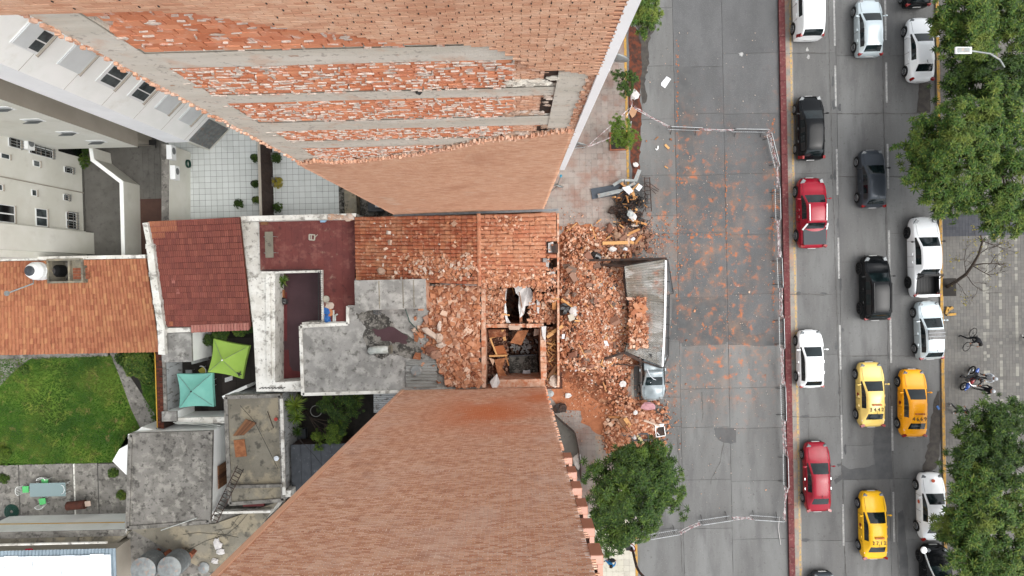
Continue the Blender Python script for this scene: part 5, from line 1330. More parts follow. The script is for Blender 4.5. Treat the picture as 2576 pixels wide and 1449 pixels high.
MB().blob(P(72, 1384, 4.4), .18, 8, 5, .4, (1.2, .6, .5)).top('red_rag', mk('red_cloth', 'b01830', rough=.9), 'small red rag on the gutter of the corrugated roof', 'rag')
x0, y0, x1, y1 = rect(-60, 1345, 322, 1388, 3.4)
MB().add([(x0, y0, 3.6), (x1 - 1.2, y0, 3.6), (x1, y1, 3.1), (x0, y1, 3.1), (x0, y0, 0), (x1 - 1.2, y0, 0), (x1, y1, 0), (x0, y1, 0)], [(0, 1, 2, 3), (0, 4, 5, 1), (1, 5, 6, 2), (2, 6, 7, 3)]).build('lean_to_roof', M['tan_concrete'], t)
x0, y0, x1, y1 = rect(295, 1340, 330, 1500, 2.0); MB().box(x0, y0, 0, x1, y1, 2.0).build('side_passage_floor', M['tan_concrete'], t)
# dark garden with palms
floor('palm_garden', 700, 960, 1060, 1260, M['dark_soil'], .02)
t = thing('dark_roof_shed', 'shed with a dark corrugated metal roof beside the palm garden', 'shed', tuple(P(790, 1180, 0)))
x0, y0, x1, y1 = rect(732, 1118, 870, 1262, 2.4)
MB().box(x0, y0, 0, x1, y1 - .05, 2.2).build('wall', M['brown_wood'], t)
k = 0; x = x0
while x < x1:
    MB().box(x, y0, 2.28, x + .62, y1, 2.31).box(x + .6, y0, 2.311, x + .66, y1, 2.36).build('roof_panel', M['corr_dark'], t); x += .66
mb = MB(); mb.grid(lambda s_, t_: P(940 + 64 * s_, 990 + 48 * t_, 3.6 + .03 * math.sin(t_ * 60)), 1, 60); mb.grid(lambda s_, t_: P(940 + 64 * s_, 990 + 48 * t_, 3.5), 1, 1)
mb.top('corrugated_roof', M['old_white_streak'], 'small streaked white corrugated roof tucked in at the foot of the brown brick tower', 'roof')
MB().box(P(708, 1100, 3.3).x, P(720, 1240, 3).y, 3.301, P(716, 1100, 3.3).x, P(720, 1000, 3).y, 3.42).top('annex_parapet', M['old_white'], 'white parapet edging the tan roof towards the palm garden', 'parapet')
x0, y0, x1, y1 = rect(703, 1232, 735, 1248, 3.0); MB().box(x0, y0, 0, x1, y1, 3.2).top('chimney_block', M['old_white'], 'small white masonry block at the corner of the tan roof', 'chimney')
m = MB()
for pts in ([(604, 1020), (640, 1060), (700, 1180)], [(725, 1075), (790, 1145), (810, 1170)]): m.tube([P(u, v, 3.6) for u, v in pts], .015, 4)
m.top('overhead_wires', M['black_metal'], 'thin black wires slanting over the tan roof and the dark metal shed', 'wires')
# ================================================================ RUBBLE
def hgt(x, y):
    """height of the heap over the pavement and road"""
    h = 0
    for (u, v, ru, rv, a) in ((1470, 700, 60, 90, .75), (1500, 800, 90, 100, 1.0), (1480, 900, 80, 60, .6), (1560, 760, 50, 90, .7), (1590, 590, 45, 45, .35), (1600, 1065, 55, 42, .65), (1530, 980, 50, 40, .3), (1440, 620, 30, 60, .25), (1600, 830, 30, 60, .5)):
        p = _hp[(u, v)] if (u, v) in _hp else _hp.setdefault((u, v), P(u, v, 0)); dx = (x - p.x) / (ru / 36.5); dy = (y - p.y) / (rv / 36.5)
        h += a * math.exp(-(dx * dx + dy * dy) * 1.1)
    return h + .10 * noise.noise(Vector((x * 1.3, y * 1.3, 0))) * min(1, h * 3)
_hp = {}
x0, y0, x1, y1 = rect(1404, 520, 1720, 1150, 0)
mb = MB(); nx, ny = 110, 200
def hf(s_, t_):
    x, y = x0 + (x1 - x0) * s_, y0 + (y1 - y0) * t_; h = hgt(x, y)
    return Vector((x, y, (.125 if x < XK else -.03) + h - .13 + .05 * noise.noise(Vector((x * 5, y * 5, 2)))))
mb.grid(hf, nx, ny, keep=lambda s_, t_: hgt(x0 + (x1 - x0) * s_, y0 + (y1 - y0) * t_) > .03)
o = mb.top('debris_mound', M['mound'], 'heap of orange dust and crushed brick spilled over the pavement', 'debris heap', smooth=True); stuff(o)
# dusty film on the pavement in front of the house: thin irregular sheets
def dust(u, v, ru, rv, z=.145, n=26):
    q = []
    for i in range(n):
        a = 2 * math.pi * i / n; k = .75 + .35 * noise.noise(Vector((math.cos(a) * 1.7 + u, math.sin(a) * 1.7 + v, 0))) + random.uniform(-.06, .06)
        q.append((u + ru * k * math.cos(a), v + rv * k * math.sin(a)))
    return MB().prism(pp(q, z), z - .003, z)
ds = dust(1450, 640, 62, 90, .146).v
for (u, v, ru, rv, z) in ((1465, 985, 95, 60, .146), (1512, 1052, 58, 52, .150), (1465, 600, 75, 52, .150), (1540, 1110, 30, 40, .146)):
    o = dust(u, v, ru, rv, z).top('dust_film', M['orange_dust'], 'x', 'dust'); stuff(o); o['label'] = {985: 'broad fan of orange dust below the rubble, beside the brown brick tower', 1052: 'orange dust around the utility covers on the pavement', 600: 'orange dust on the pavement above the rubble heap', 1110: 'strip of orange dust beside the utility covers, under the street tree'}[v]
# dust specks on the road (many small irregular blots)
def blot(u, v, r, z=.009):
    n = random.randint(7, 11); ax = random.uniform(.8, 1.8); return [(u + r * random.uniform(.45, 1.1) * math.cos(6.283 * i / n), v + r * ax * random.uniform(.45, 1.1) * math.sin(6.283 * i / n)) for i in range(n)]
mb = MB(); k = 0
hot = [(1780, 480, 60, 120), (1850, 600, 60, 100), (1760, 750, 60, 60), (1800, 800, 80, 60), (1865, 830, 40, 60), (1890, 560, 40, 60), (1760, 600, 50, 80), (1720, 400, 40, 90), (1940, 650, 16, 140), (1790, 830, 50, 50), (1830, 900, 90, 100), (1640, 600, 50, 30), (1700, 930, 40, 60), (1730, 1000, 60, 60)]
while k < 60:
    if random.random() < .88:
        c = random.choice(hot); u, v = random.gauss(c[0], c[2] * .6), random.gauss(c[1], c[3] * .6)
    else: u, v = random.uniform(1640, 1950), random.uniform(80, 1200)
    if not (1600 < u < 1950): continue
    r = random.choice([1, 1.2, 2, 2, 3, 4]) * random.uniform(.6, 1.3)
    for j in range(random.randint(1, 5)):
        q = pp(blot(u + random.gauss(0, r), v + random.gauss(0, r * 1.6), r * random.uniform(.25, .8)), 0)
        zz = .011 + random.random() * .006
        mb.prism(q, zz - .002, zz)
    k += 1
stuff(mb.build('dust_spots', M['orange_dust'], road))
mb = MB()
for (u, v0, v1, n) in ((1704, 100, 520, 60), (1827, 380, 640, 50), (1704, 560, 820, 40), (1945, 300, 860, 80)):
    for k in range(n):
        u_, v_ = u + random.uniform(-3, 3), random.uniform(v0, v1); zz = .018 + random.random() * .004
        mb.prism(pp(blot(u_, v_, random.uniform(.8, 2.6)), 0), zz - .002, zz)
for k in range(60):
    zz = .018 + random.random() * .004; mb.prism(pp(blot(random.uniform(1640, 1840), 590 + random.uniform(-2, 2), random.uniform(.8, 2.2)), 0), zz - .002, zz)
stuff(mb.build('dust_in_joints', M['orange_dust'], road))
# chunk templates
def chunk_t(kind):
    mb = MB()
    if kind == 0: # broken hollow brick with grooves
        mb.box(-.5, -.5, -.5, .5, .5, .5); mb.v = [(x + random.uniform(-.16, .16), y + random.uniform(-.1, .1), z + random.uniform(-.08, .08)) for x, y, z in mb.v]
    elif kind == 1: mb.blob((0, 0, 0), .5, 6, 4, .35)
    else:
        mb.box(-.5, -.5, -.5, .5, .5, .5); mb.v[4:8] = [(x * .6, y * .8 + random.uniform(-.1, .1), z) for x, y, z in mb.v[4:8]]
    return np_tmpl(mb)
CT = [chunk_t(0), chunk_t(0), chunk_t(0), chunk_t(2), chunk_t(1)]
def rmat(flat=.35): return Euler((random.gauss(0, flat), random.gauss(0, flat), random.random() * 6.283)).to_matrix()
def strew(n, where, sizes, zf, m, name, label, cat, group, limit, smallname, flat=.35, t=(0, 1, 2, 3, 4), jz=.0):
    """n fragments: the largest `limit` as single things, the rest one mass"""
    L = []
    for k in range(n):
        p = where()
        if p is None: continue
        s_ = random.choice(sizes) * random.uniform(.7, 1.3); dims = (s_, s_ * random.uniform(.45, .8), s_ * random.uniform(.35, .7))
        x, y = p[0], p[1]; z = zf(x, y) + dims[2] * .3
        L.append((s_, TRS((x, y, z), dims, rmat(flat)), random.choice(t)))
    L.sort(key=lambda q: -q[0])
    mes = {}
    if limit:
        X = sorted(q[1].translation.x for q in L[:limit]); Yq = sorted(q[1].translation.y for q in L[:limit]); nl = len(X); x1_, x2_, y1_, y2_ = X[nl // 3], X[2 * nl // 3], Yq[nl // 3], Yq[2 * nl // 3]
    for s_, Mx, k in L[:limit]:
        if k not in mes:
            me = bpy.data.meshes.new(name); me.from_pydata([tuple(p) for p in CT[k][0]], [], CT[k][1]); me.materials.append(m); mes[k] = me
        o = link(name, mes[k]); o.matrix_world = Mx; x, y = Mx.translation.x, Mx.translation.y
        wd = ('lower ' if y < y1_ else 'upper ' if y > y2_ else 'middle ') + ('left' if x < x1_ else 'right' if x > x2_ else 'centre')
        tag(o, label.replace('@', wd), cat, group and group + ', ' + wd)
    rest = {}
    for s_, Mx, k in L[limit:]: rest.setdefault(k, []).append(Mx)
    par = None
    if rest:
        allv = []
        vs, fs = MB(), None
        first = None
        objs = [joined(smallname, CT[k], ms, m, None) for k, ms in rest.items()]
        # join into one mesh
        import bmesh
        bm = bmesh.new()
        for o in objs: bm.from_mesh(o.data)
        me = bpy.data.meshes.new(smallname); bm.to_mesh(me); bm.free(); me.materials.append(m)
        for o in objs: bpy.data.objects.remove(o)
        stuff(link(smallname, me))
def street_pt():
    while True:
        c = random.choice([(1470, 720, 45, 90), (1500, 800, 70, 80), (1480, 890, 60, 50), (1560, 780, 30, 90), (1440, 640, 25, 60), (1500, 680, 50, 70), (1540, 860, 40, 60)])
        u, v = random.gauss(c[0], c[2]), random.gauss(c[1], c[3])
        if (u - 1450) / 90 + (640 - v) / 60 < .9 and v < 650 and random.random() < .8: continue
        if u < 1530 and v > 925 + (u - 1410) * .15 and random.random() < .85: continue
        if 1410 < u < 1586 and 570 < v < 1000: return P(u, v, .5)[:2]
gz = lambda x, y: (.13 if x < XK else 0) + hgt(x, y) * .98
strew(9500, street_pt, [.05, .07, .09, .11, .14, .18, .22], gz, M['rubble'], 'brick_fragment', 'broken brick chunk in the @ of the main heap before the facade', 'rubble', 'chunks of the main heap', 50, 'small_rubble', flat=.5, t=(0, 1, 2, 3))
strew(500, street_pt, [.05, .08, .12, .18], lambda x, y: gz(x, y) + .04, M['plaster_chunk'], 'lump', '', 'rubble', None, 0, 'mortar_scraps')
strew(260, street_pt, [.08, .14, .2], lambda x, y: gz(x, y) + .02, M['rust_black'], 'lump', '', 'rubble', None, 0, 'dark_scraps')
strew(46, street_pt, [.3, .38, .46], lambda x, y: gz(x, y) + .06, M['rubble_dull'], 'wall_fragment', 'large mortared wall fragment in the @ of the main heap', 'rubble', 'wall fragments of the main heap', 46, 'x', t=(0, 1, 2, 3))
def south_pt():
    while True:
        u, v = random.gauss(1600, 38), random.gauss(1065, 32)
        if random.random() < .3: u, v = random.gauss(1570, 25), random.gauss(1105, 16)
        if 1515 < u < 1686 and 1000 < v < 1150: return P(u, v, .3)[:2]
strew(2400, south_pt, [.07, .1, .14, .2, .26], gz, M['rubble'], 'brick_fragment', 'broken brick chunk in the @ of the heap below the crushed car', 'rubble', 'chunks of the lower heap', 36, 'small_rubble')
def north_pt():
    while True:
        u, v = random.gauss(1590, 32), random.gauss(600, 22)
        if 1530 < u < 1650 and 560 < v < 650: return P(u, v, .2)[:2]
strew(260, north_pt, [.1, .14, .2, .3], gz, M['rubble_dull'], 'brick_fragment', 'dull masonry chunk in the @ of the heap below the chair wreckage', 'rubble', 'chunks of the upper heap', 15, 'small_rubble')
def scat():
    u, v = random.gauss(1450, 60), random.choice([random.gauss(620, 60), random.gauss(1000, 40)])
    if random.random() < .45: u, v = random.gauss(1640, 40), random.choice([random.gauss(610, 40), random.gauss(1040, 50)])
    return P(u, v, .14)[:2] if 1412 < u < 1720 and 520 < v < 1150 else None
strew(3400, scat, [.02, .03, .04, .06, .09], gz, M['rubble'], 'brick_fragment', '', 'rubble', None, 0, 'brick_crumbs')
def roadscat():
    if random.random() < .75: u, v = random.gauss(1760, 90), random.gauss(740, 260)
    else: u, v = random.uniform(1600, 1950), random.uniform(60, 1250)
    return P(u, v, 0)[:2] if 1610 < u < 1948 and 40 < v < 1300 else None
strew(1100, roadscat, [.015, .02, .03, .04, .06], lambda x, y: .012, M['plaster_chunk'], 'chip', '', 'rubble', None, 0, 'road_chips')
strew(20, roadscat, [.1, .14, .2], lambda x, y: .01, M['rubble'], 'brick_fragment', 'lone brick fragment on the @ stretch of the cordoned-off road', 'rubble', 'fragments on the road', 20, 'x')
# rubble on the flat roof
roofpoly = pp([(1082, 722), (1206, 716), (1206, 972), (1130, 972), (1095, 905), (1060, 880), (1085, 850), (1050, 835), (1078, 790)], 4.5)
def roofpt():
    while True:
        u, v = random.uniform(1040, 1208), random.uniform(716, 975); q = P(u, v, 4.5)
        if inpoly(q.x, q.y, roofpoly) or random.random() < .03: return q[:2]
rh = lambda x, y: 4.3 + .28 * max(0, min(1, (x - P(1075, 800, 4.5).x) / 2)) * (1 + .4 * noise.noise(Vector((x, y, 3))))
mb = MB(); a0, b0, a1, b1 = rect(1050, 716, 1208, 975, 4.5)
mb.grid(lambda s_, t_: Vector((a0 + (a1 - a0) * s_, b0 + (b1 - b0) * t_, rh(a0 + (a1 - a0) * s_, b0 + (b1 - b0) * t_) - .02)), 40, 60, keep=lambda s_, t_: inpoly(a0 + (a1 - a0) * s_, b0 + (b1 - b0) * t_, roofpoly))
stuff(mb.top('roof_debris_mound', M['mound'], 'layer of crushed brick covering the east half of the flat roof', 'debris heap', smooth=True))
strew(3000, roofpt, [.09, .12, .16, .2, .26, .36], rh, M['rubble'], 'brick_fragment', 'broken brick block in the @ of the rubble on the flat roof', 'rubble', 'blocks on the flat roof', 60, 'small_rubble', flat=.3, t=(0, 1, 2, 3))
strew(1400, roofpt, [.08, .12, .16, .2], lambda x, y: rh(x, y) + .05, M['rubble'], 'brick_fragment', '', 'rubble', None, 0, 'small_rubble', flat=.3)
def tileroofpt():
    while True:
        r_ = random.random()
        if r_ < .62: u, v = random.gauss(1110, 50), random.gauss(672, 18)
        elif r_ < .8: u, v = random.gauss(1160, 30), random.gauss(690, 12)
        else: u, v = random.uniform(905, 1200), random.uniform(555, 700)
        if 900 < u < 1203 and 552 < v < 704: return P(u, v, 5.5)[:2]
def zroof1(x, y):
    f = (RA.x - x) / (RA.x - EA.x); return zr + (ze1 - zr) * min(1, max(0, f)) + .09
strew(230, tileroofpt, [.06, .08, .12, .16, .24], zroof1, M['plaster_chunk'], 'plaster_lump', 'pale plaster lump on the @ of the west slope of the collapsed roof', 'rubble', 'lumps on the west slope', 45, 'small_rubble')
strew(1300, tileroofpt, [.03, .05, .08, .12, .2], zroof1, M['rubble'], 'brick_fragment', '', 'rubble', None, 0, 'small_rubble')
def eastpt():
    while True:
        r_ = random.random()
        if r_ < .25: u, v = random.uniform(1212, 1400), random.uniform(545, 720)
        elif r_ < .4: u, v = random.gauss(1278, 22), random.gauss(562, 9)
        else: u, v = random.uniform(1212, 1402), 722 - abs(random.gauss(0, 22))
        if 1210 < u < 1403 and 545 < v < 722: return P(u, v, 5.5)[:2]
def zroof2(x, y):
    f = (x - RA.x) / (FA.x - RA.x); return zr + (ze2 - zr) * min(1, max(0, f)) + .09
strew(1500, eastpt, [.03, .05, .08, .12, .2], zroof2, M['rubble'], 'brick_fragment', 'brick lump on the @ of the east slope of the collapsed roof', 'rubble', 'lumps on the east slope', 20, 'small_rubble')
for (rg, z, n) in (((1222, 720, 1270, 812), 4.3, 620), ((1330, 760, 1400, 812), 4.3, 420), ((1376, 824, 1400, 972), 4.02, 420), ((1276, 730, 1306, 808), .4, 160), ((1282, 830, 1354, 892), .35, 260), ((1226, 830, 1278, 955), 2.32, 220), ((1314, 775, 1360, 812), 2.2, 140), ((1280, 930, 1356, 958), 1.0, 120), ((1340, 716, 1400, 760), 4.9, 200)):
    f = lambda rg=rg, z=z: P(random.uniform(rg[0], rg[2]), random.uniform(rg[1], rg[3]), z)[:2]
    strew(n, f, [.06, .1, .14, .2], lambda x, y, z=z: z + random.uniform(0, .12), M['rubble'] if z > 3 else M['rubble_dull'], 'brick_fragment', '', 'rubble', None, 0, 'small_rubble')
f = lambda: P(random.gauss(1316, 16), random.gauss(866, 14), .5)[:2]
strew(70, f, [.1, .16, .22], lambda x, y: .55, M['white_cloth'], 'scrap', '', 'scraps', None, 0, 'white_scraps')
f = lambda: P(random.gauss(1600, 3), random.gauss(814, 34), 2.1)[:2] if True else None
def canpt():
    u, v = random.uniform(1583, 1630), random.uniform(750, 876); lim = 1626 - 6 * math.sin(v * .05)
    return P(u, v, 2.1)[:2] if u < lim else None
strew(900, canpt, [.06, .1, .13, .18, .26], lambda x, y: 1.95 + random.uniform(0, .25), M['rubble'], 'brick_fragment', 'brick chunk in the @ of the rubble on the fallen canopy', 'rubble', 'chunks on the canopy', 24, 'small_rubble')
# white and cream lumps singled out
for (u, v, w, h_, zf, mm, lb) in ((1597, 566, 20, 9, .6, 'plaster_chunk', 'long pale stone slab right below the black chair wreckage'), (1580, 607, 14, 26, .5, 'plaster_chunk', 'upright pinkish plaster slab in the upper heap'), (1555, 592, 22, 18, .45, 'rubble_dull', 'large brown masonry block in the upper heap'), (1533, 575, 18, 26, .3, 'rubble_dull', 'long brown masonry block at the left of the upper heap'), (1562, 630, 18, 16, .3, 'rubble_dull', 'large round-edged masonry lump beside the yellow kerb above the canopy'), (1515, 757, 22, 22, 1.3, 'plaster_chunk', 'largest pinkish plaster slab in the middle of the main heap'), (1458, 661, 15, 13, .7, 'plaster_chunk', 'pale pink plaster block at the top of the main heap'), (1433, 625, 12, 10, .4, 'plaster_chunk', 'pale pink block near the facade at the top of the main heap'), (1497, 670, 14, 14, .8, 'white_cloth', 'white block in the upper part of the main heap'), (1082, 838, 40, 14, 4.8, 'plaster_chunk', 'long cream plaster slab slanting at the edge of the roof rubble'), (1105, 850, 16, 24, 4.8, 'plaster_chunk', 'upright cream slab beside the long one in the roof rubble'), (1105, 820, 10, 24, 4.8, 'plaster_chunk', 'narrow cream block in the roof rubble above the long slab'), (1042, 831, 10, 12, 4.5, 'plaster_chunk', 'small cream lump at the left tip of the roof rubble'), (1110, 868, 22, 11, 4.8, 'plaster_chunk', 'cream slab below the long one in the roof rubble'), (960, 682, 19, 17, 5.2, 'plaster_chunk', 'big pale egg-shaped lump low on the west slope of the tiled roof'), (1393, 958, 22, 26, 4.6, 'plaster_chunk', 'rounded grey concrete lump at the street corner by the brown brick tower'), (1084, 882, 26, 18, 4.7, 'rubble_dull', 'large grooved brick block left in the roof rubble'), (1094, 892, 24, 22, 4.75, 'rubble_dull', 'large grooved brick block low in the roof rubble')):
    c = P(u, v, zf); b = MB().blob(c, .5, 9, 5, .3, (w / 36, h_ / 36, .3 if w < 30 else .22)); o = b.top('masonry_block', M[mm], lb, 'rubble', loc=c)
    if (u, v) == (1082, 838): o.rotation_euler.z = -.6
# timber planks
def plank(a, b, z0, z1, w, label, m='wood_new', t=.05, group=None, name='timber_plank'):
    A_, B_ = P(*a, z0), P(*b, z1); mb = MB().bar(A_, B_, w, t)
    mb.v = [(x + random.uniform(-.015, .015), y + random.uniform(-.015, .015), z) for x, y, z in mb.v]
    return mb.top(name, M[m], label, 'plank', group, loc=(A_ + B_) / 2)
for a, b, z0, z1, w, lb, m in (((1516, 612), (1580, 610), .6, .7, .22, 'long pale plank lying level across the upper heap', 'wood_new'), ((1580, 551), (1627, 565), .8, .7, .14, 'orange beam sticking out below the black chair wreckage', 'wood_new'),
    ((1585, 608), (1594, 612), .6, .6, .2, 'short pale board at the right end of the level plank', 'wood_new'), ((1598, 614), (1614, 592), .5, .7, .18, 'short pale plank standing slanted at the right of the upper heap', 'wood_new'), ((1582, 588), (1610, 576), .6, .8, .16, 'pale plank across the middle of the upper heap', 'wood_new'), ((1568, 598), (1600, 580), .5, .7, .12, 'thin pale plank in the middle of the upper heap', 'wood_new'),
    ((1444, 770), (1483, 746), 1.0, 1.3, .14, 'pale plank slanting upward in the main heap, the upper of a crossing pair', 'wood_new'), ((1412, 752), (1445, 776), .9, 1.0, .12, 'pale lath from the facade to the crossing pair of planks', 'wood_new'), ((1412, 757), (1440, 770), .8, 1.0, .08, 'thin lath under the one from the facade', 'wood_new'), ((1454, 771), (1478, 771), 1.1, 1.1, .14, 'short level plank right of the crossing pair', 'wood_new'),
    ((1455, 797), (1474, 778), 1.1, 1.2, .12, 'short slanting plank below the short level one', 'wood_new'), ((1450, 799), (1475, 803), 1.1, 1.1, .12, 'short plank above the carton in the main heap', 'wood_new'), ((1486, 817), (1503, 835), 1.2, 1.2, .2, 'broad orange board in the middle of the main heap', 'wood_new'), ((1498, 876), (1530, 889), .9, .9, .14, 'pale plank slanting down right in the lower main heap', 'wood_new'),
    ((1515, 855), (1531, 888), .9, 1.0, .1, 'brown lath under the white door strip', 'wood_old'), ((1534, 778), (1549, 761), 1.2, 1.5, .14, 'splintered plank left of the canopy edge', 'wood_new'), ((1455, 724), (1466, 714), 1.0, 1.1, .12, 'short lath in the upper main heap', 'wood_new'), ((1486, 778), (1503, 758), 1.1, 1.3, .18, 'grey-brown board in the middle of the main heap', 'wood_old'), ((1536, 724), (1554, 716), 1.2, 1.3, .2, 'dark board near the canopy edge', 'rust_black'),
    ((1392, 742), (1393, 778), 5.0, 4.8, .2, 'broad pale board upright beside the facade wall above the room', 'wood_new'), ((1397, 745), (1397, 778), 5.0, 4.8, .1, 'thin board beside the broad upright one at the facade', 'wood_new'), ((1385, 752), (1408, 752), 5.0, 5.0, .06, 'thin lath across the facade wall above the room', 'wood_new'),
    ((1380, 843), (1416, 820), 4.6, 4.8, .2, 'broad pale plank sticking out over the facade', 'wood_new'), ((1376, 848), (1392, 838), 4.6, 4.7, .18, 'short pale plank at the foot of the broad one over the facade', 'wood_new'), ((1378, 880), (1396, 862), 4.4, 4.5, .08, 'lath in the strip behind the facade, the upper of the crossed ones', 'wood_new'), ((1376, 862), (1398, 868), 4.4, 4.5, .07, 'lath in the strip behind the facade, nearly level', 'wood_new'), ((1378, 872), (1400, 885), 4.4, 4.4, .07, 'lath in the strip behind the facade, slanting down right', 'wood_new'), ((1380, 910), (1395, 890), 4.4, 4.5, .08, 'lath in the strip behind the facade, halfway down', 'wood_new'),
    ((1380, 950), (1402, 918), 4.5, 4.7, .2, 'brown board at the lower end of the strip behind the facade', 'wood_old'), ((1388, 935), (1402, 948), 4.4, 4.5, .2, 'short yellowish board at the lower end of the strip behind the facade', 'wood_new'),
    ((1230, 896), (1276, 894), 3.0, 3.1, .1, 'thin lath across the open front room', 'wood_new'), ((1233, 850), (1250, 893), 3.4, 3.0, .09, 'lath slanting down the west side of the open front room', 'wood_new'), ((1234, 848), (1254, 842), 3.2, 3.3, .22, 'short pale board in the upper west corner of the open front room', 'wood_new'), ((1264, 830), (1270, 856), 4.2, 3.4, .16, 'pale splintered board hanging beside the dusty square panel', 'wood_new'), ((1266, 878), (1280, 920), 2.8, 2.6, .05, 'thin lath leaning in the middle of the open front room', 'wood_new'),
    ((1288, 723), (1294, 742), 4.2, 3.0, .05, 'pale lath hanging in the black roof hole', 'wood_new'), ((1306, 735), (1316, 790), 4.8, 4.4, .05, 'thin lath crossing the torn white plaster', 'wood_old'), ((1320, 770), (1352, 748), 4.3, 4.6, .05, 'lath slanting from the torn white plaster to the facade', 'wood_new'), ((1262, 790), (1282, 793), 4.5, 4.5, .09, 'short lath in the rubble left of the black roof hole', 'wood_new'),
    ((1532, 1049), (1560, 1050), .5, .6, .14, 'yellowish bent board in the lower heap', 'wood_new'), ((1560, 1052), (1582, 1084), .8, .7, .3, 'broad ribbed brown board in the lower heap', 'wood_old'), ((1572, 1052), (1592, 1082), .85, .75, .26, 'second ribbed board in the lower heap', 'wood_new'), ((1620, 1058), (1660, 1072), .7, .5, .12, 'pinkish plank at the right of the lower heap', 'plaster_chunk'), ((1596, 1088), (1650, 1102), .5, .5, .1, 'grey lath under the skateboard', 'wood_old'),
    ((1648, 352), (1656, 344), .03, .05, .05, 'sliver of wood at the kerb side of the wet gutter', 'wood_new'), ((1673, 364), (1683, 374), .03, .05, .14, 'short tapered piece of wood on the grey road above the wreckage', 'wood_new'), ((1672, 418), (1680, 423), .03, .04, .07, 'tiny piece of wood on the grey road by the wreckage', 'wood_new'), ((1500, 562), (1512, 551), .3, .3, .06, 'lath on the dusty pavement left of the upper heap', 'wood_new'),
    ((1563, 460), (1587, 484), .6, .7, .16, 'orange board under the black chair wreckage frame', 'wood_new'), ((1588, 480), (1607, 462), .7, .9, .1, 'orange lath crossing behind the white sheet', 'wood_new'), ((1589, 474), (1597, 502), .7, .7, .18, 'upright orange board right of the white sheet', 'wood_new'), ((1600, 510), (1620, 505), .7, .7, .1, 'orange lath inside the chair wreckage', 'wood_new'), ((1548, 498), (1556, 516), .3, .3, .12, 'splintered brown board left of the chair wreckage', 'wood_old')):
    plank(a, b, z0, z1, w, lb, m)
# more nameless laths in the room and heap
for k in range(36):
    u, v = random.uniform(1376, 1402), random.uniform(826, 965); a_ = random.random() * 3.14; l = random.uniform(8, 18)
    plank((u - l / 2 * math.cos(a_), v - l / 2 * math.sin(a_)), (u + l / 2 * math.cos(a_), v + l / 2 * math.sin(a_)), 4.2, 4.5, .05, 'thin splintered lath in the strip of debris behind the facade wall', 'wood_new', group='splintered laths behind the facade')
for k in range(40):
    q = street_pt(); a_ = random.random() * 3.14; l = random.uniform(.2, .6); z = gz(*q) + .08
    d = Vector((math.cos(a_) * l, math.sin(a_) * l, random.uniform(-.1, .1)))
    c = Vector((*q, z)); mb = MB().bar(c - d, c + d, random.uniform(.04, .09), .03); mb.top('timber_splinter', M['wood_new'], 'small splinter of timber among the bricks of the main heap', 'splinter', 'timber splinters in the main heap', loc=c)
# papers, cloths, bags
def scrap(u, v, r_, z, m, label, cat='scrap', name='scrap_of_paper', sq=.3):
    MB().blob(P(u, v, z), r_, 8, 5, .35, (1, random.uniform(.7, 1.2), sq)).top(name, M[m], label, cat)
for (u, v, r_, z, m, lb) in ((1430, 995, .24, .3, 'white_cloth', 'large crumpled white paper on the dust fan by the brown brick tower'), (1448, 783, .35, 1.1, 'white_cloth', 'crumpled white plastic left in the middle of the main heap'), (1543, 733, .34, 1.3, 'white_cloth', 'crumpled white plastic near the canopy edge'), (1518, 731, .28, 1.2, 'white_cloth', 'torn white sheet in the upper main heap'), (1540, 626, .28, .5, 'white_cloth', 'crumpled white sheet above the canopy'), (1573, 626, .16, .5, 'paper', 'small pale blue sheet beside the yellow kerb'), (1592, 601, .14, .6, 'paper', 'small pale sheet in the upper heap'), (1524, 838, .2, 1.1, 'white_cloth', 'scrap of white in the middle of the lower main heap'), (1478, 870, .17, .8, 'white_cloth', 'scrap of white low in the main heap'), (1484, 960, .2, .4, 'white_cloth', 'scrap of white at the bottom of the main heap'), (1567, 967, .22, .5, 'white_cloth', 'scrap of white cloth left of the crushed car'), (1598, 1038, .18, .9, 'white_cloth', 'small white cup in the lower heap'), (1592, 545, .27, 1.0, 'white_cloth', 'large white cloth in the lower half of the chair wreckage'), (1585, 535, .25, 1.1, 'galv', 'grey bundle beside the white cloth in the chair wreckage'), (1597, 238, .3, .15, 'white_cloth', 'clear plastic bag in the wet gutter'), (1599, 415, .2, .12, 'white_cloth', 'string of plastic litter in the wet gutter'), (1450, 930, .14, .5, 'paper', 'tiny white paper in the lower left of the main heap'), (1325, 940, .25, 1.8, 'paper', 'white paper at the bottom edge of the open front room'), (1652, 205, .02, .02, 'paper', 'x'), (1290, 954, .16, 1.6, 'paper', 'small white paper at the south-west edge of the open front room')):
    if lb != 'x': scrap(u, v, r_, z, m, lb)
for (u, v, r_, z, lb) in ((1496, 646, .42, .7, 'black rubbish bag torn open at the left end of the black beam'), (1419, 778, .45, .9, 'black bag against the facade wall beside the main heap'), (1458, 903, .22, .8, 'small black scrap low in the main heap')):
    MB().blob(P(u, v, z), r_, 10, 6, .35, (1.1, .8, .6)).top('black_bag', M['black_bag'], lb, 'bag')
MB().blob(P(1524, 835, 1.2), .16, 8, 5, .3, (.8, 1.2, .5)).top('red_cloth', mk('crimson', '8c1838', rough=.9), 'crimson cloth in the middle of the main heap', 'cloth')
MB().blob(P(1632, 1022, .8), .42, 9, 5, .3, (1.2, .7, .3)).top('pink_cloth', mk('pink', 'b98a90', rough=.9), 'dusty pink cloth under the nose of the crushed car', 'cloth')
MB().blob(P(1408, 1026, .5), .42, 9, 6, .4, (1.1, .8, .6)).top('dry_bush', M['rust_black'], 'dark dry bush at the foot of the brown brick tower', 'bush')
c = P(1385, 990, 4.0); 
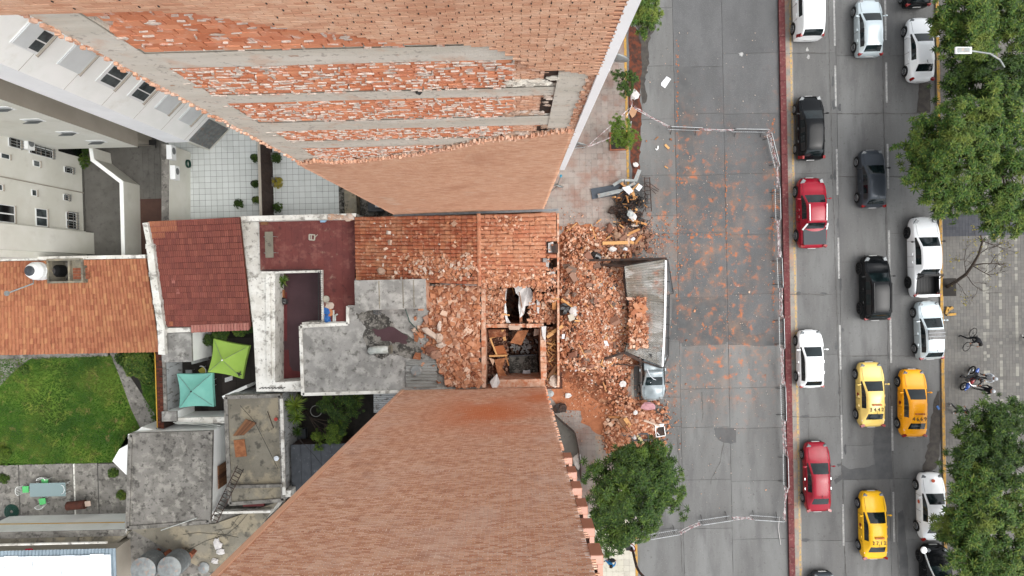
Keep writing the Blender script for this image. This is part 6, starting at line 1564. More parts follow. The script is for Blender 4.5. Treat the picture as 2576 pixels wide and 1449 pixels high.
def dish(name, label, disc, rad, Yw, normal, feed, foot):
    t = thing(name, label, 'satellite dish', tuple(foot))
    n = Vector(normal).normalized(); q = n.to_track_quat('Z', 'Y').to_matrix(); c = Vector(disc)
    MB().lathe(c, [(rad * k / 6, .28 * rad * (k / 6) ** 2) for k in range(1, 7)], 24, 0, q).build('reflector', M['galv'], t, smooth=True)
    MB().tube([c + q @ Vector((0, -rad * .8, 0.05)), feed], .03, 6).tube([c, Vector(foot)], .05, 8).build('arm', M['galv'], t)
    d = (Vector(feed) - c).normalized(); MB().tube([Vector(feed), Vector(feed) + d * .12], .06, 8).build('feed_horn', mk('dish_blue', '2f8fae', rough=.6) if rad < .4 else M['galv'], t)
for (cu, cv, z, rad, fu, fv, lb) in ((1546, 153, 25.0, .46, 1565, 92, 'largest satellite dish, high on the white edge of the peeled tower'), (1450, 365, 20.5, .38, 1462, 324, 'middle satellite dish on the white edge of the peeled tower'), (1401, 470, 9.5, .38, 1410, 445, 'lowest and smallest satellite dish near the pavement beside the peeled tower')):
    c = P(cu, cv, z); f_ = P(fu, fv, z + .25); foot = Vector((XUR + .21, c.y - .25, z - .3))
    if z < 15: f_ = P(fu, fv, z + .3)
    dr = (f_ - c).normalized(); dr.z -= .25
    dish('satellite_dish', lb, c, rad, 0, dr, f_, foot)
m = MB()
m.tube([P(1526 + 9 * math.cos(a), 172 + 10 * math.sin(a), 24.6) for a in [i * .45 for i in range(15)]], .008, 4).tube([P(1524 + 8 * math.cos(a), 175 + 8 * math.sin(a), 24.5) for a in [i * .45 for i in range(15)]], .008, 4)
m.top('dish_cable', M['frame_white'], 'looped white cable hanging from the largest satellite dish', 'cable')
# facade lamp at the corner by the brown tower
MB().lathe(P(1385, 989, 4.6), [(.05, 0), (.2, .05), (.2, .2), (.05, .25)], 14).top('wall_lamp', M['galv'], 'round pale wall lamp at the corner of the brown brick tower', 'lamp')

# ================================================================ FALLEN CANOPY
cn = thing('fallen_canopy', 'collapsed bus-shelter-like canopy with a corrugated translucent roof lying over the kerb', 'canopy', tuple(P(1630, 780, 0)))
LE = [(1571, 670, 2.0), (1576, 730, 2.0), (1583, 776, 1.9), (1584, 846, 1.9), (1571, 883, 1.3)]
RE = [(1673, 652, 2.3), (1672, 730, 2.3), (1671, 800, 2.3), (1669, 870, 2.2), (1666, 922, 1.6)]
def edge(E, t_):
    k = min(len(E) - 2, int(t_ * (len(E) - 1))); f = t_ * (len(E) - 1) - k
    return P(*E[k]).lerp(P(*E[k + 1]), f)
def cf(s_, t_):
    a, b = edge(LE, t_), edge(RE, t_); p = a.lerp(b, s_); d = (b - a).length * 0
    p.z += .035 * math.sin(t_ * 2 * math.pi * 44) + .10 * noise.noise(Vector((s_ * 2, t_ * 7, 1))) - .12 * math.sin(math.pi * s_) * (1 if .3 < t_ < .8 else .3)
    return p
MB().grid(cf, 14, 260).build('corrugated_roof', M['fiberglass'], cn)
fm = MB()
for E in (LE, RE):
    for a, b in zip(E, E[1:]): fm.bar(P(a[0], a[1], a[2] - .12), P(b[0], b[1], b[2] - .12), .07, .1)
for s_ in (.3, .45, .6, .72, .84):
    for k in range(6):
        a, b = cf(s_, k / 6), cf(s_, (k + 1) / 6); a.z -= .14; b.z -= .14; fm.bar(a, b, .05)
for t_ in (0, .18, .36, .5, .64, .82, 1):
    a, b = cf(0, t_), cf(1, t_); a.z -= .2; b.z -= .2; fm.bar(a, b, .06, .08)
fm.build('roof_frame', M['black_metal'], cn)
m = MB(); pts = [(1675, 655, 2.4), (1674, 740, 2.4), (1672, 820, 2.35), (1668, 900, 2.1), (1667, 922, 1.7)]
for a, b in zip(pts, pts[1:]): m.bar(P(*a), P(*b), .12, .03)
m.build('white_trim', M['frame_white'], cn)
m = MB(); pts = [(1680, 652, 2.0), (1694, 738, 1.5), (1684, 740, 1.5), (1682, 894, 1.3), (1669, 925, 1.4)]
for a, b in zip(pts, pts[1:]): m.bar(P(*a), P(*b), .06)
for v in (708, 742, 772, 816, 850): m.bar(P(1673, v, 2.2), P(1684, v + 1, 1.4), .05)
m.build('side_frame', M['black_metal'], cn)
m = MB(); m.add([P(1681, 655, 1.8), P(1692, 735, 1.4), P(1683, 736, 1.3), P(1678, 660, 1.7)], [(0, 1, 2, 3)]).add([P(1684, 745, 1.3), P(1681, 890, 1.2), P(1675, 900, 1.1), P(1678, 745, 1.2)], [(0, 1, 2, 3)]).build('side_panel', mk('grey_panel', '8f9396', rough=.4), cn)
for a, b, w in (((1482, 655, .9), (1676, 650, 2.2), .14), ((1505, 665, .8), (1575, 670, 1.8), .18), ((1575, 672, 1.7), (1678, 653, 2.1), .3), ((1572, 672, 1.8), (1569, 702, 1.5), .12), ((1569, 702, 1.5), (1583, 790, 1.6), .12), ((1480, 918, .7), (1570, 886, 1.4), .14), ((1516, 914, .6), (1613, 920, 1.0), .07), ((1570, 886, 1.4), (1612, 908, 1.2), .2), ((1612, 908, 1.2), (1667, 926, 1.4), .1)): MB().bar(P(*a), P(*b), w, .1).build('bent_beam', M['rust_black'], cn)
m = MB(); m.add([P(1504, 662, .6), P(1575, 672, 1.5), P(1676, 654, 1.9), P(1640, 652, .8), P(1560, 652, .5)], [(0, 1, 2, 3, 4)]); m.build('black_awning', M['black_bag'], cn)
MB().prism([tuple(cf(s_, t_)[:2]) for s_, t_ in ((.62, .91), (.68, .9), (.72, .92), (.68, .95), (.66, .93))], 1.72, 1.79).build('tear', M['black_metal'], cn)
ms = [TRS(P(u, v, 2.35), (.4, .3, .12), rmat(.1)) for u, v in ((1600, 770), (1612, 768), (1622, 775), (1603, 780), (1616, 784), (1595, 786), (1608, 792))]
for Mx in ms:
    o = link('hollow_block', bpy.data.meshes.get('hollow_block') or (lambda me: (me.from_pydata([tuple(p) for p in BOXT.v], [], BOXT.f), me.materials.append(M['rubble']), me)[2])(bpy.data.meshes.new('hollow_block')))
    o.matrix_world = Mx; tag(o, 'flat hollow block at the top end of the rubble on the fallen canopy', 'brick', 'hollow blocks on the canopy')

# ================================================================ WRECKED CHAIRS AND OTHER LARGE DEBRIS
def cage(u, v, w, d, h, rz, z=.3, tilt=(0, 0), r_=.018, label='', seat=False):
    c = P(u, v, z); q = Euler((tilt[0], tilt[1], rz)).to_matrix(); t = thing('wrecked_chair', label, 'chair', (c.x, c.y, .13), 0, None)
    p = lambda x, y, z_: c + q @ Vector((x * w / 2, y * d / 2, z_ * h))
    for sx in (-1, 1):
        for sy in (-1, 1): MB().tube([p(sx, sy, 0), p(sx, sy, 1 if sy > 0 else .55)], r_, 5).build('leg', M['black_metal'], t)
    fr_ = MB()
    for z_ in (.55, .2): fr_.tube([p(-1, -1, z_), p(1, -1, z_), p(1, 1, z_), p(-1, 1, z_), p(-1, -1, z_)], r_, 5)
    fr_.tube([p(-1, 1, 1), p(1, 1, 1)], r_, 5).tube([p(-1, 1, .8), p(1, 1, .8)], r_, 5)
    fr_.build('frame', M['black_metal'], t)
    if seat: MB().obox(p(0, 0, .56), (w * .9, d * .9, .05), q).build('seat', M['rust_black'], t)
    return t
cs = [(1593, 507, 'upper middle'), (1605, 512, 'upper right'), (1570, 520, 'left'), (1560, 535, 'lower left'), (1583, 525, 'centre'), (1606, 545, 'lower right'), (1598, 560, 'bottom right'), (1555, 552, 'bottom left'), (1575, 500, 'top left'), (1612, 490, 'top right')]
for i, (u, v, w_) in enumerate(cs):
    random.seed(100 + i); cage(u, v, .5, .5, .95, random.random() * 6.28, .35 + .1 * random.random(), (random.uniform(-1.6, 1.6), random.uniform(-1.2, 1.2)), .02, 'tangled black metal chair in the wreckage by the kerb, at its ' + w_, seat=i % 2 == 0)
random.seed(9)
m = MB(); m2 = MB()
for k in range(150):
    u, v = random.gauss(1583, 20), random.gauss(520, 30)
    if not 1540 < u < 1622 or not 462 < v < 575: continue
    a_ = random.random() * 6.28; l = random.uniform(6, 16); z = random.uniform(.3, 1.0)
    (m if k % 4 else m2).bar(P(u, v, z), P(u + l * math.cos(a_), v + l * math.sin(a_), z + random.uniform(-.3, .3)), random.uniform(.02, .06) * (1 if k % 4 else 2))
for k in range(40): m.blob(P(random.gauss(1578, 16), random.gauss(530, 24), random.uniform(.15, .5)), random.uniform(.1, .3), 7, 4, .5, (1.2, 1, .5))
stuff(m.build('twisted_metal', M['rust_black'])); stuff(m2.build('broken_timber', M['wood_new']))
t = thing('black_grille', 'long black metal grille like a ladder lying on the road beside the chair wreckage', 'grille', tuple(P(1640, 495, 0)))
for u0, u1 in ((1621, 1624), (1634, 1639)): MB().bar(P(u0, 446, .3), P(u1, 532, .3), .06).build('rail', M['rust_black'], t)
for k in range(8): MB().bar(P(1621 + k * .4, 448 + 10.5 * k, .3), P(1636 + k * .4, 448 + 10.5 * k, .3), .04).build('rung', M['rust_black'], t)
t = thing('metal_rods', 'pair of thin black metal legs sticking out to the right of the grille', 'metal frame', tuple(P(1648, 480, 0)))
for a, b in (((1622, 460), (1650, 488)), ((1626, 466), (1656, 482)), ((1636, 462), (1632, 472)), ((1636, 462), (1658, 478)), ((1614, 560), (1636, 580)), ((1612, 566), (1640, 572))): MB().bar(P(*a, .4), P(*b, .2), .035).build('leg', M['rust_black'], t)
MB().bar(P(1488, 488, .2), P(1572, 474, .3), .72, .05).top('navy_door', M['navy_panel'], 'long dark navy door panel lying on the pavement left of the chair wreckage', 'door')
mb = MB().bar(P(1504, 493, .5), P(1560, 480, .7), .26, .06).bar(P(1560, 480, .7), P(1598, 460, .8), .16, .06); mb.top('grey_beam', M['galv'], 'long bent grey metal beam lying over the navy door panel', 'beam')
mb = MB().bar(P(1543, 466, .6), P(1563, 453, .7), .2, .05).bar(P(1563, 453, .7), P(1598, 454, .7), .16, .05).bar(P(1598, 456, .7), P(1609, 427, .9), .26, .05); mb.top('bent_gutter', M['galv'], 'bent pale metal gutter pointing up the street above the wreckage', 'gutter')
shred([(1565, 472), (1583, 468), (1593, 480), (1583, 490), (1572, 480)], .9, 1.0, 'paper', 'bright white board on top of the wreckage', 'board')
MB().bar(P(1603, 478, .9), P(1612, 466, .9), .3, .08).top('blue_folder', M['paper'], 'pale blue and white folder in the wreckage by the grille', 'folder')
mb = MB().bar(P(1612, 470, .7), P(1616, 520, .7), .14, .06); mb.top('black_strip', M['black_metal'], 'black strip running along the left side of the grille', 'strip')
t = thing('metal_sheet', 'white sheet lying on the road left of the asphalt patch', 'sheet', tuple(P(1675, 207, 0)))
MB().prism(pp([(1663, 209), (1677, 192), (1688, 199), (1673, 222), (1663, 215)], .03), .02, .05).build('sheet', M['paper'], t)
m = MB(); m.tube([P(1655, 367, .05), P(1655, 374, .05), P(1652, 377, .05), P(1649, 374, .05)], .045, 6); m.top('white_hook', M['frame_white'], 'white hook-shaped pipe lying on the grey road', 'pipe')
MB().prism(pp([(1581, 282), (1590, 268), (1603, 277), (1598, 290), (1590, 297)], .1), .12, .16).top('cardboard_sheet', mk('cardboard_pale', 'bd9474', rough=.9), 'tan cardboard sheet lying over the yellow kerb', 'cardboard')
MB().bar(P(1588, 305, .1), P(1586, 322, .1), .08, .05).top('metal_bar', M['galv'], 'pale metal bar in the wet gutter', 'bar')
shred([(1428, 793), (1443, 789), (1447, 803), (1433, 809)], 1.15, 1.2, 'pave_light', 'beige carton lid in the left of the main heap', 'carton')
shred([(1514, 843), (1521, 842), (1532, 870), (1523, 871)], 1.2, 1.25, 'paper', 'narrow white door strip in the main heap', 'board')
shred([(1414, 841), (1421, 840), (1420, 852), (1413, 852)], .8, .85, 'paper', 'small white tile by the facade beside the main heap', 'board')
shred([(1495, 714), (1515, 712), (1519, 722), (1500, 724)], 1.2, 1.3, 'galv', 'crumpled grey foil in the upper main heap', 'foil')
MB().lathe(P(1484, 790, 1.1), [(.16, 0), (.18, .1), (.02, .11)], 14).top('pan_lid', M['rust_black'], 'dark round cap in the middle of the main heap', 'cap')
t = thing('upturned_drawer', 'white-rimmed open box with dirt in it at the right end of the lower heap', 'box', tuple(P(1660, 1082, .0)))
c = P(1660, 1083, .35); q = Matrix.Rotation(.12, 3, 'Z')
MB().obox(c, (.58, .74, .06), q).build('back', M['rust_black'], t)
for (dx, dy, sx, sy) in ((0, .36, .66, .18), (0, -.38, .66, .04), (-.31, 0, .04, .78), (.31, 0, .04, .78)): MB().obox(c + q @ Vector((dx, dy, .06)), (sx, sy, .12), q).build('side', M['frame_white'], t)
MB().bar(P(1653, 1088, .45), P(1659, 1095, .45), .05, .02).build('white_stick', M['paper'], t)
t = thing('skateboard', 'worn yellowish skateboard lying wheels up on the black frame by the tree', 'skateboard', tuple(P(1611, 1104, .6)))
a, b = P(1603, 1096, .75), P(1619, 1115, .75); d = (b - a).normalized(); n = Vector((-d.y, d.x, 0))
pts = [(a + d * (.1 - .1 * math.cos(x)) - n * .1 * math.sin(x)) for x in np.linspace(-1.57, 1.57, 7)]
pts = [a + d * (.1 * (1 - math.cos(x))) + n * .1 * math.sin(x) for x in np.linspace(-1.57, 1.57, 7)] + [b - d * (.1 * (1 - math.cos(x))) + n * .1 * math.sin(x) for x in np.linspace(1.57, -1.57, 7)]
MB().prism([(p.x, p.y) for p in pts], .74, .76).build('deck', mk('deck_cream', 'cfc294', 'b8a878', sc=8), t)
for f_ in (.2, .8):
    p = a.lerp(b, f_) + Vector((0, 0, .03)); MB().tube([p - n * .08, p + n * .08], .018, 5).build('truck', M['black_metal'], t)
    for s_ in (-1, 1): MB().tube([p + n * .06 * s_, p + n * .1 * s_], .028, 8).build('wheel', M['black_rubber'], t)
t = thing('black_steel_frame', 'black steel frame lying at the top edge of the big street tree', 'metal frame', tuple(P(1600, 1095, 0)))
for a, b in (((1566, 1092), (1630, 1091)), ((1588, 1086), (1592, 1118)), ((1630, 1092), (1634, 1120)), ((1590, 1108), (1636, 1106)), ((1566, 1095), (1590, 1097)), ((1610, 1093), (1612, 1118))): MB().bar(P(*a, .55), P(*b, .6), .1, .06).build('bar', M['corr_dark'], t)
MB().tube([P(1628, 1020, .8), P(1682, 1052, .4)], .03, 6).top('black_pole', M['rust_black'], 'thin black pole slanting over the right of the lower heap', 'pole')
MB().blob(P(1595, 1100, .65), .18, 8, 5, .3).top('white_pot', M['white_cloth'], 'white pot between the skateboard and the black frame', 'pot')
# clear bags at the tower's foot
MB().blob(P(1452, 1160, .4), .42, 9, 6, .3, (.6, 1.3, .6)).top('plastic_bag', M['white_cloth'], 'clear plastic sacks heaped in the dark entrance corner below the salmon balconies', 'bag')
# ================================================================ CARS
PAINT = {}
def paint(k, h, h2=None, rough=.28, metal=0.0):
    global KF
    if k not in PAINT:
        KF = 1.0
        PAINT[k] = mat('paint_' + k, h, h2, sc=1.2, rough=rough, coat=.12 if h < '4' else .25 if k in ('red', 'yellow', 'yellow_orange') else .6, metal=metal, spec=.15 if h < '4' else .25 if k in ('red', 'yellow', 'yellow_orange') else .5, lo=.3, hi=.8); KF = .7
    return PAINT[k]
TYPES = {
 # y from front 0..1: (cowl, roof front, B, C, roof rear, glass bottom, tail), heights
 'hatch': dict(W=1.70, cowl=.27, rf=.45, b=.58, c=.78, rr=.86, gb=.96, hood=.88, cz=.97, top=1.46, belt=.92, deck=.95, wr=.57),
 'sedan': dict(W=1.73, cowl=.27, rf=.43, b=.55, c=.70, rr=.76, gb=.87, hood=.86, cz=.95, top=1.42, belt=.90, deck=.98, wr=.55),
 'mpv': dict(W=1.75, cowl=.24, rf=.40, b=.55, c=.76, rr=.88, gb=.965, hood=.95, cz=1.05, top=1.58, belt=.98, deck=.98, wr=.60),
 'suv': dict(W=1.82, cowl=.26, rf=.40, b=.55, c=.76, rr=.90, gb=.965, hood=1.05, cz=1.12, top=1.68, belt=1.05, deck=1.05, wr=.64),
 'van': dict(W=1.80, cowl=.20, rf=.34, b=.50, c=.70, rr=.955, gb=.985, hood=1.05, cz=1.15, top=1.80, belt=1.12, deck=1.1, wr=.72),
 'pickup': dict(W=1.86, cowl=.25, rf=.375, b=.49, c=.60, rr=.655, gb=.685, hood=1.08, cz=1.14, top=1.74, belt=1.08, deck=1.10, wr=.62),
}
def car_shell(ty, L, bed=False):
    T = TYPES[ty]; w = T['W'] / 2; wr = T['wr']; zb = T['belt']; top = T['top']
    def low(yf, k=1.0, zt=None):     # bonnet or boot section
        zt = zt if zt is not None else T['hood']; ww = w * k
        return [(ww * .93, .22), (ww * .99, .36), (ww, .60), (ww * .97, min(zt - .07, zb - .02)), (ww * .91, zt - .02), (ww * .80, zt + .01), (ww * .66, zt + .02), (ww * .35, zt + .05), (0, zt + .055)]
    def high(zt, wr_, k=1.0):
        ww = w * k
        return [(ww * .93, .22), (ww * .99, .36), (ww, .60), (ww * .975, zb), (ww * .935, zb + .02), (wr_ + .035, zt - .09), (wr_ - .03, zt - .01), (wr_ * .55, zt + .03), (0, zt + .045)]
    st = []  # (y, section, segment kind following)
    st.append((0.0, [(w * .55, .30), (w * .62, .36), (w * .64, .46), (w * .6, .54), (w * .56, .56), (w * .45, .58), (w * .35, .58), (w * .18, .58), (0, .58)], 'nose'))
    st.append((.025, low(0, .79, .70), 'nose')); st.append((.09, low(0, .925, T['hood'] - .08), 'hood')); st.append((.17, low(0, .99, T['hood']), 'hood'))
    cw = low(0, 1.0, T['cz']); cw[3] = (w * .975, zb - .01); cw[4] = (w * .93, T['cz'] - .01); cw[5] = (w * .87, T['cz']); cw[6] = (w * .80, T['cz'] + .01)
    st.append((T['cowl'], cw, 'ws'))
    st.append((T['rf'], high(top - .03, wr), 'side')); st.append((T['b'] - .012, high(top, wr), 'pillar')); st.append((T['b'] + .012, high(top, wr), 'side'))
    st.append((T['c'], high(top - .01, wr * .99), 'cp')); st.append((T['rr'], high(top - .05, wr * .96, .99), 'rw'))
    d = low(0, .985, T['deck']); d[3] = (w * .96, zb - .02); d[4] = (w * .9, T['deck'] - .01); d[5] = (w * .82, T['deck']); d[6] = (w * .74, T['deck'] + .01)
    if ty == 'pickup':
        st.append((T['gb'], d, 'bed')); st.append((.975, low(0, .985, T['deck'] - .01), 'tail'))
    elif ty == 'sedan':
        st.append((T['gb'], d, 'deck')); st.append((.955, low(0, .91, T['deck'] - .03), 'tail'))
    else:
        st.append((T['gb'], d, 'tail'))
        st.append((.985, low(0, .89, T['deck'] - .14), 'tail'))
    st.append((1.0, [(w * .62, .32), (w * .74, .38), (w * .78, .50), (w * .74, .64), (w * .7, .68), (w * .6, .70), (w * .4, .70), (w * .2, .70), (0, .70)], 'end'))
    V, Fc, mi = [], [], []; n = 9
    for y, sec, _ in st:
        Y = (.5 - y) * L
        for x, z in sec: V.append((-x, Y, z))
        for x, z in sec[-2::-1]: V.append((x, Y, z))
    m_ = 17
    names = ['body', 'windshield', 'rear_window', 'side_window', 'side_window', 'side_window', 'side_window'] + ['pillar_trim'] * 6
    for i in range(len(st) - 1):
        k = st[i][2]
        for j in range(16):
            jj = j if j < 8 else 15 - j; left = j < 8; idx = 0
            if k == 'ws' and jj in (6, 7): idx = 1
            elif k == 'rw' and jj in (6, 7): idx = 2
            elif k == 'side' and jj == 4:
                first = i == 5
                if ty == 'van' and not first and False: idx = 0
                else: idx = (3 if left else 4) if first else (5 if left else 6)
            elif k == 'pillar' and jj == 4: idx = 7 if left else 8
            elif k == 'ws' and jj == 4: idx = 9 if left else 10
            elif k == 'cp' and jj == 4 and ty in ('mpv', 'suv', 'hatch'): idx = 11 if left else 12
            a = i * m_ + j; Fc.append((a, a + 1, a + m_ + 1, a + m_)); mi.append(idx)
    Fc.append(tuple(range(m_))[::-1]); mi.append(0); b = (len(st) - 1) * m_; Fc.append(tuple(b + q for q in range(m_))); mi.append(0)
    if ty == 'pickup' and bed:   # open bed: lower the inner deck
        i = [q for q in range(len(st)) if st[q][2] == 'bed'][0]
    return V, Fc, mi, names
def build_shell(ty, L, par, pmat, open_bed=False):
    V, Fc, mi, names = car_shell(ty, L)
    me = bpy.data.meshes.new('tmp'); me.from_pydata(V, [], Fc)
    for k in range(13): me.materials.append(None)
    me.polygons.foreach_set('material_index', mi); me.update()
    o = bpy.data.objects.new('tmp', me); COL.objects.link(o); md = o.modifiers.new('s', 'SUBSURF'); md.levels = 2; md.render_levels = 2
    dg = bpy.context.evaluated_depsgraph_get(); ev = o.evaluated_get(dg).to_mesh()
    co_ = np.empty(len(ev.vertices) * 3); ev.vertices.foreach_get('co', co_); co_ = co_.reshape(-1, 3)
    polys = [(p.material_index, tuple(p.vertices)) for p in ev.polygons]
    bpy.data.objects.remove(o)
    groups = {}
    T = TYPES[ty]
    for k, f in polys:
        if k == 0 and open_bed:
            c = co_[list(f)].mean(0)
            if abs(c[0]) < T['W'] / 2 * .80 and (.5 - .705) * L > c[1] > (.5 - .955) * L and c[2] > T['deck'] - .1: k = 99
        groups.setdefault(k, []).append(f)
    out = {}
    for k, fs in groups.items():
        if k == 99: continue
        used = sorted({i for f in fs for i in f}); mp = {a: i for i, a in enumerate(used)}
        mb = MB(); vv = [tuple(co_[i]) for i in used]
        mb.add(vv, [tuple(mp[i] for i in f)[::-1] for f in fs])
        m_ = pmat if k == 0 else (M['plastic_black'] if k >= 7 else M['car_glass'])
        out[k] = mb.build(names[k], m_, par, smooth=True, local=True)
    return out, co_
def wheel(par, x, y, r_, dark=False):
    s_ = 1 if x > 0 else -1
    t = MB().tube([(x - s_ * .2, y, r_), (x, y, r_)], r_, 20)
    w = t.build('wheel', M['black_rubber'], par, local=True)
    m = MB()
    for k in range(7):
        a = k * 6.283 / 7; m.bar((x + s_ * .012, y + .04 * math.cos(a), r_ + .04 * math.sin(a)), (x + s_ * .012, y + r_ * .66 * math.cos(a), r_ + r_ * .66 * math.sin(a)), .07, .03)
    m.tube([(x + s_ * .0, y, r_), (x + s_ * .03, y, r_)], .06, 10)
    nn = 20; rr = r_ * .68
    ring = [(x + s_ * .012, y + rr * math.cos(a), r_ + rr * math.sin(a)) for a in [6.2832 * i / nn for i in range(nn + 1)]]; m.tube(ring, .022, 4)
    m.build('rim', M['rim_dark'] if dark else M['rim'], w, local=True)
TXT = {}
def text_mesh(s, size, m, par, loc, rz=0, name='lettering', extr=.002, rot=None):
    cu = bpy.data.curves.new('t', 'FONT'); cu.body = s; cu.size = size; cu.align_x = 'CENTER'; cu.extrude = extr; cu.offset = .004 if len(s) == 4 else 0; cu.space_character = 1.5 if len(s) == 4 else 1.0
    o = bpy.data.objects.new('t', cu); COL.objects.link(o)
    me = bpy.data.meshes.new_from_object(o.evaluated_get(bpy.context.evaluated_depsgraph_get())); bpy.data.objects.remove(o)
    me.materials.clear(); me.materials.append(m)
    q = link(name, me, par); q.location = loc; q.rotation_euler = rot or (0, 0, rz); return q
def car(ty, u, v0, v1, pk, label, rz=0.0, group='vehicles queuing on the street', extras=(), zmid=.65, W=None, cat='car', dark_rims=False, name=None):
    a, b = P(u, v0, zmid), P(u, v1, zmid); L = (a - b).length; c = (a + b) / 2
    t = thing(name or {'van': 'white_van', 'pickup': 'pickup_truck'}.get(ty, 'car'), label, cat, (c.x, c.y, .005), rz, group)
    T = TYPES[ty]; w = T['W'] / 2; pm = paint(*pk) if isinstance(pk, tuple) else pk
    parts, cc = build_shell(ty, L, t, pm, 'open_bed' in extras)
    body = parts[0]; zt = lambda x, y: max((q[2] for q in cc if abs(q[0] - x) < .12 and abs(q[1] - y) < .15), default=1)
    Y = lambda f: (.5 - f) * L
    def at(mb, name, m, par=t): return mb.build(name, m, par, local=True)
    r_ = .31 if ty in ('hatch', 'sedan', 'mpv') else .36
    yf, yr = Y(.19), Y(.81)
    for x in (-w - .012, w + .012):
        for y in (yf, yr):
            s_ = 1 if x > 0 else -1
            ar = MB().tube([(x - s_ * .06, y, r_ + .01), (x - s_ * .006, y, r_ + .01)], r_ + .06, 22); at(ar, 'wheel_arch', M['plastic_black'])
            wheel(t, x + s_ * .012, y, r_, dark_rims)
    # lamps
    for s_ in (-1, 1):
        zc = T['hood'] - .13
        m = MB().obox((s_ * w * .66, Y(.062), zc - .04), (.20, .34, .12), Euler((.35, 0, s_ * .5)).to_matrix()); at(m, 'headlight', M['lamp_clear'])
        zd = T['deck'] - .13 if ty != 'van' else 1.0
        if ty in ('mpv', 'van'): m = MB().obox((s_ * w * .86, Y(.965), zd + .12), (.14, .20, .5), Euler((.15, s_ * -.25, 0)).to_matrix())
        else: m = MB().obox((s_ * w * .80, Y(.968), zd), (.26, .16, .18), Euler((-.2, 0, -s_ * .4)).to_matrix())
        at(m, 'taillight', M['lamp_red'])
        # mirror
        y = Y(T['cowl'] + .06); m = MB().blob((s_ * (w + .13), y, T['cz'] + .08), .10, 8, 5, .05, (1.1, .6, .7)); m.bar((s_ * (w - .06), y, T['cz'] + .02), (s_ * (w + .1), y, T['cz'] + .05), .05)
        at(m, 'mirror', M['plastic_black'] if 'dark_mirror' in extras else pm)
        # door handles and door seams
        for f_ in (T['b'] - .02, T['c'] - .03):
            m = MB().box(s_ * (w - .01), Y(f_) - .02, T['belt'] - .12, s_ * (w + .035), Y(f_) + .14, T['belt'] - .08); at(m, 'door_handle', M['chrome'] if 'chrome' in extras else pm)
        m = MB()
        for f_ in (T['cowl'] + .05, T['b'], T['c'] + .02): m.box(s_ * (w - .012), Y(f_) - .006, .35, s_ * (w + .004), Y(f_) + .006, T['belt'] - .02)
        at(m, 'door_seam', M['plastic_black'])
        if 'rails' in extras:
            m = MB().bar((s_ * (T['wr'] - .05), Y(T['rf'] + .02), T['top'] + .07), (s_ * (T['wr'] - .07), Y(T['rr'] - .03), T['top'] + .04), .05); at(m, 'roof_rail', M['frame_white'] if 'white_rails' in extras else M['black_metal'])
    at(MB().box(-.26, Y(0) - .01, .40, .26, Y(0) + .02, .52), 'number_plate', M['plate'])
    at(MB().box(-.26, Y(1) - .02, .55, .26, Y(1) + .01, .67), 'number_plate', M['plate'])
    at(MB().box(-w * .55, Y(.004), .28, w * .55, Y(-.004), .40), 'grille', M['plastic_black'])
    # hood seams, wipers, rear seam
    m = MB()
    for s_ in (-1, 1):
        pts = [(s_ * w * .74, Y(f_), zt(s_ * w * .74, Y(f_)) + .004) for f_ in (.08, .13, .18, .23, T['cowl'] - .012)]; m.tube(pts, .008, 4)
    at(m, 'bonnet_seam', M['plastic_black'])
    m = MB(); ycw = Y(T['cowl'] + .006)
    for x0_ in (-.45, .05): m.bar((x0_, ycw, T['cz'] + .03), (x0_ + .5, ycw - .05, T['cz'] + .07), .02)
    m.box(-w * .72, ycw - .03, T['cz'] - .0, w * .72, ycw + .04, T['cz'] + .035)
    at(m, 'wipers', M['plastic_black'])
    if 'antenna' in extras or ty in ('hatch', 'sedan'):
        at(MB().bar((0, Y(T['rr'] - .05), T['top']), (0, Y(T['rr'] + .01), T['top'] + .14), .018), 'antenna', M['black_metal'])
    if 'taxi' in extras:
        num = [e for e in extras if e.startswith('#')][0][1:]; yr_ = Y(T['rr'] - (.055 if ty != 'sedan' else .035))
        text_mesh(num, .34, M['black_paint_text'], t, (0, yr_, max(zt(0, yr_), zt(.3, yr_)) + .02), name='roof_number')
        ys = Y((T['b'] + T['rr']) / 2 - .03); sg = MB().box(-.30, ys - .05, T['top'] + .04, .30, ys + .05, T['top'] + .15); o = at(sg, 'taxi_sign', mat('taxi_sign_orange', 'c8742a', rough=.5))
        text_mesh('TAXI', .09, M['black_paint_text'], o, (0, ys - .03, T['top'] + .152), name='sign_lettering')
        for s_ in (-1, 1):
            at(MB().cyl((s_ * (w + .002), Y(T['b'] - .06), .66), .13, s_ * .006, 18, 0, 'X'), 'door_emblem', M['lamp_red'])
            at(MB().cyl((s_ * w * .82, Y(.88), T['deck'] - .05), .07, .03, 12), 'fuel_cap', M['paper'])
    if 'open_bed' in extras:
        z0, z1 = .62, T['deck'] + .02; wi = w * .78; m = MB()
        m.box(-wi, Y(.955), z0 - .03, wi, Y(.71), z0)
        for (xa_, xb_, ya_, yb_) in ((-wi - .03, -wi, .955, .71), (wi, wi + .03, .955, .71), (-wi, wi, .715, .71), (-wi, wi, .958, .953)): m.box(xa_, Y(ya_), z0, xb_, Y(yb_), z1)
        for k in range(7): m.box(-wi + .1 + k * wi * .27, Y(.95), z0, -wi + .16 + k * wi * .27, Y(.72), z0 + .02)
        at(m, 'truck_bed', M['plastic_black'])
        m = MB(); ry = Y(.715)
        for dy in (0, -.3): m.tube([(-wi - .02, ry + dy, z1), (-wi + .08, ry + dy * .3, T['top'] + .02), (wi - .08, ry + dy * .3, T['top'] + .02), (wi + .02, ry + dy, z1)], .035, 6)
        at(m, 'roll_bar', M['black_metal'])
        m = MB().box(-w * .82, Y(.99), z1 - .02, w * .82, Y(.965), z1 + .02); at(m, 'tailgate_top', M['frame_white'])
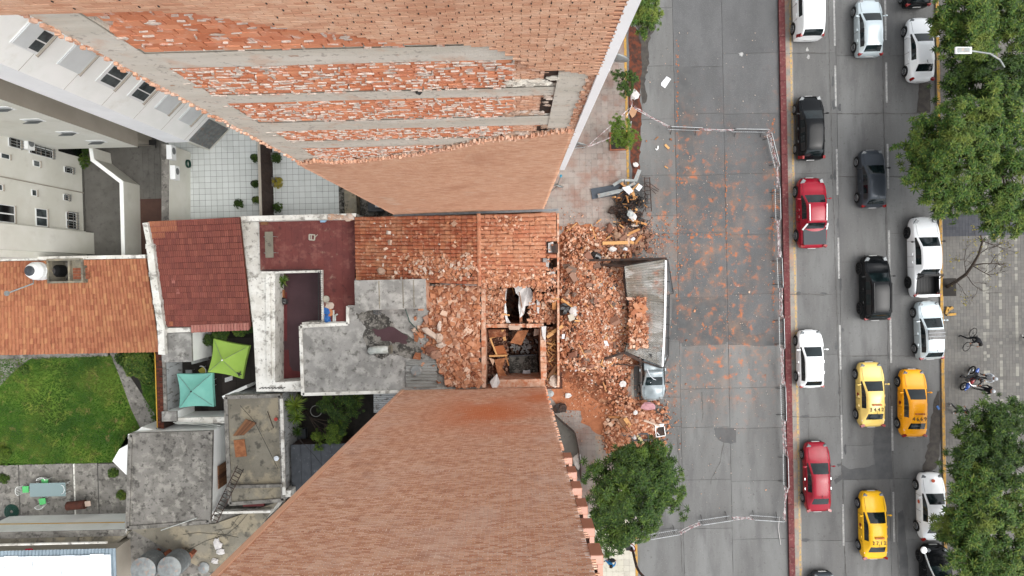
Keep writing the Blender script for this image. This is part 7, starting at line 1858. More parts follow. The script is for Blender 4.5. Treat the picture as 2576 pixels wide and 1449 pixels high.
    if 'tonneau' in extras:
        z1 = T['deck'] + .055; m = MB().prism([(-w * .80, Y(.95)), (w * .80, Y(.95)), (w * .82, Y(.72)), (-w * .82, Y(.72))], z1 - .03, z1 + .045); at(m, 'tonneau_cover', mat('tonneau_grey', '44484c', rough=.7))
        at(MB().box(-w * .6, Y(.705), T['deck'] + .06, w * .8, Y(.69), T['deck'] + .16), 'cab_rear_bar', M['frame_white'])
        for s_ in (-1, 1): at(MB().bar((s_ * w * .72, Y(.665), T['top'] - .1), (s_ * w * .86, Y(.74), T['deck'] + .06), .09, .05), 'side_hoop', M['frame_white'])
    return t, parts, T, L
WH = ('white', 'e6eaeb', None, .3); SV = ('silver', 'bcc8cc', None, .3, .3); BK = ('black', '0e1012', None, .2); RD = ('red', '8a1226', '7c1020', .25); GY = ('grey', '3a3f45', None, .3, .3)
YO = ('yellow_orange', 'e89c08', None, .35); YP = ('yellow_pale', 'd6b860', None, .35); YW = ('yellow', 'e0ac10', None, .35)
rz0 = 0.0
car('van', 2031, -72, 101, WH, 'white panel van cut by the top photo edge, in the lane beside the red median', cat='van')
car('hatch', 2185, -2, 142, SV, 'silver hatchback in the middle lane at the top of the street')
car('sedan', 2314, 44, 206, WH, 'white sedan half under the upper trees beside the kerb', extras=())
car('hatch', 2305, -125, 18, ('black', '0e1012', None, .2), 'black car at the top edge of the photo, only its tail in view')
car('mpv', 2037, 241, 403, BK, 'black wagon with tall white-edged tail lamps in the lane beside the red median', extras=('dark_mirror',))
car('hatch', 2193, 377, 523, GY, 'dark grey hatchback in the middle lane', extras=('dark_mirror',))
car('pickup', 2040, 447, 625, RD, 'red pickup with a covered bed and pale roof rails beside the red median', extras=('rails', 'white_rails', 'tonneau'), cat='pickup')
car('suv', 2200, 643, 806, BK, 'black sport utility car with roof rails in the middle lane', extras=('rails', 'dark_mirror'), dark_rims=True)
car('pickup', 2323, 546, 748, WH, 'white double-cab pickup with an empty black bed beside the bare tree', extras=('open_bed', 'dark_mirror'), cat='pickup', dark_rims=True)
t, parts, T, L = car('hatch', 2337, 758, 904, SV, 'silver hatchback with taped black plastic over the front of its roof', rz=R(1.5))
Y = lambda f: (.5 - f) * L
MB().grid(lambda s_, t_: Vector((-.56 + 1.12 * s_, Y(.64 - .17 * t_), T['top'] + .065 - .05 * (2 * s_ - 1) ** 2 + .012 * noise.noise(Vector((s_ * 9, t_ * 5, 0))))), 14, 8).build('taped_plastic', M['black_bag'], t, local=True)
m = MB()
for k in (.3, .65): m.box(-.56, Y(.64 - .17 * k), T['top'] + .045, .56, Y(.63 - .17 * k), T['top'] + .075)
m.build('tape_strip', M['grey_metal'], t, local=True)
car('hatch', 2038, 830, 975, WH, 'white hatchback in the lane beside the red median')
car('sedan', 2190, 911, 1074, YP, 'pale yellow taxi numbered 3442 in the middle lane', extras=('taxi', '#3442'), cat='taxi', name='taxi')
car('sedan', 2296, 929, 1099, YO, 'orange-yellow taxi numbered 4669 beside the kerb, tilted in its lane', rz=R(-1), extras=('taxi', '#4669'), cat='taxi', name='taxi')
car('sedan', 2055, 1112, 1287, RD, 'red sedan in the lane beside the red median', extras=('chrome',))
car('sedan', 2196, 1236, 1406, YW, 'bright yellow taxi numbered 2712 at the bottom of the middle lane', extras=('taxi', '#2712'), cat='taxi', name='taxi')
t, parts, T, L = car('sedan', 2343, 1190, 1358, WH, 'white car with an orange emblem on its bonnet, half under the lower trees')
o = MB().cyl((0, (.5 - .1) * L, T['hood'] + .0), .11, .07, 18).build('bonnet_emblem', mat('emblem_orange', 'd8603a', rough=.5), t, local=True)
MB().cyl((-T['W'] / 2 - .004, (.5 - .42) * L, .66), .13, -.006, 18, 0, 'X').build('door_emblem', bpy.data.materials['emblem_orange'], t, local=True)
car('suv', 2352, 1372, 1530, BK, 'black car at the bottom right corner under the lower trees', dark_rims=True)
car('sedan', 2072, 1440, 1600, GY, 'dark car of which only the nose shows at the bottom edge of the photo')
# crushed silver car under the canopy
t, parts, T, L = car('hatch', 1641, 865, 1007, ('steel', '7c868a', '98a1a5', .3, .35), 'silver car crushed under the lower end of the fallen canopy, nose pointing down', rz=math.pi, group=None, name='crushed_car', extras=('dark_mirror',))
for k, o in parts.items():
    for vtx in o.data.vertices:
        y = vtx.co.y; f_ = .5 - y / L
        if f_ > .55: vtx.co.z = min(vtx.co.z, 1.2 - (f_ - .55) * .9)
        vtx.co.z += .03 * noise.noise(vtx.co * 2.5) if vtx.co.z > .8 else 0
# panes, paper and cord on the windscreen
MB().obox((.1, (.5 - .33) * L, 1.16), (.3, .16, .01), Euler((-.6, 0, .1)).to_matrix()).build('paper_notice', M['paper'], t, local=True)
MB().tube([P(1628, 928, 1.6), P(1634, 944, 1.5), P(1645, 954, 1.35), P(1668, 961, 1.0)], .02, 5).top('thin_rope', M['paper'], 'white cord lying over the windscreen of the crushed car', 'cord')

# ================================================================ CROWD BARRIERS AND TAPE
def barrier_proto(L):
    t = thing('crowd_barrier', '', 'barrier', (0, 0, 0)); 
    MB().tube([(-L / 2, 0, .2), (-L / 2, 0, 1.0), (-L / 2 + .08, 0, 1.08), (L / 2 - .08, 0, 1.08), (L / 2, 0, 1.0), (L / 2, 0, .2), (-L / 2, 0, .2)], .024, 6).build('frame', M['fence_steel'], t, local=True)
    for k in range(1, 16): MB().tube([(-L / 2 + L * k / 16, 0, .2), (-L / 2 + L * k / 16, 0, 1.08)], .011, 4).build('upright', M['rust_black'], t, local=True)
    for x in (-L / 2 + .25, L / 2 - .25): MB().tube([(x, -.3, .02), (x, -.25, .06), (x, 0, .2), (x, .25, .06), (x, .3, .02)], .018, 5).build('foot', M['black_metal'], t, local=True)
    return t
proto = None
def barrier(a, b, label):
    global proto
    A_, B_ = P(*a, 0), P(*b, 0); L = (A_ - B_).length
    if proto is None: proto = barrier_proto(2.2); o = proto
    else: o = copy_tree(proto)
    c = (A_ + B_) / 2; o.location = c; o.rotation_euler = (0, 0, math.atan2(B_.y - A_.y, B_.x - A_.x)); o.scale = (L / 2.2, 1, 1); WO[o.name] = c
    tag(o, label, 'barrier', 'crowd barriers cordoning off the road')
BR = [((1678, 327), (1758, 330), 'crowd barrier at the top of the cordon, the left of two'), ((1838, 333), (1922, 334), 'crowd barrier at the top of the cordon, the right of two'), ((1926, 340), (1947, 424), 'crowd barrier slanting at the top right corner of the cordon'),
      ((1947, 475), (1949, 556), 'crowd barrier along the median beside the red pickup'), ((1952, 648), (1955, 724), 'crowd barrier along the median above the white hatchback'), ((1957, 797), (1959, 874), 'crowd barrier along the median beside the white hatchback'), ((1961, 966), (1963, 1052), 'crowd barrier along the median below the white hatchback'), ((1967, 1140), (1969, 1218), 'crowd barrier along the median beside the red sedan'),
      ((1834, 1295), (1755, 1307), 'crowd barrier at the bottom of the cordon, in the middle of the road'), ((1703, 1330), (1626, 1343), 'crowd barrier at the bottom of the cordon, beside the street tree'), ((1960, 1299), (1884, 1294), 'crowd barrier at the bottom right corner of the cordon'), ((1430, 375), (1470, 372), 'crowd barrier on the pavement against the peeled tower')]
for q in BR: barrier(*q)
tapem = bpy.data.materials.new('barrier_tape'); tapem.use_nodes = True; N = tapem.node_tree.nodes; Lk = tapem.node_tree.links
wv = N.new('ShaderNodeTexNoise'); wv.inputs['Scale'].default_value = 7; wv.inputs['Detail'].default_value = 0; cr = N.new('ShaderNodeValToRGB'); cr.color_ramp.interpolation = 'CONSTANT'
ge = N.new('ShaderNodeNewGeometry'); Lk.new(ge.outputs['Position'], wv.inputs['Vector']); Lk.new(wv.outputs['Fac'], cr.inputs[0]); cr.color_ramp.elements[0].color = (.5, .47, .47, 1); cr.color_ramp.elements[1].position = .56; cr.color_ramp.elements[1].color = (.33, .14, .15, 1)
Lk.new(cr.outputs[0], N['Principled BSDF'].inputs['Base Color']); N['Principled BSDF'].inputs['Roughness'].default_value = .6
def tape(a, b, label, n=5, z=(.35, 1.05), w=.032, za=None, zb=None):
    mb = MB()
    for k in range(n):
        z0 = za if za is not None else random.uniform(*z); z1 = zb if zb is not None else random.uniform(*z); A_, B_ = P(*a, 0), P(*b, 0); A_.z = z0 + random.uniform(-.08, .08); B_.z = z1 + random.uniform(-.08, .08)
        d = (B_ - A_); N_ = max(4, int(d.length / .18)); tw = random.uniform(2, 6); ph = random.random() * 6; pts = []
        for i in range(N_ + 1):
            f_ = i / N_; p = A_.lerp(B_, f_); p.z -= .12 * math.sin(math.pi * f_) * random.uniform(.7, 1.3) * (1 if k % 2 else .4); a_ = ph + tw * f_ * 3
            o_ = Vector((0, 0, 1)) * math.cos(a_) + Vector((-d.y, d.x, 0)).normalized() * math.sin(a_); pts += [p + o_ * w / 2, p - o_ * w / 2]
        mb.add(pts, [(2 * i, 2 * i + 1, 2 * i + 3, 2 * i + 2) for i in range(N_)])
    return mb.top('barrier_tape', tapem, label, 'tape', 'red and white cordon tapes')
for a, b, lb, n in (((1590, 276), (1678, 325), 'bunched red and white tape from the kerb to the first top barrier', 8), ((1758, 330), (1838, 333), 'red and white tape between the two top barriers', 7), ((1922, 334), (1928, 342), 'knot of red and white tape at the top right corner of the cordon', 6), ((1945, 424), (1947, 476), 'red and white tape below the slanting barrier', 7), ((1949, 556), (1952, 648), 'red and white tape beside the red pickup tail', 9), ((1955, 724), (1957, 797), 'red and white tape above the white hatchback', 9), ((1959, 874), (1961, 966), 'red and white tape beside the white hatchback tail', 9), ((1963, 1052), (1967, 1140), 'red and white tape above the red sedan', 9), ((1969, 1218), (1962, 1298), 'red and white tape at the bottom of the median row', 8), ((1884, 1294), (1834, 1295), 'red and white tape between the bottom barriers, the right stretch', 7), ((1755, 1307), (1703, 1330), 'red and white tape between the bottom barriers, the left stretch', 7), ((1626, 1343), (1583, 1355), 'red and white tape from the bottom barrier to the black mast', 8), ((1926, 340), (1946, 424), 'red and white tape wound along the slanting barrier', 5)):
    tape(a, b, lb, n)
tape((1476, 372), (1584, 275), 'thin red and white tape stretched from the middle dish over the pavement to the kerb', 2, w=.05)
tape((1478, 374), (1535, 350), 'thin red and white tape from the pavement barrier to the boxed tree', 3, w=.05)
tape((1584, 275), (1572, 300), 'thin red and white tape from the kerb to the boxed tree', 2, w=.05)
tape((1582, 230), (1586, 275), 'short white tape along the yellow kerb', 2, w=.04)
MB().tube([P(1961, 1300, .5), P(1958, 1330, .1), P(1964, 1370, .05)], .02, 4).top('loose_tape_end', M['white_cloth'], 'loose white tape end hanging down from the bottom right corner of the cordon', 'tape')

# ================================================================ TREES
def rosette(nb=9, lay=2):
    mb = MB()
    for l in range(lay):
        n = nb - 3 * l
        for k in range(n):
            a = 6.283 * k / n + l * .5 + random.uniform(-.15, .15); c, s_ = math.cos(a), math.sin(a); el = (.12, .7)[l] + random.uniform(-.1, .1); Lg = (1.0, .72)[l] * random.uniform(.8, 1.1); w = .115
            d = Vector((c * math.cos(el), s_ * math.cos(el), math.sin(el))); n_ = Vector((-s_, c, 0)); p1 = d * Lg * .5 + Vector((0, 0, .08)); p2 = d * Lg + Vector((0, 0, -.12))
            mb.add([(0, 0, 0), p1 + n_ * w, p2, p1 - n_ * w, p1 + Vector((0, 0, -.05))], [(0, 4, 1), (4, 2, 1), (0, 3, 4), (4, 3, 2)])
    return np_tmpl(mb)
ROS = [rosette() for _ in range(4)]
def frond():
    mb = MB()
    for k in range(7):
        x = .14 * k
        for s_ in (-1, 1):
            a = s_ * (1.0 - .05 * k); d = Vector((math.cos(a), math.sin(a), 0)); b = Vector((x, 0, .05 * math.sin(x * 3))); w = Vector((-d.y, d.x, 0)) * .04; Lg = .34 * (1 - .08 * k)
            mb.add([b, b + d * Lg * .5 + w, b + d * Lg - Vector((0, 0, .05)), b + d * Lg * .5 - w], [(0, 1, 2, 3)])
    return mb
def tree(lobes, m, label, trunk, n_per=42, size=.30, name='street_tree', squash=.6, zt=None):
    """lobes: (u, v, z, radius in metres)"""
    Ms = [[] for _ in ROS]; cs = [(P(u + (14 if 2255 < u < 2430 else 0), v, z), r_ * (.9 if u > 2255 else .96)) for u, v, z, r_ in lobes]; t = thing(name, label, 'tree', (P(*trunk, 0).x, P(*trunk, 0).y, .1))
    for c, r_ in cs:
        for k in range(int(8.5 * r_ * r_ * (n_per / 64) ** .5) + 4):
            z = random.uniform(-.25, 1); a = random.random() * 6.283; q = math.sqrt(max(0, 1 - z * z)); d = Vector((q * math.cos(a), q * math.sin(a), z))
            rr = r_ * random.choice([random.uniform(.6, 1.0), random.uniform(.6, 1.0), random.uniform(.95, 1.22)]); cc = c + Vector((d.x * rr, d.y * rr, d.z * rr * squash)); cr_ = random.uniform(1.0, 1.6) * size
            for j in range(random.randint(4, 8)):
                e = Vector((random.gauss(0, .6), random.gauss(0, .6), 0)); p = cc + Vector((e.x * cr_, e.y * cr_, -.45 * cr_ * (e.x * e.x + e.y * e.y) + random.uniform(-.06, .06)))
                nrm = (d * .35 + Vector((e.x * .6, e.y * .6, 1))).normalized()
                qd = nrm.to_track_quat('Z', 'Y').to_matrix() @ Matrix.Rotation(random.random() * 6.28, 3, 'Z'); s_ = size * random.uniform(.7, 1.3)
                Ms[random.randrange(len(ROS))].append(TRS(p, (s_, s_, s_), qd))
        for k in range(int(10 * r_ * r_)):
            a = random.random() * 6.283; q = r_ * .8 * math.sqrt(random.random()); p = c + Vector((q * math.cos(a), q * math.sin(a), -r_ * squash * random.uniform(.1, .5))); s_ = size * 1.4
            Ms[0].append(TRS(p, (s_,) * 3, rmat(.3)))
    # twig bundles that break the outline
    V, Fc = [], []; me = None; objs = [joined('crown', ROS[i], Ms[i], M[m], t) for i in range(len(ROS)) if Ms[i]]
    import bmesh
    bm = bmesh.new()
    for o in objs: bm.from_mesh(o.data)
    me = bpy.data.meshes.new('crown'); bm.to_mesh(me); bm.free(); me.materials.append(M[m])
    for o in objs: bpy.data.objects.remove(o)
    link('crown', me, t)
    b = P(*trunk, 0); mb = MB(); top = sum((c for c, _ in cs), Vector()) / len(cs); fork = Vector((b.x * .7 + top.x * .3, b.y * .7 + top.y * .3, top.z * .45))
    r0 = .06 + .05 * max(r_ for _, r_ in cs); mb.tube([b, b.lerp(fork, .5) + Vector((.05, .03, 0)), fork], r0, 8, 0, r0 * .7)
    for c, r_ in cs:
        mid = fork.lerp(c, .55) + Vector((random.uniform(-.2, .2), random.uniform(-.2, .2), .1)); mb.tube([fork, mid, c + Vector((0, 0, r_ * .2))], r0 * .5, 6, 0, r0 * .15)
        for k in range(7):
            a = random.random() * 6.28; e = c + Vector((r_ * .75 * math.cos(a), r_ * .75 * math.sin(a), r_ * squash * random.uniform(-.2, .5))); mb.tube([mid, mid.lerp(e, .6) + Vector((0, 0, .1)), e], r0 * .25, 4, 0, r0 * .06)
    mb.build('trunk', M['bark'], t)
    return t
random.seed(21)
tree([(1545, 1200, 5.0, 1.7), (1620, 1175, 5.4, 1.7), (1665, 1215, 5.2, 1.35), (1600, 1245, 6.2, 1.7), (1655, 1275, 5.2, 1.4), (1545, 1255, 5.0, 1.3), (1590, 1310, 5.0, 1.2), (1540, 1350, 4.6, 1.0), (1515, 1295, 4.3, .8), (1645, 1145, 4.6, .8)], 'leaf_dark', 'large dark green street tree on the left pavement below the rubble', (1580, 1235), n_per=70, size=.33)
tree([(1612, 8, 4.2, 1.05), (1630, 30, 4.2, .9), (1605, 40, 4.0, .75), (1620, 62, 3.6, .55)], 'leaf_mid', 'leafy street tree at the top edge of the left pavement', (1590, 30), n_per=85, size=.24)
tree([(1573, 200, 2.6, .62), (1576, 228, 2.5, .5), (1562, 188, 2.4, .4), (1590, 200, 2.5, .4)], 'leaf_dark', 'small round dark green tree at the yellow kerb', (1568, 215), n_per=130, size=.16)
tree([(1560, 318, 2.8, .6), (1572, 345, 2.8, .62), (1548, 312, 2.7, .4), (1588, 350, 2.6, .45), (1560, 355, 2.6, .5)], 'leaf_bright', 'small bright green tree in a square box of soil on the pavement', (1558, 350), n_per=130, size=.17)
x0, y0, x1, y1 = rect(1533, 333, 1577, 379, .14)
t = thing('tree_box', 'square tree box of dark soil edged with bricks around the small bright tree', 'planter', ((x0 + x1) / 2, (y0 + y1) / 2, .12))
MB().box(x0, y0, .136, x1, y1, .16).build('soil', M['dark_soil'], t)
for (a, b, c, d) in ((x0, y0, x1, y0 + .1), (x0, y1 - .1, x1, y1), (x0, y0 + .1, x0 + .1, y1 - .1), (x1 - .1, y0 + .1, x1, y1 - .1)): MB().box(a, b, .13, c, d, .24).build('edging', M['brick_support'], t)
tree([(2412, 8, 5.2, 1.4), (2450, 30, 5.5, 1.8), (2520, 10, 5.5, 1.9), (2380, 66, 4.4, .7), (2352, 56, 4.2, .35), (2420, 90, 5.0, 1.3), (2500, 80, 5.2, 1.5), (2570, 60, 5.2, 1.6)], 'leaf_mid', 'broad street tree in the top right corner over the white sedan', (2440, 60), n_per=60, size=.33)
tree([(2400, 180, 3.4, 1.1), (2460, 200, 3.4, 1.4), (2530, 200, 4.6, 1.7), (2405, 225, 3.2, 1.0), (2580, 170, 4.6, 1.4), (2372, 115, 3.2, .4), (2450, 150, 3.2, 1.0)], 'leaf_dark', 'darker lower tree behind the upper street lamp', (2470, 205), n_per=60, size=.33)
tree([(2330, 330, 4.6, 1.1), (2400, 300, 5.2, 1.4), (2350, 380, 5.0, 1.5), (2420, 370, 6.2, 1.8), (2310, 420, 4.6, 1.1), (2370, 450, 5.2, 1.5), (2290, 385, 4.4, .8), (2440, 300, 5.6, 1.2), (2340, 490, 4.6, .9), (2280, 360, 4.2, .5)], 'leaf_mid', 'large bright street tree reaching out over the lanes on the upper right', (2405, 400), n_per=64, size=.34)
tree([(2500, 300, 5.6, 1.6), (2560, 340, 5.6, 1.6), (2490, 400, 5.4, 1.5), (2560, 440, 5.6, 1.7), (2480, 480, 5.2, 1.3), (2530, 520, 5.4, 1.3), (2570, 545, 5.0, 1.0), (2500, 545, 4.6, .9), (2420, 500, 4.6, .8), (2360, 525, 4.2, .6), (2520, 240, 5.2, 1.2)], 'leaf_mid', 'large street tree at the right edge above the bare tree', (2500, 430), n_per=60, size=.33)
tree([(2470, 1080, 5.0, 1.4), (2530, 1090, 5.4, 1.5), (2432, 1120, 4.6, 1.0), (2455, 1160, 5.6, 1.6), (2540, 1170, 5.8, 1.7), (2500, 1060, 4.6, 1.0), (2550, 1045, 4.6, .9), (2425, 1160, 4.2, .8)], 'leaf_dark', 'dark street tree at the right edge below the pedestrians', (2480, 1130), n_per=64, size=.33)
tree([(2455, 1230, 5.6, 1.5), (2510, 1260, 6.2, 1.8), (2570, 1290, 5.6, 1.4), (2420, 1292, 5.0, 1.2), (2470, 1320, 5.6, 1.6), (2400, 1335, 4.6, 1.0), (2362, 1315, 4.2, .5), (2435, 1195, 5.0, .9)], 'leaf_mid', 'large street tree over the white car with the orange emblem', (2460, 1270), n_per=64, size=.34)
tree([(2425, 1400, 4.8, .9), (2450, 1410, 5.4, 1.5), (2520, 1400, 5.6, 1.7), (2580, 1400, 5.4, 1.4), (2432, 1465, 4.8, .9), (2490, 1470, 5.4, 1.5), (2560, 1480, 5.4, 1.5)], 'leaf_mid', 'street tree in the bottom right corner over the black car', (2480, 1420), n_per=60, size=.33)
# bare tree
t = thing('bare_tree', 'nearly leafless dark tree leaning over the plaza beside the white pickup', 'tree', tuple(P(2384, 722, .1)))
mb = MB(); pts = [P(2384, 722, .1), P(2405, 708, 1.2), P(2430, 690, 2.4), (P(2446, 668, 3.4)), P(2462, 640, 4.3), P(2472, 606, 5.2), P(2466, 592, 5.6)]
mb.tube(pts, .13, 8, 0, .04)
random.seed(5)
tips = []
def br(p, d, l, r_, n):
    e = p + d * l; mid = p.lerp(e, .5) + Vector((random.uniform(-.1, .1), random.uniform(-.1, .1), .05)) * l; mb.tube([p, mid, e], r_, 4, 0, r_ * .5)
    if n: 
        for k in range(3): br(p.lerp(e, random.uniform(.4, 1)), (d + Vector((random.gauss(0, .6), random.gauss(0, .6), random.gauss(0, .3)))).normalized(), l * .62, r_ * .55, n - 1)
    else: tips.append(e)
for p, d, l, r_ in ((pts[3], (1, .1, .3), 1.1, .05), (pts[3], (1, -.7, .2), 1.3, .04), (pts[2], (-.3, 1, .3), 1.2, .03), (pts[4], (1, .5, .2), 1.2, .03), (pts[5], (.8, -.4, .2), 1.0, .03), (pts[5], (-.7, .3, .3), .7, .02), (pts[1], (.5, -1, .3), .9, .025), (pts[3], (-.9, .5, .3), .9, .02), (pts[2], (.5, -.9, .5), 1.4, .03)): br(p, Vector(d).normalized(), l, r_, 3)
mb.build('trunk', M['bark'], t)
yl = [TRS(random.choice(tips) + Vector((random.uniform(-.2, .2), random.uniform(-.2, .2), 0)), (.07,) * 3, rmat(1)) for k in range(150)]
o = joined('leaves', ROS[0], yl, M['leaf_yellow'], t); stuff(o)
MB().box(*rect(2372, 700, 2405, 745, .12)[:2], .117, *rect(2372, 700, 2405, 745, .12)[2:], .125).top('tree_pit', M['dark_soil'], 'square pit of soil around the foot of the bare tree', 'tree pit')
for a, b, lb in (((2379, 790), (2384, 772), 'yellow kerb block lying loose on the plaza, the left of three'), ((2383, 782), (2396, 773), 'yellow kerb block lying loose on the plaza, the middle of three'), ((2381, 792), (2404, 790), 'yellow kerb block lying loose on the plaza, the lowest of three')):
    A_, B_ = P(*a, .2), P(*b, .2); MB().bar(A_, B_, .16, .16).top('kerb_block', M['yellow_kerb'], lb, 'kerb block', loc=(A_ + B_) / 2 - Vector((0, 0, .08)))
# bushes and pot plants
def bush(u, v, z, r_, m, label, name='bush', size=.14, n=90, sq=.7, cat='bush'):
    c = P(u, v, z + r_ * .6); Ms = []
    for k in range(int(n)):
        d = Vector((random.gauss(0, 1), random.gauss(0, 1), random.gauss(0, 1))).normalized(); p = c + Vector((d.x * r_, d.y * r_, d.z * r_ * sq)) * random.uniform(.5, 1.05)
        Ms.append(TRS(p, (size * random.uniform(.7, 1.3),) * 3, ((d + Vector((0, 0, .6))).normalized().to_track_quat('Z', 'Y').to_matrix() @ Matrix.Rotation(random.random() * 6, 3, 'Z'))))
    t = thing(name, label, cat, (c.x, c.y, z)); joined('foliage', ROS[1], Ms, M[m], t)
    MB().tube([(c.x, c.y, z), (c.x, c.y, c.z)], .03, 5).build('stem', M['bark'], t); return t
def potted(u, v, z, r_, m, label, box=False):
    t = bush(u, v, z + .35, r_, m, label, 'potted_plant', .11, 70, cat='potted plant'); c = P(u, v, z)
    if box: MB().box(c.x - .3, c.y - .3, z + .01, c.x + .3, c.y + .3, z + .38).build('pot', M['old_concrete'], t)
    else: MB().lathe((c.x, c.y, z + .01), [(.16, 0), (.22, .3), (.2, .32), (.1, .3)], 12).build('pot', M['plastic_black'], t)
potted(695, 397, 0, .34, 'leaf_dark', 'leafy plant in a square concrete planter beside the dark divider fence, the upper one', True)
potted(698, 459, 0, .38, 'leaf_yellow', 'yellowish plant in a square concrete planter beside the dark divider fence', True)
potted(699, 522, 0, .36, 'leaf_dark', 'dark green plant beside the divider fence, nearest the party wall')
potted(641, 397, 0, .28, 'leaf_dark', 'small plant left of the divider fence, the upper one'); potted(642, 463, 0, .26, 'leaf_dark', 'small plant left of the divider fence, the middle one'); potted(645, 503, 0, .28, 'leaf_mid', 'small plant left of the divider fence, the lower one')
potted(601, 512, 0, .34, 'leaf_dark', 'dark plant standing alone on the white-tiled patio')
bush(208, 405, 0, .48, 'leaf_mid', 'round green bush in the corner of the grey court'); bush(168, 400, 0, .3, 'leaf_dark', 'small dark cactus-like plant beside the barred recess of the grey court')
bush(218, 376, 0, .3, 'leaf_dark', 'spiky plant under the edge of the beige tower wing')
bush(345, 910, 0, 1.0, 'leaf_mid', 'big grassy green bush between the lawn path and the boundary wall', size=.3, n=420); bush(372, 945, 0, .6, 'leaf_mid', 'smaller grassy bush below the big one by the boundary wall', size=.25, n=160); bush(318, 900, 0, .6, 'leaf_dark', 'grassy bush hugging the eave of the orange roof', size=.28, n=160)
bush(4, 1140, 0, .55, 'leaf_bright', 'bright shrub at the left edge of the lawn', n=140); bush(284, 1190, 0, .35, 'leaf_mid', 'small weed bush on the concrete terrace beside the white wall'); bush(304, 1246, 0, .34, 'leaf_mid', 'weed bush growing by the wall of the mottled grey shed', n=70); bush(8, 1205, 0, .32, 'leaf_dark', 'dark dry plant at the left edge of the concrete terrace')
bush(555, 838, 1.6, .5, 'leaf_dark', 'dark green climber under the pink eave, above the lime umbrella', size=.2, n=150); bush(600, 832, 1.6, .4, 'leaf_mid', 'green climber under the right end of the pink eave', size=.2, n=100); bush(528, 855, 1.2, .4, 'leaf_dark', 'dark climber on the corrugated white panel', size=.2, n=80); bush(628, 828, 1.6, .3, 'leaf_dark', 'small climber at the corner of the white roof band', size=.2, n=50)
bush(60, 930, 0, .3, 'leaf_mid', 'small weed at the corner of the stained path by the lawn')
# palm garden
def palm(u, v, z, r_, n, label, m='leaf_bright'):
    c = P(u, v, z); t = thing('palm', label, 'palm', (c.x, c.y, 0)); mb = MB()
    for k in range(n):
        a = 6.283 * k / n + random.uniform(-.1, .1); el = random.uniform(-.1, .9); d = Vector((math.cos(a) * math.cos(el), math.sin(a) * math.cos(el), math.sin(el))); n_ = Vector((-math.sin(a), math.cos(a), 0)) * .035
        p1 = c + d * r_ * .55; p2 = c + d * r_ + Vector((0, 0, -.3 * r_)); mb.add([c - n_ * .4, c + n_ * .4, p1 + n_, p2, p1 - n_], [(0, 1, 2, 4), (4, 2, 3)])
    mb.build('fronds', M[m], t); MB().tube([(c.x, c.y, 0), c], .06, 6).build('trunk', M['bark'], t)
palm(742, 1018, 2.6, .9, 60, 'spiky palm at the top left of the palm garden, the larger of a pair'); palm(745, 1048, 2.2, .7, 46, 'smaller spiky palm just below the larger one'); palm(890, 1005, 2.0, .8, 50, 'spiky palm at the top right of the palm garden', 'leaf_mid')
palm(748, 1085, 1.2, .5, 26, 'low spiky plant against the white wall of the annex', 'leaf_dark'); palm(712, 706, 2.9, .5, 24, 'spiky pot plant in the corner of the sunken patio', 'leaf_mid'); palm(703, 718, 2.7, .4, 20, 'darker spiky pot plant in the corner of the sunken patio', 'leaf_dark')
tree([(840, 1010, 2.4, .9), (862, 1030, 2.6, .9), (850, 1060, 2.4, .8), (878, 1012, 2.4, .7), (828, 1020, 2.0, .6)], 'leaf_dark', 'dense dark green garden tree beside the brown brick tower', (850, 1040), n_per=80, size=.2, name='garden_tree')
tree([(815, 1100, 2.2, .8), (840, 1090, 2.5, .7), (800, 1112, 2.0, .55), (858, 1075, 2.2, .5)], 'leaf_bright', 'bright green garden tree with a long thin bent trunk over the dark metal shed', (765, 1030), n_per=75, size=.2, name='garden_tree')
m = MB(); c = P(795, 1034, .5); m.tube([c + Vector((.38 * math.cos(a), .38 * math.sin(a), 0)) for a in [i * .35 for i in range(19)]], .03, 5); m.top('wire_hoop', M['corr_old'], 'pale hoop lying in the palm garden', 'hoop')
x0, y0, x1, y1 = rect(742, 1080, 768, 1110, .5); MB().box(x0, y0, .02, x1, y1, .45).top('garden_bench', M['corr_dark'], 'small grey block seat in the dark of the palm garden', 'seat')

# ================================================================ LAMPS, MAST, SIGN
t = thing('street_lamp', 'pale street lamp with a curved arm over the upper trees', 'street lamp', tuple(P(2379, 229, 0)))
b = P(2526, 166, 5.6); bx = Vector((b.x, b.y, .1))
MB().tube([bx, Vector((b.x, b.y, 5.2)), P(2526, 168, 5.7), P(2515, 150, 6.0), P(2490, 135, 6.15), P(2450, 129, 6.2), P(2436, 128, 6.2)], .055, 8).build('pole', M['galv'], t)
c = P(2423, 127, 6.22); MB().obox(c, (.95, .38, .12), Matrix.Rotation(-.03, 3, 'Z')).obox(c + Vector((-.02, 0, .065)), (.75, .3, .02), None, 1).build('lamp_head', [M['frame_white'], M['galv']], t)
t = thing('street_lamp', 'street lamp head with a curved pale arm over the black car at the bottom right', 'street lamp', tuple(P(2380, 1440, 0)))
MB().tube([P(2372, 1470, .1), P(2372, 1478, 4.8), P(2352, 1455, 5.4), P(2338, 1425, 5.6), P(2329, 1400, 5.6), P(2325, 1388, 5.6)], .05, 8).build('pole', M['galv'], t)
MB().blob(P(2324, 1384, 5.65), .2, 12, 6, .03, (1, 1.1, .6)).build('lamp_head', M['frame_white'], t, smooth=True)
t = thing('traffic_mast', 'black mast at the yellow kerb whose arm curves out over the road', 'mast', tuple(P(1581, 1353, .1)))
b = P(1575, 1346, .1); MB().tube([b, Vector((b.x, b.y, 2.8)), P(1596, 1404, 3.8), P(1601, 1425, 4.4), P(1609, 1440, 4.9), P(1622, 1454, 5.3), P(1660, 1480, 6.2)], .085, 10).build('pole', M['rust_black'], t)
MB().obox((b.x - .25, b.y + .1, 2.2), (.3, .3, .9)).build('signal_box', M['black_metal'], t)
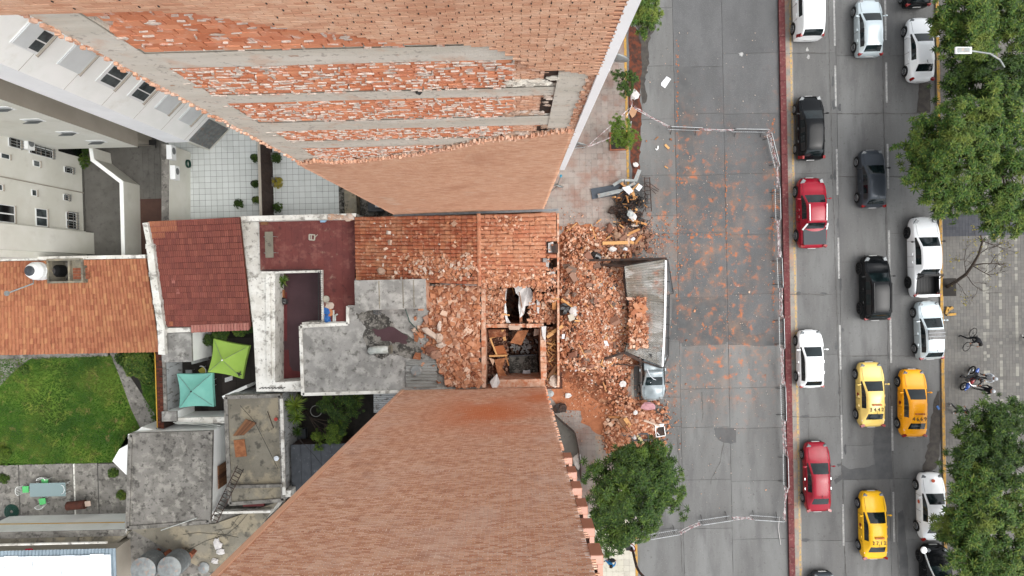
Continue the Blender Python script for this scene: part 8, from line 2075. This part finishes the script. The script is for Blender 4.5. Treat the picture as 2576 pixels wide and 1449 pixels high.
t2 = thing('round_sign', 'round red-rimmed no-parking sign on the black mast', 'sign', tuple(P(1588, 1377, 2.4)))
c = P(1588, 1378, 2.4); n_ = Vector((.35, .75, .45)).normalized(); q = n_.to_track_quat('Z', 'Y').to_matrix()
MB().lathe(c, [(.32, 0), (.32, .02)], 28, 0, q).build('rim', M['lamp_red'], t2); MB().lathe(c + n_ * .021, [(.24, 0), (.24, .004)], 28, 0, q).build('face', M['paper'], t2)
MB().obox(c + n_ * .03, (.04, .44, .006), q @ Matrix.Rotation(.78, 3, 'Z')).build('slash', M['lamp_red'], t2)
text_mesh('E', .3, M['black_paint_text'], t2, c + n_ * .028 - off(t2) + q @ Vector((0, -.1, 0)), rot=q.to_euler(), name='letter')
t = thing('garden_bench', 'black metal tube bench under the foot of the white tower by the paved court', 'bench', tuple(P(360, 362, 0)))
for u in (348, 392): MB().tube([P(u, 372, .02), P(u - 1, 356, .45), P(u + 1, 350, .9)], .03, 5).build('side_frame', M['black_metal'], t)
MB().bar(P(348, 358, .45), P(392, 359, .45), .35, .03).build('seat', M['black_metal'], t)
t = thing('air_conditioner', 'air conditioner on the white wall beside the ladder below the brown shutter', 'air conditioner', tuple(P(548, 1240, 1.2)))
c = P(548, 1243, 1.4); MB().box(c.x - .15, c.y - .4, c.z - .3, c.x + .2, c.y + .4, c.z + .3).build('casing', M['frame_white'], t)
for (u, v) in ((2030, 123), (2033, 142)):
    sheet('paint_blob', [(u - 3, v + 3), (u - 1, v - 6), (u + 3, v - 1), (u + 4, v + 6), (u, v + 7)], M['white_line'], z=.013, jit=.03, sub=2)
sheet('paint_blob', [(1858, 133), (1866, 131), (1872, 135), (1868, 141), (1860, 139)], M['white_line'], z=.013, jit=.05, sub=2)
# ================================================================ PEOPLE
def skin_person(label, J, cols, loc, rz, cat='person', group=None, hair='hair', cap=None, name='person'):
    """J: joints in local metres (facing +Y); cols: materials shirt, trousers, shoes"""
    order = ['pelvis', 'waist', 'chest', 'neck', 'head', 'crown', 'hipL', 'kneeL', 'ankleL', 'toeL', 'hipR', 'kneeR', 'ankleR', 'toeR', 'shL', 'elL', 'wrL', 'shR', 'elR', 'wrR']
    rad = dict(pelvis=(.16, .12), waist=(.145, .11), chest=(.17, .12), neck=(.06, .06), head=(.10, .11), crown=(.075, .085), hipL=(.10, .10), kneeL=(.065, .065), ankleL=(.045, .045), toeL=(.045, .035), shL=(.075, .075), elL=(.05, .05), wrL=(.033, .033))
    for k in list(rad):
        if k.endswith('L'): rad[k[:-1] + 'R'] = rad[k]
    E = [('pelvis', 'waist', 1), ('waist', 'chest', 1), ('chest', 'neck', 1), ('neck', 'head', 3), ('head', 'crown', 3)]
    for s_ in 'LR': E += [('pelvis', 'hip' + s_, 2), ('hip' + s_, 'knee' + s_, 2), ('knee' + s_, 'ankle' + s_, 2), ('ankle' + s_, 'toe' + s_, 4), ('chest', 'sh' + s_, 1), ('sh' + s_, 'el' + s_, 1), ('el' + s_, 'wr' + s_, 1)]
    me = bpy.data.meshes.new('t'); me.from_pydata([J[k] for k in order], [(order.index(a), order.index(b)) for a, b, _ in E], [])
    o = bpy.data.objects.new('t', me); COL.objects.link(o)
    o.modifiers.new('s', 'SKIN'); sub = o.modifiers.new('u', 'SUBSURF'); sub.levels = 1; sub.render_levels = 1
    for i, k in enumerate(order): me.skin_vertices[0].data[i].radius = rad[k]
    me.skin_vertices[0].data[0].use_root = True
    ev = o.evaluated_get(bpy.context.evaluated_depsgraph_get()); m2 = bpy.data.meshes.new_from_object(ev); bpy.data.objects.remove(o)
    m2.materials.clear()
    mats = [M[cols[0]], M[cols[1]], M['skin'], M[cols[2]]]
    for mm in mats: m2.materials.append(mm)
    segs = [(Vector(J[a]), Vector(J[b]), {1: 0, 2: 1, 3: 2, 4: 3}[k]) for a, b, k in E]
    for p in m2.polygons:
        c = p.center; best = min(segs, key=lambda s_: (c - (s_[0] + (s_[1] - s_[0]) * max(0, min(1, (c - s_[0]).dot(s_[1] - s_[0]) / max(1e-6, (s_[1] - s_[0]).length_squared))))).length)
        p.material_index = best[2]; p.use_smooth = True
    t = thing(name, label, cat, loc, rz, group)
    b = link('body', m2, t)
    h = Vector(J['head']); cr = Vector(J['crown']); up = (cr - h).normalized()
    f = Vector((0, 1, 0)); 
    if J.get('face'): f = Vector(J['face']).normalized()
    sd_ = f.cross(up).normalized()
    MB().blob(h + up * .05 - f * .025, .118, 12, 7, .03, (1, 1.05, 1.05)).build('hair' if not cap else 'cap', M[cap or hair], t, local=True, smooth=True)
    m = MB().blob(h + f * .112 - up * .01, .018, 6, 4, .05)
    for s_ in (-1, 1): m.blob(h + sd_ * .105 * s_, .025, 6, 4, .05)
    m.build('nose_and_ears', M['skin'], t, local=True)
    m = MB()
    for s_ in (-1, 1): m.blob(h + f * .1 + sd_ * .035 * s_ + up * .02, .012, 6, 4, 0)
    m.build('eyes', M['black_metal'], t, local=True)
    for s_ in 'LR':
        w = Vector(J['wr' + s_]); d = (w - Vector(J['el' + s_])).normalized(); n_ = d.cross(Vector((0, 0, 1)));  n_ = n_.normalized() if n_.length > .1 else Vector((0, 1, 0))
        m = MB().blob(w + d * .05, .045, 8, 5, .03, (.9, .9, .9))
        for k in range(4): a = w + d * .08 + n_ * (k - 1.5) * .019; m.tube([a, a + d * (.035 + .006 * (k in (1, 2))), a + d * .06 + n_.cross(d) * .02], .009, 5)
        a = w + d * .04 + n_ * -.04; m.tube([a, a - n_ * .02 + d * .025, a - n_ * .022 + d * .045], .01, 5)
        m.build('hand', M['skin'], t, local=True, smooth=True)
    return t
def pose(st=.0, arms=((.32, .05, 1.15), (.3, .2, .95), (-.32, -.05, 1.15), (-.3, -.2, .95)), lean=0.0, hz=.92):
    J = dict(pelvis=(0, 0, hz), waist=(0, .01 + lean * .3, hz + .17), chest=(0, lean * .7, hz + .38), neck=(0, lean, hz + .58), head=(0, lean + .03, hz + .71), crown=(0, lean + .02, hz + .80),
             hipL=(-.09, 0, hz - .05), kneeL=(-.10, st * .5 + .04, .5), ankleL=(-.11, st, .08), toeL=(-.12, st + .16, .045), hipR=(.09, 0, hz - .05), kneeR=(.10, -st * .4 + .05, .5), ankleR=(.11, -st, .10), toeR=(.12, -st + .16, .05))
    J['shR'] = (.18, lean, hz + .50); J['shL'] = (-.18, lean, hz + .50)
    J['elR'], J['wrR'], J['elL'], J['wrL'] = arms
    return J
mk('cloth_black', '15161a', '1e2025', sc=6, rough=.95); mk('cloth_navy', '1a2438', '141c2c', sc=5, rough=.95); mk('cloth_grey', '5a5e62', '4b4f54', sc=5, rough=.95); mk('cloth_white', 'd5dade', 'b9c0c6', sc=5, rough=.95)
mk('cloth_blue', '2c84c0', '2470a8', sc=4, rough=.95); mk('cloth_darkgrey', '34373a', '2a2c30', sc=5, rough=.95); mk('shoe_red', 'a01c28', rough=.7); mk('shoe_white', 'c8c8c6', rough=.7); mk('cloth_denim', '26303f', '1f2836', sc=6, rough=.95)
mk('moto_blue', '1c50a8', rough=.25, coat=.8)
# pedestrian by the kerb (navy jacket, grey trousers)
b = P(2394, 1025, .12); skin_person('pedestrian in a navy jacket and grey trousers walking on the plaza below the motorcycle', pose(.28), ('cloth_navy', 'cloth_grey', 'shoe_white'), tuple(b), math.pi * .97)
b = P(2576, 859, .12); skin_person('pedestrian in black at the right edge of the photo, only the legs in view', pose(.33), ('cloth_black', 'cloth_black', 'shoe_white'), tuple(b), 0.1)
b = P(1530, 1398, .15); t = skin_person('pedestrian in a bright blue jacket and red shoes on the pale pavement', pose(.22, lean=.05), ('cloth_blue', 'cloth_denim', 'shoe_red'), tuple(b), math.pi * .8)
p = Matrix.Rotation(math.pi * .8, 3, 'Z') @ Vector((0, -.22, 1.2)) + b; MB().blob(p, .2, 10, 6, .12, (1, .7, 1.15)).top('backpack', M['cloth_black'], 'black backpack worn by the pedestrian in the blue jacket', 'backpack', loc=p)
# cyclist
a, c = P(2446, 834, .34), P(2428, 874, .34); a2, c2 = Vector((a.x, a.y, .46)), Vector((c.x, c.y, .46)); ctr = (a2 + c2) / 2; ang = math.atan2(c2.y - a2.y, c2.x - a2.x) - math.pi / 2
t = thing('bicycle', 'black bicycle ridden across the plaza', 'bicycle', (ctr.x, ctr.y, .12), ang)
for y, nm in ((-.52, 'wheel'), (.52, 'wheel')):
    w = MB().tube([(0, y + .33 * math.cos(k), .34 + .33 * math.sin(k)) for k in [i * .2618 for i in range(25)]], .022, 6).build('wheel', M['black_rubber'], t, local=True); m = MB()
    for k in range(10): m.tube([(0, y, .34), (0, y + .32 * math.cos(k * .628), .34 + .32 * math.sin(k * .628))], .003, 3)
    m.build('spokes', M['rim'], w, local=True)
MB().tube([(0, -.52, .34), (0, -.1, .32), (0, .38, .75), (0, -.2, .8), (0, -.1, .32)], .018, 6).tube([(0, -.52, .34), (0, -.2, .8)], .012, 5).tube([(0, .52, .34), (0, .36, .92)], .016, 6).build('frame', M['black_metal'], t, local=True)
MB().tube([(-.28, .3, .98), (-.05, .38, .95), (.05, .38, .95), (.28, .3, .98)], .014, 5).build('handlebar', M['black_metal'], t, local=True); MB().blob((0, -.24, .88), .1, 8, 5, 0, (.8, 1.3, .4)).build('saddle', M['black_metal'], t, local=True)
MB().tube([(-.14, -.2, .32), (0, -.1, .32), (.14, 0, .32)], .015, 5).build('pedals', M['black_metal'], t, local=True)
J = pose(); J.update(pelvis=(0, -.2, .98), waist=(0, -.12, 1.13), chest=(0, .05, 1.28), neck=(0, .18, 1.42), head=(0, .26, 1.52), crown=(0, .27, 1.61), hipL=(-.09, -.18, .94), kneeL=(-.12, .15, .68), ankleL=(-.15, -.12, .38), toeL=(-.16, .02, .34), hipR=(.1, -.18, .92), kneeR=(.3, .02, .52), ankleR=(.55, -.05, .1), toeR=(.62, .08, .06),
    shR=(.19, .1, 1.36), elR=(.28, .22, 1.18), wrR=(.27, .3, 1.03), shL=(-.19, .1, 1.36), elL=(-.28, .22, 1.18), wrL=(-.27, .3, 1.03))
t = skin_person('cyclist all in black with one foot down, riding across the plaza', J, ('cloth_black', 'cloth_black', 'cloth_black'), (ctr.x, ctr.y, .12), ang)
# motorcycle
a, c = P(2446, 926, .34), P(2420, 976, .34); a.z = c.z = .12; ctr = (a + c) / 2; ang = math.atan2(c.y - a.y, c.x - a.x) - math.pi / 2
t = thing('motorcycle', 'blue motorcycle with a red tank standing on the plaza', 'motorcycle', tuple(ctr), ang)
for y in (-.62, .62):
    w = MB().tube([(0, y + .27 * math.cos(k), .3 + .27 * math.sin(k)) for k in [i * .2618 for i in range(25)]], .05, 8).build('wheel', M['black_rubber'], t, local=True); MB().cyl((-.03, y, .3), .12, .06, 12, 0, 'X').build('hub', M['rim'], w, local=True)
MB().blob((0, .12, .82), .2, 12, 6, .02, (.75, 1.3, .7)).build('tank', mk('moto_red', 'a01820', rough=.25, coat=.8), t, local=True, smooth=True); MB().blob((0, -.28, .84), .2, 10, 5, .02, (.7, 1.7, .35)).build('seat', M['cloth_black'], t, local=True)
MB().blob((0, .5, .68), .18, 10, 6, .02, (.8, 1.6, .7)).blob((0, .72, .62), .11, 8, 5, .02, (.8, 1.8, .3)).build('front_fairing', M['moto_blue'], t, local=True, smooth=True); MB().blob((0, -.62, .82), .13, 10, 5, .02, (.9, 2.0, .5)).build('tail_fairing', M['moto_blue'], t, local=True, smooth=True)
MB().box(-.13, -.2, .28, .13, .25, .6).build('engine', M['rim'], t, local=True); MB().tube([(.14, .1, .3), (.17, -.6, .4)], .045, 8).build('exhaust', M['chrome'], t, local=True)
MB().tube([(-.36, .28, 1.02), (-.1, .42, 1.0), (.1, .42, 1.0), (.36, .28, 1.02)], .018, 6).build('handlebar', M['chrome'], t, local=True)
for s_ in (-1, 1): MB().tube([(s_ * .08, .62, .3), (s_ * .08, .42, .98)], .025, 6).build('fork', M['chrome'], t, local=True)
J = pose(); J.update(pelvis=(0, -.28, .95), waist=(0, -.25, 1.11), chest=(0, -.15, 1.3), neck=(0, -.08, 1.48), head=(0, -.03, 1.6), crown=(0, -.03, 1.69), hipL=(-.12, -.25, .92), kneeL=(-.25, .1, .66), ankleL=(-.24, -.08, .28), toeL=(-.25, .08, .24), hipR=(.12, -.25, .92), kneeR=(.28, .08, .62), ankleR=(.34, -.02, .1), toeR=(.36, .14, .05),
    shR=(.19, -.1, 1.42), elR=(.3, .1, 1.22), wrR=(.3, .25, 1.08), shL=(-.19, -.1, 1.42), elL=(-.3, .1, 1.22), wrL=(-.3, .25, 1.08))
skin_person('motorcyclist in dark grey with a black helmet seated on the blue motorcycle', J, ('cloth_darkgrey', 'cloth_grey', 'cloth_black'), tuple(ctr), ang, cap='black_bag')
b = P(2462, 944, .12); skin_person('person in a white printed jacket and white cap standing beside the blue motorcycle', pose(.05, arms=((.3, .1, 1.2), (.22, .32, 1.12), (-.3, .1, 1.2), (-.22, .32, 1.12))), ('cloth_white', 'cloth_grey', 'shoe_white'), tuple(b), math.pi / 2, cap='cloth_white')
b = P(2456, 974, .12); skin_person('person in a black jacket and white cap reaching for the handlebar of the blue motorcycle', pose(.12, arms=((.3, .15, 1.15), (.2, .45, 1.1), (-.28, .0, 1.15), (-.28, .05, .92))), ('cloth_black', 'cloth_grey', 'cloth_black'), tuple(b), math.pi * .42, cap='cloth_white')
MB().bar(P(2357, 1021, .02), P(2363, 1030, .02), .14, .04).top('blue_packet', M['blue_plastic'], 'small blue packet in the gutter beside the orange-yellow taxi', 'litter')
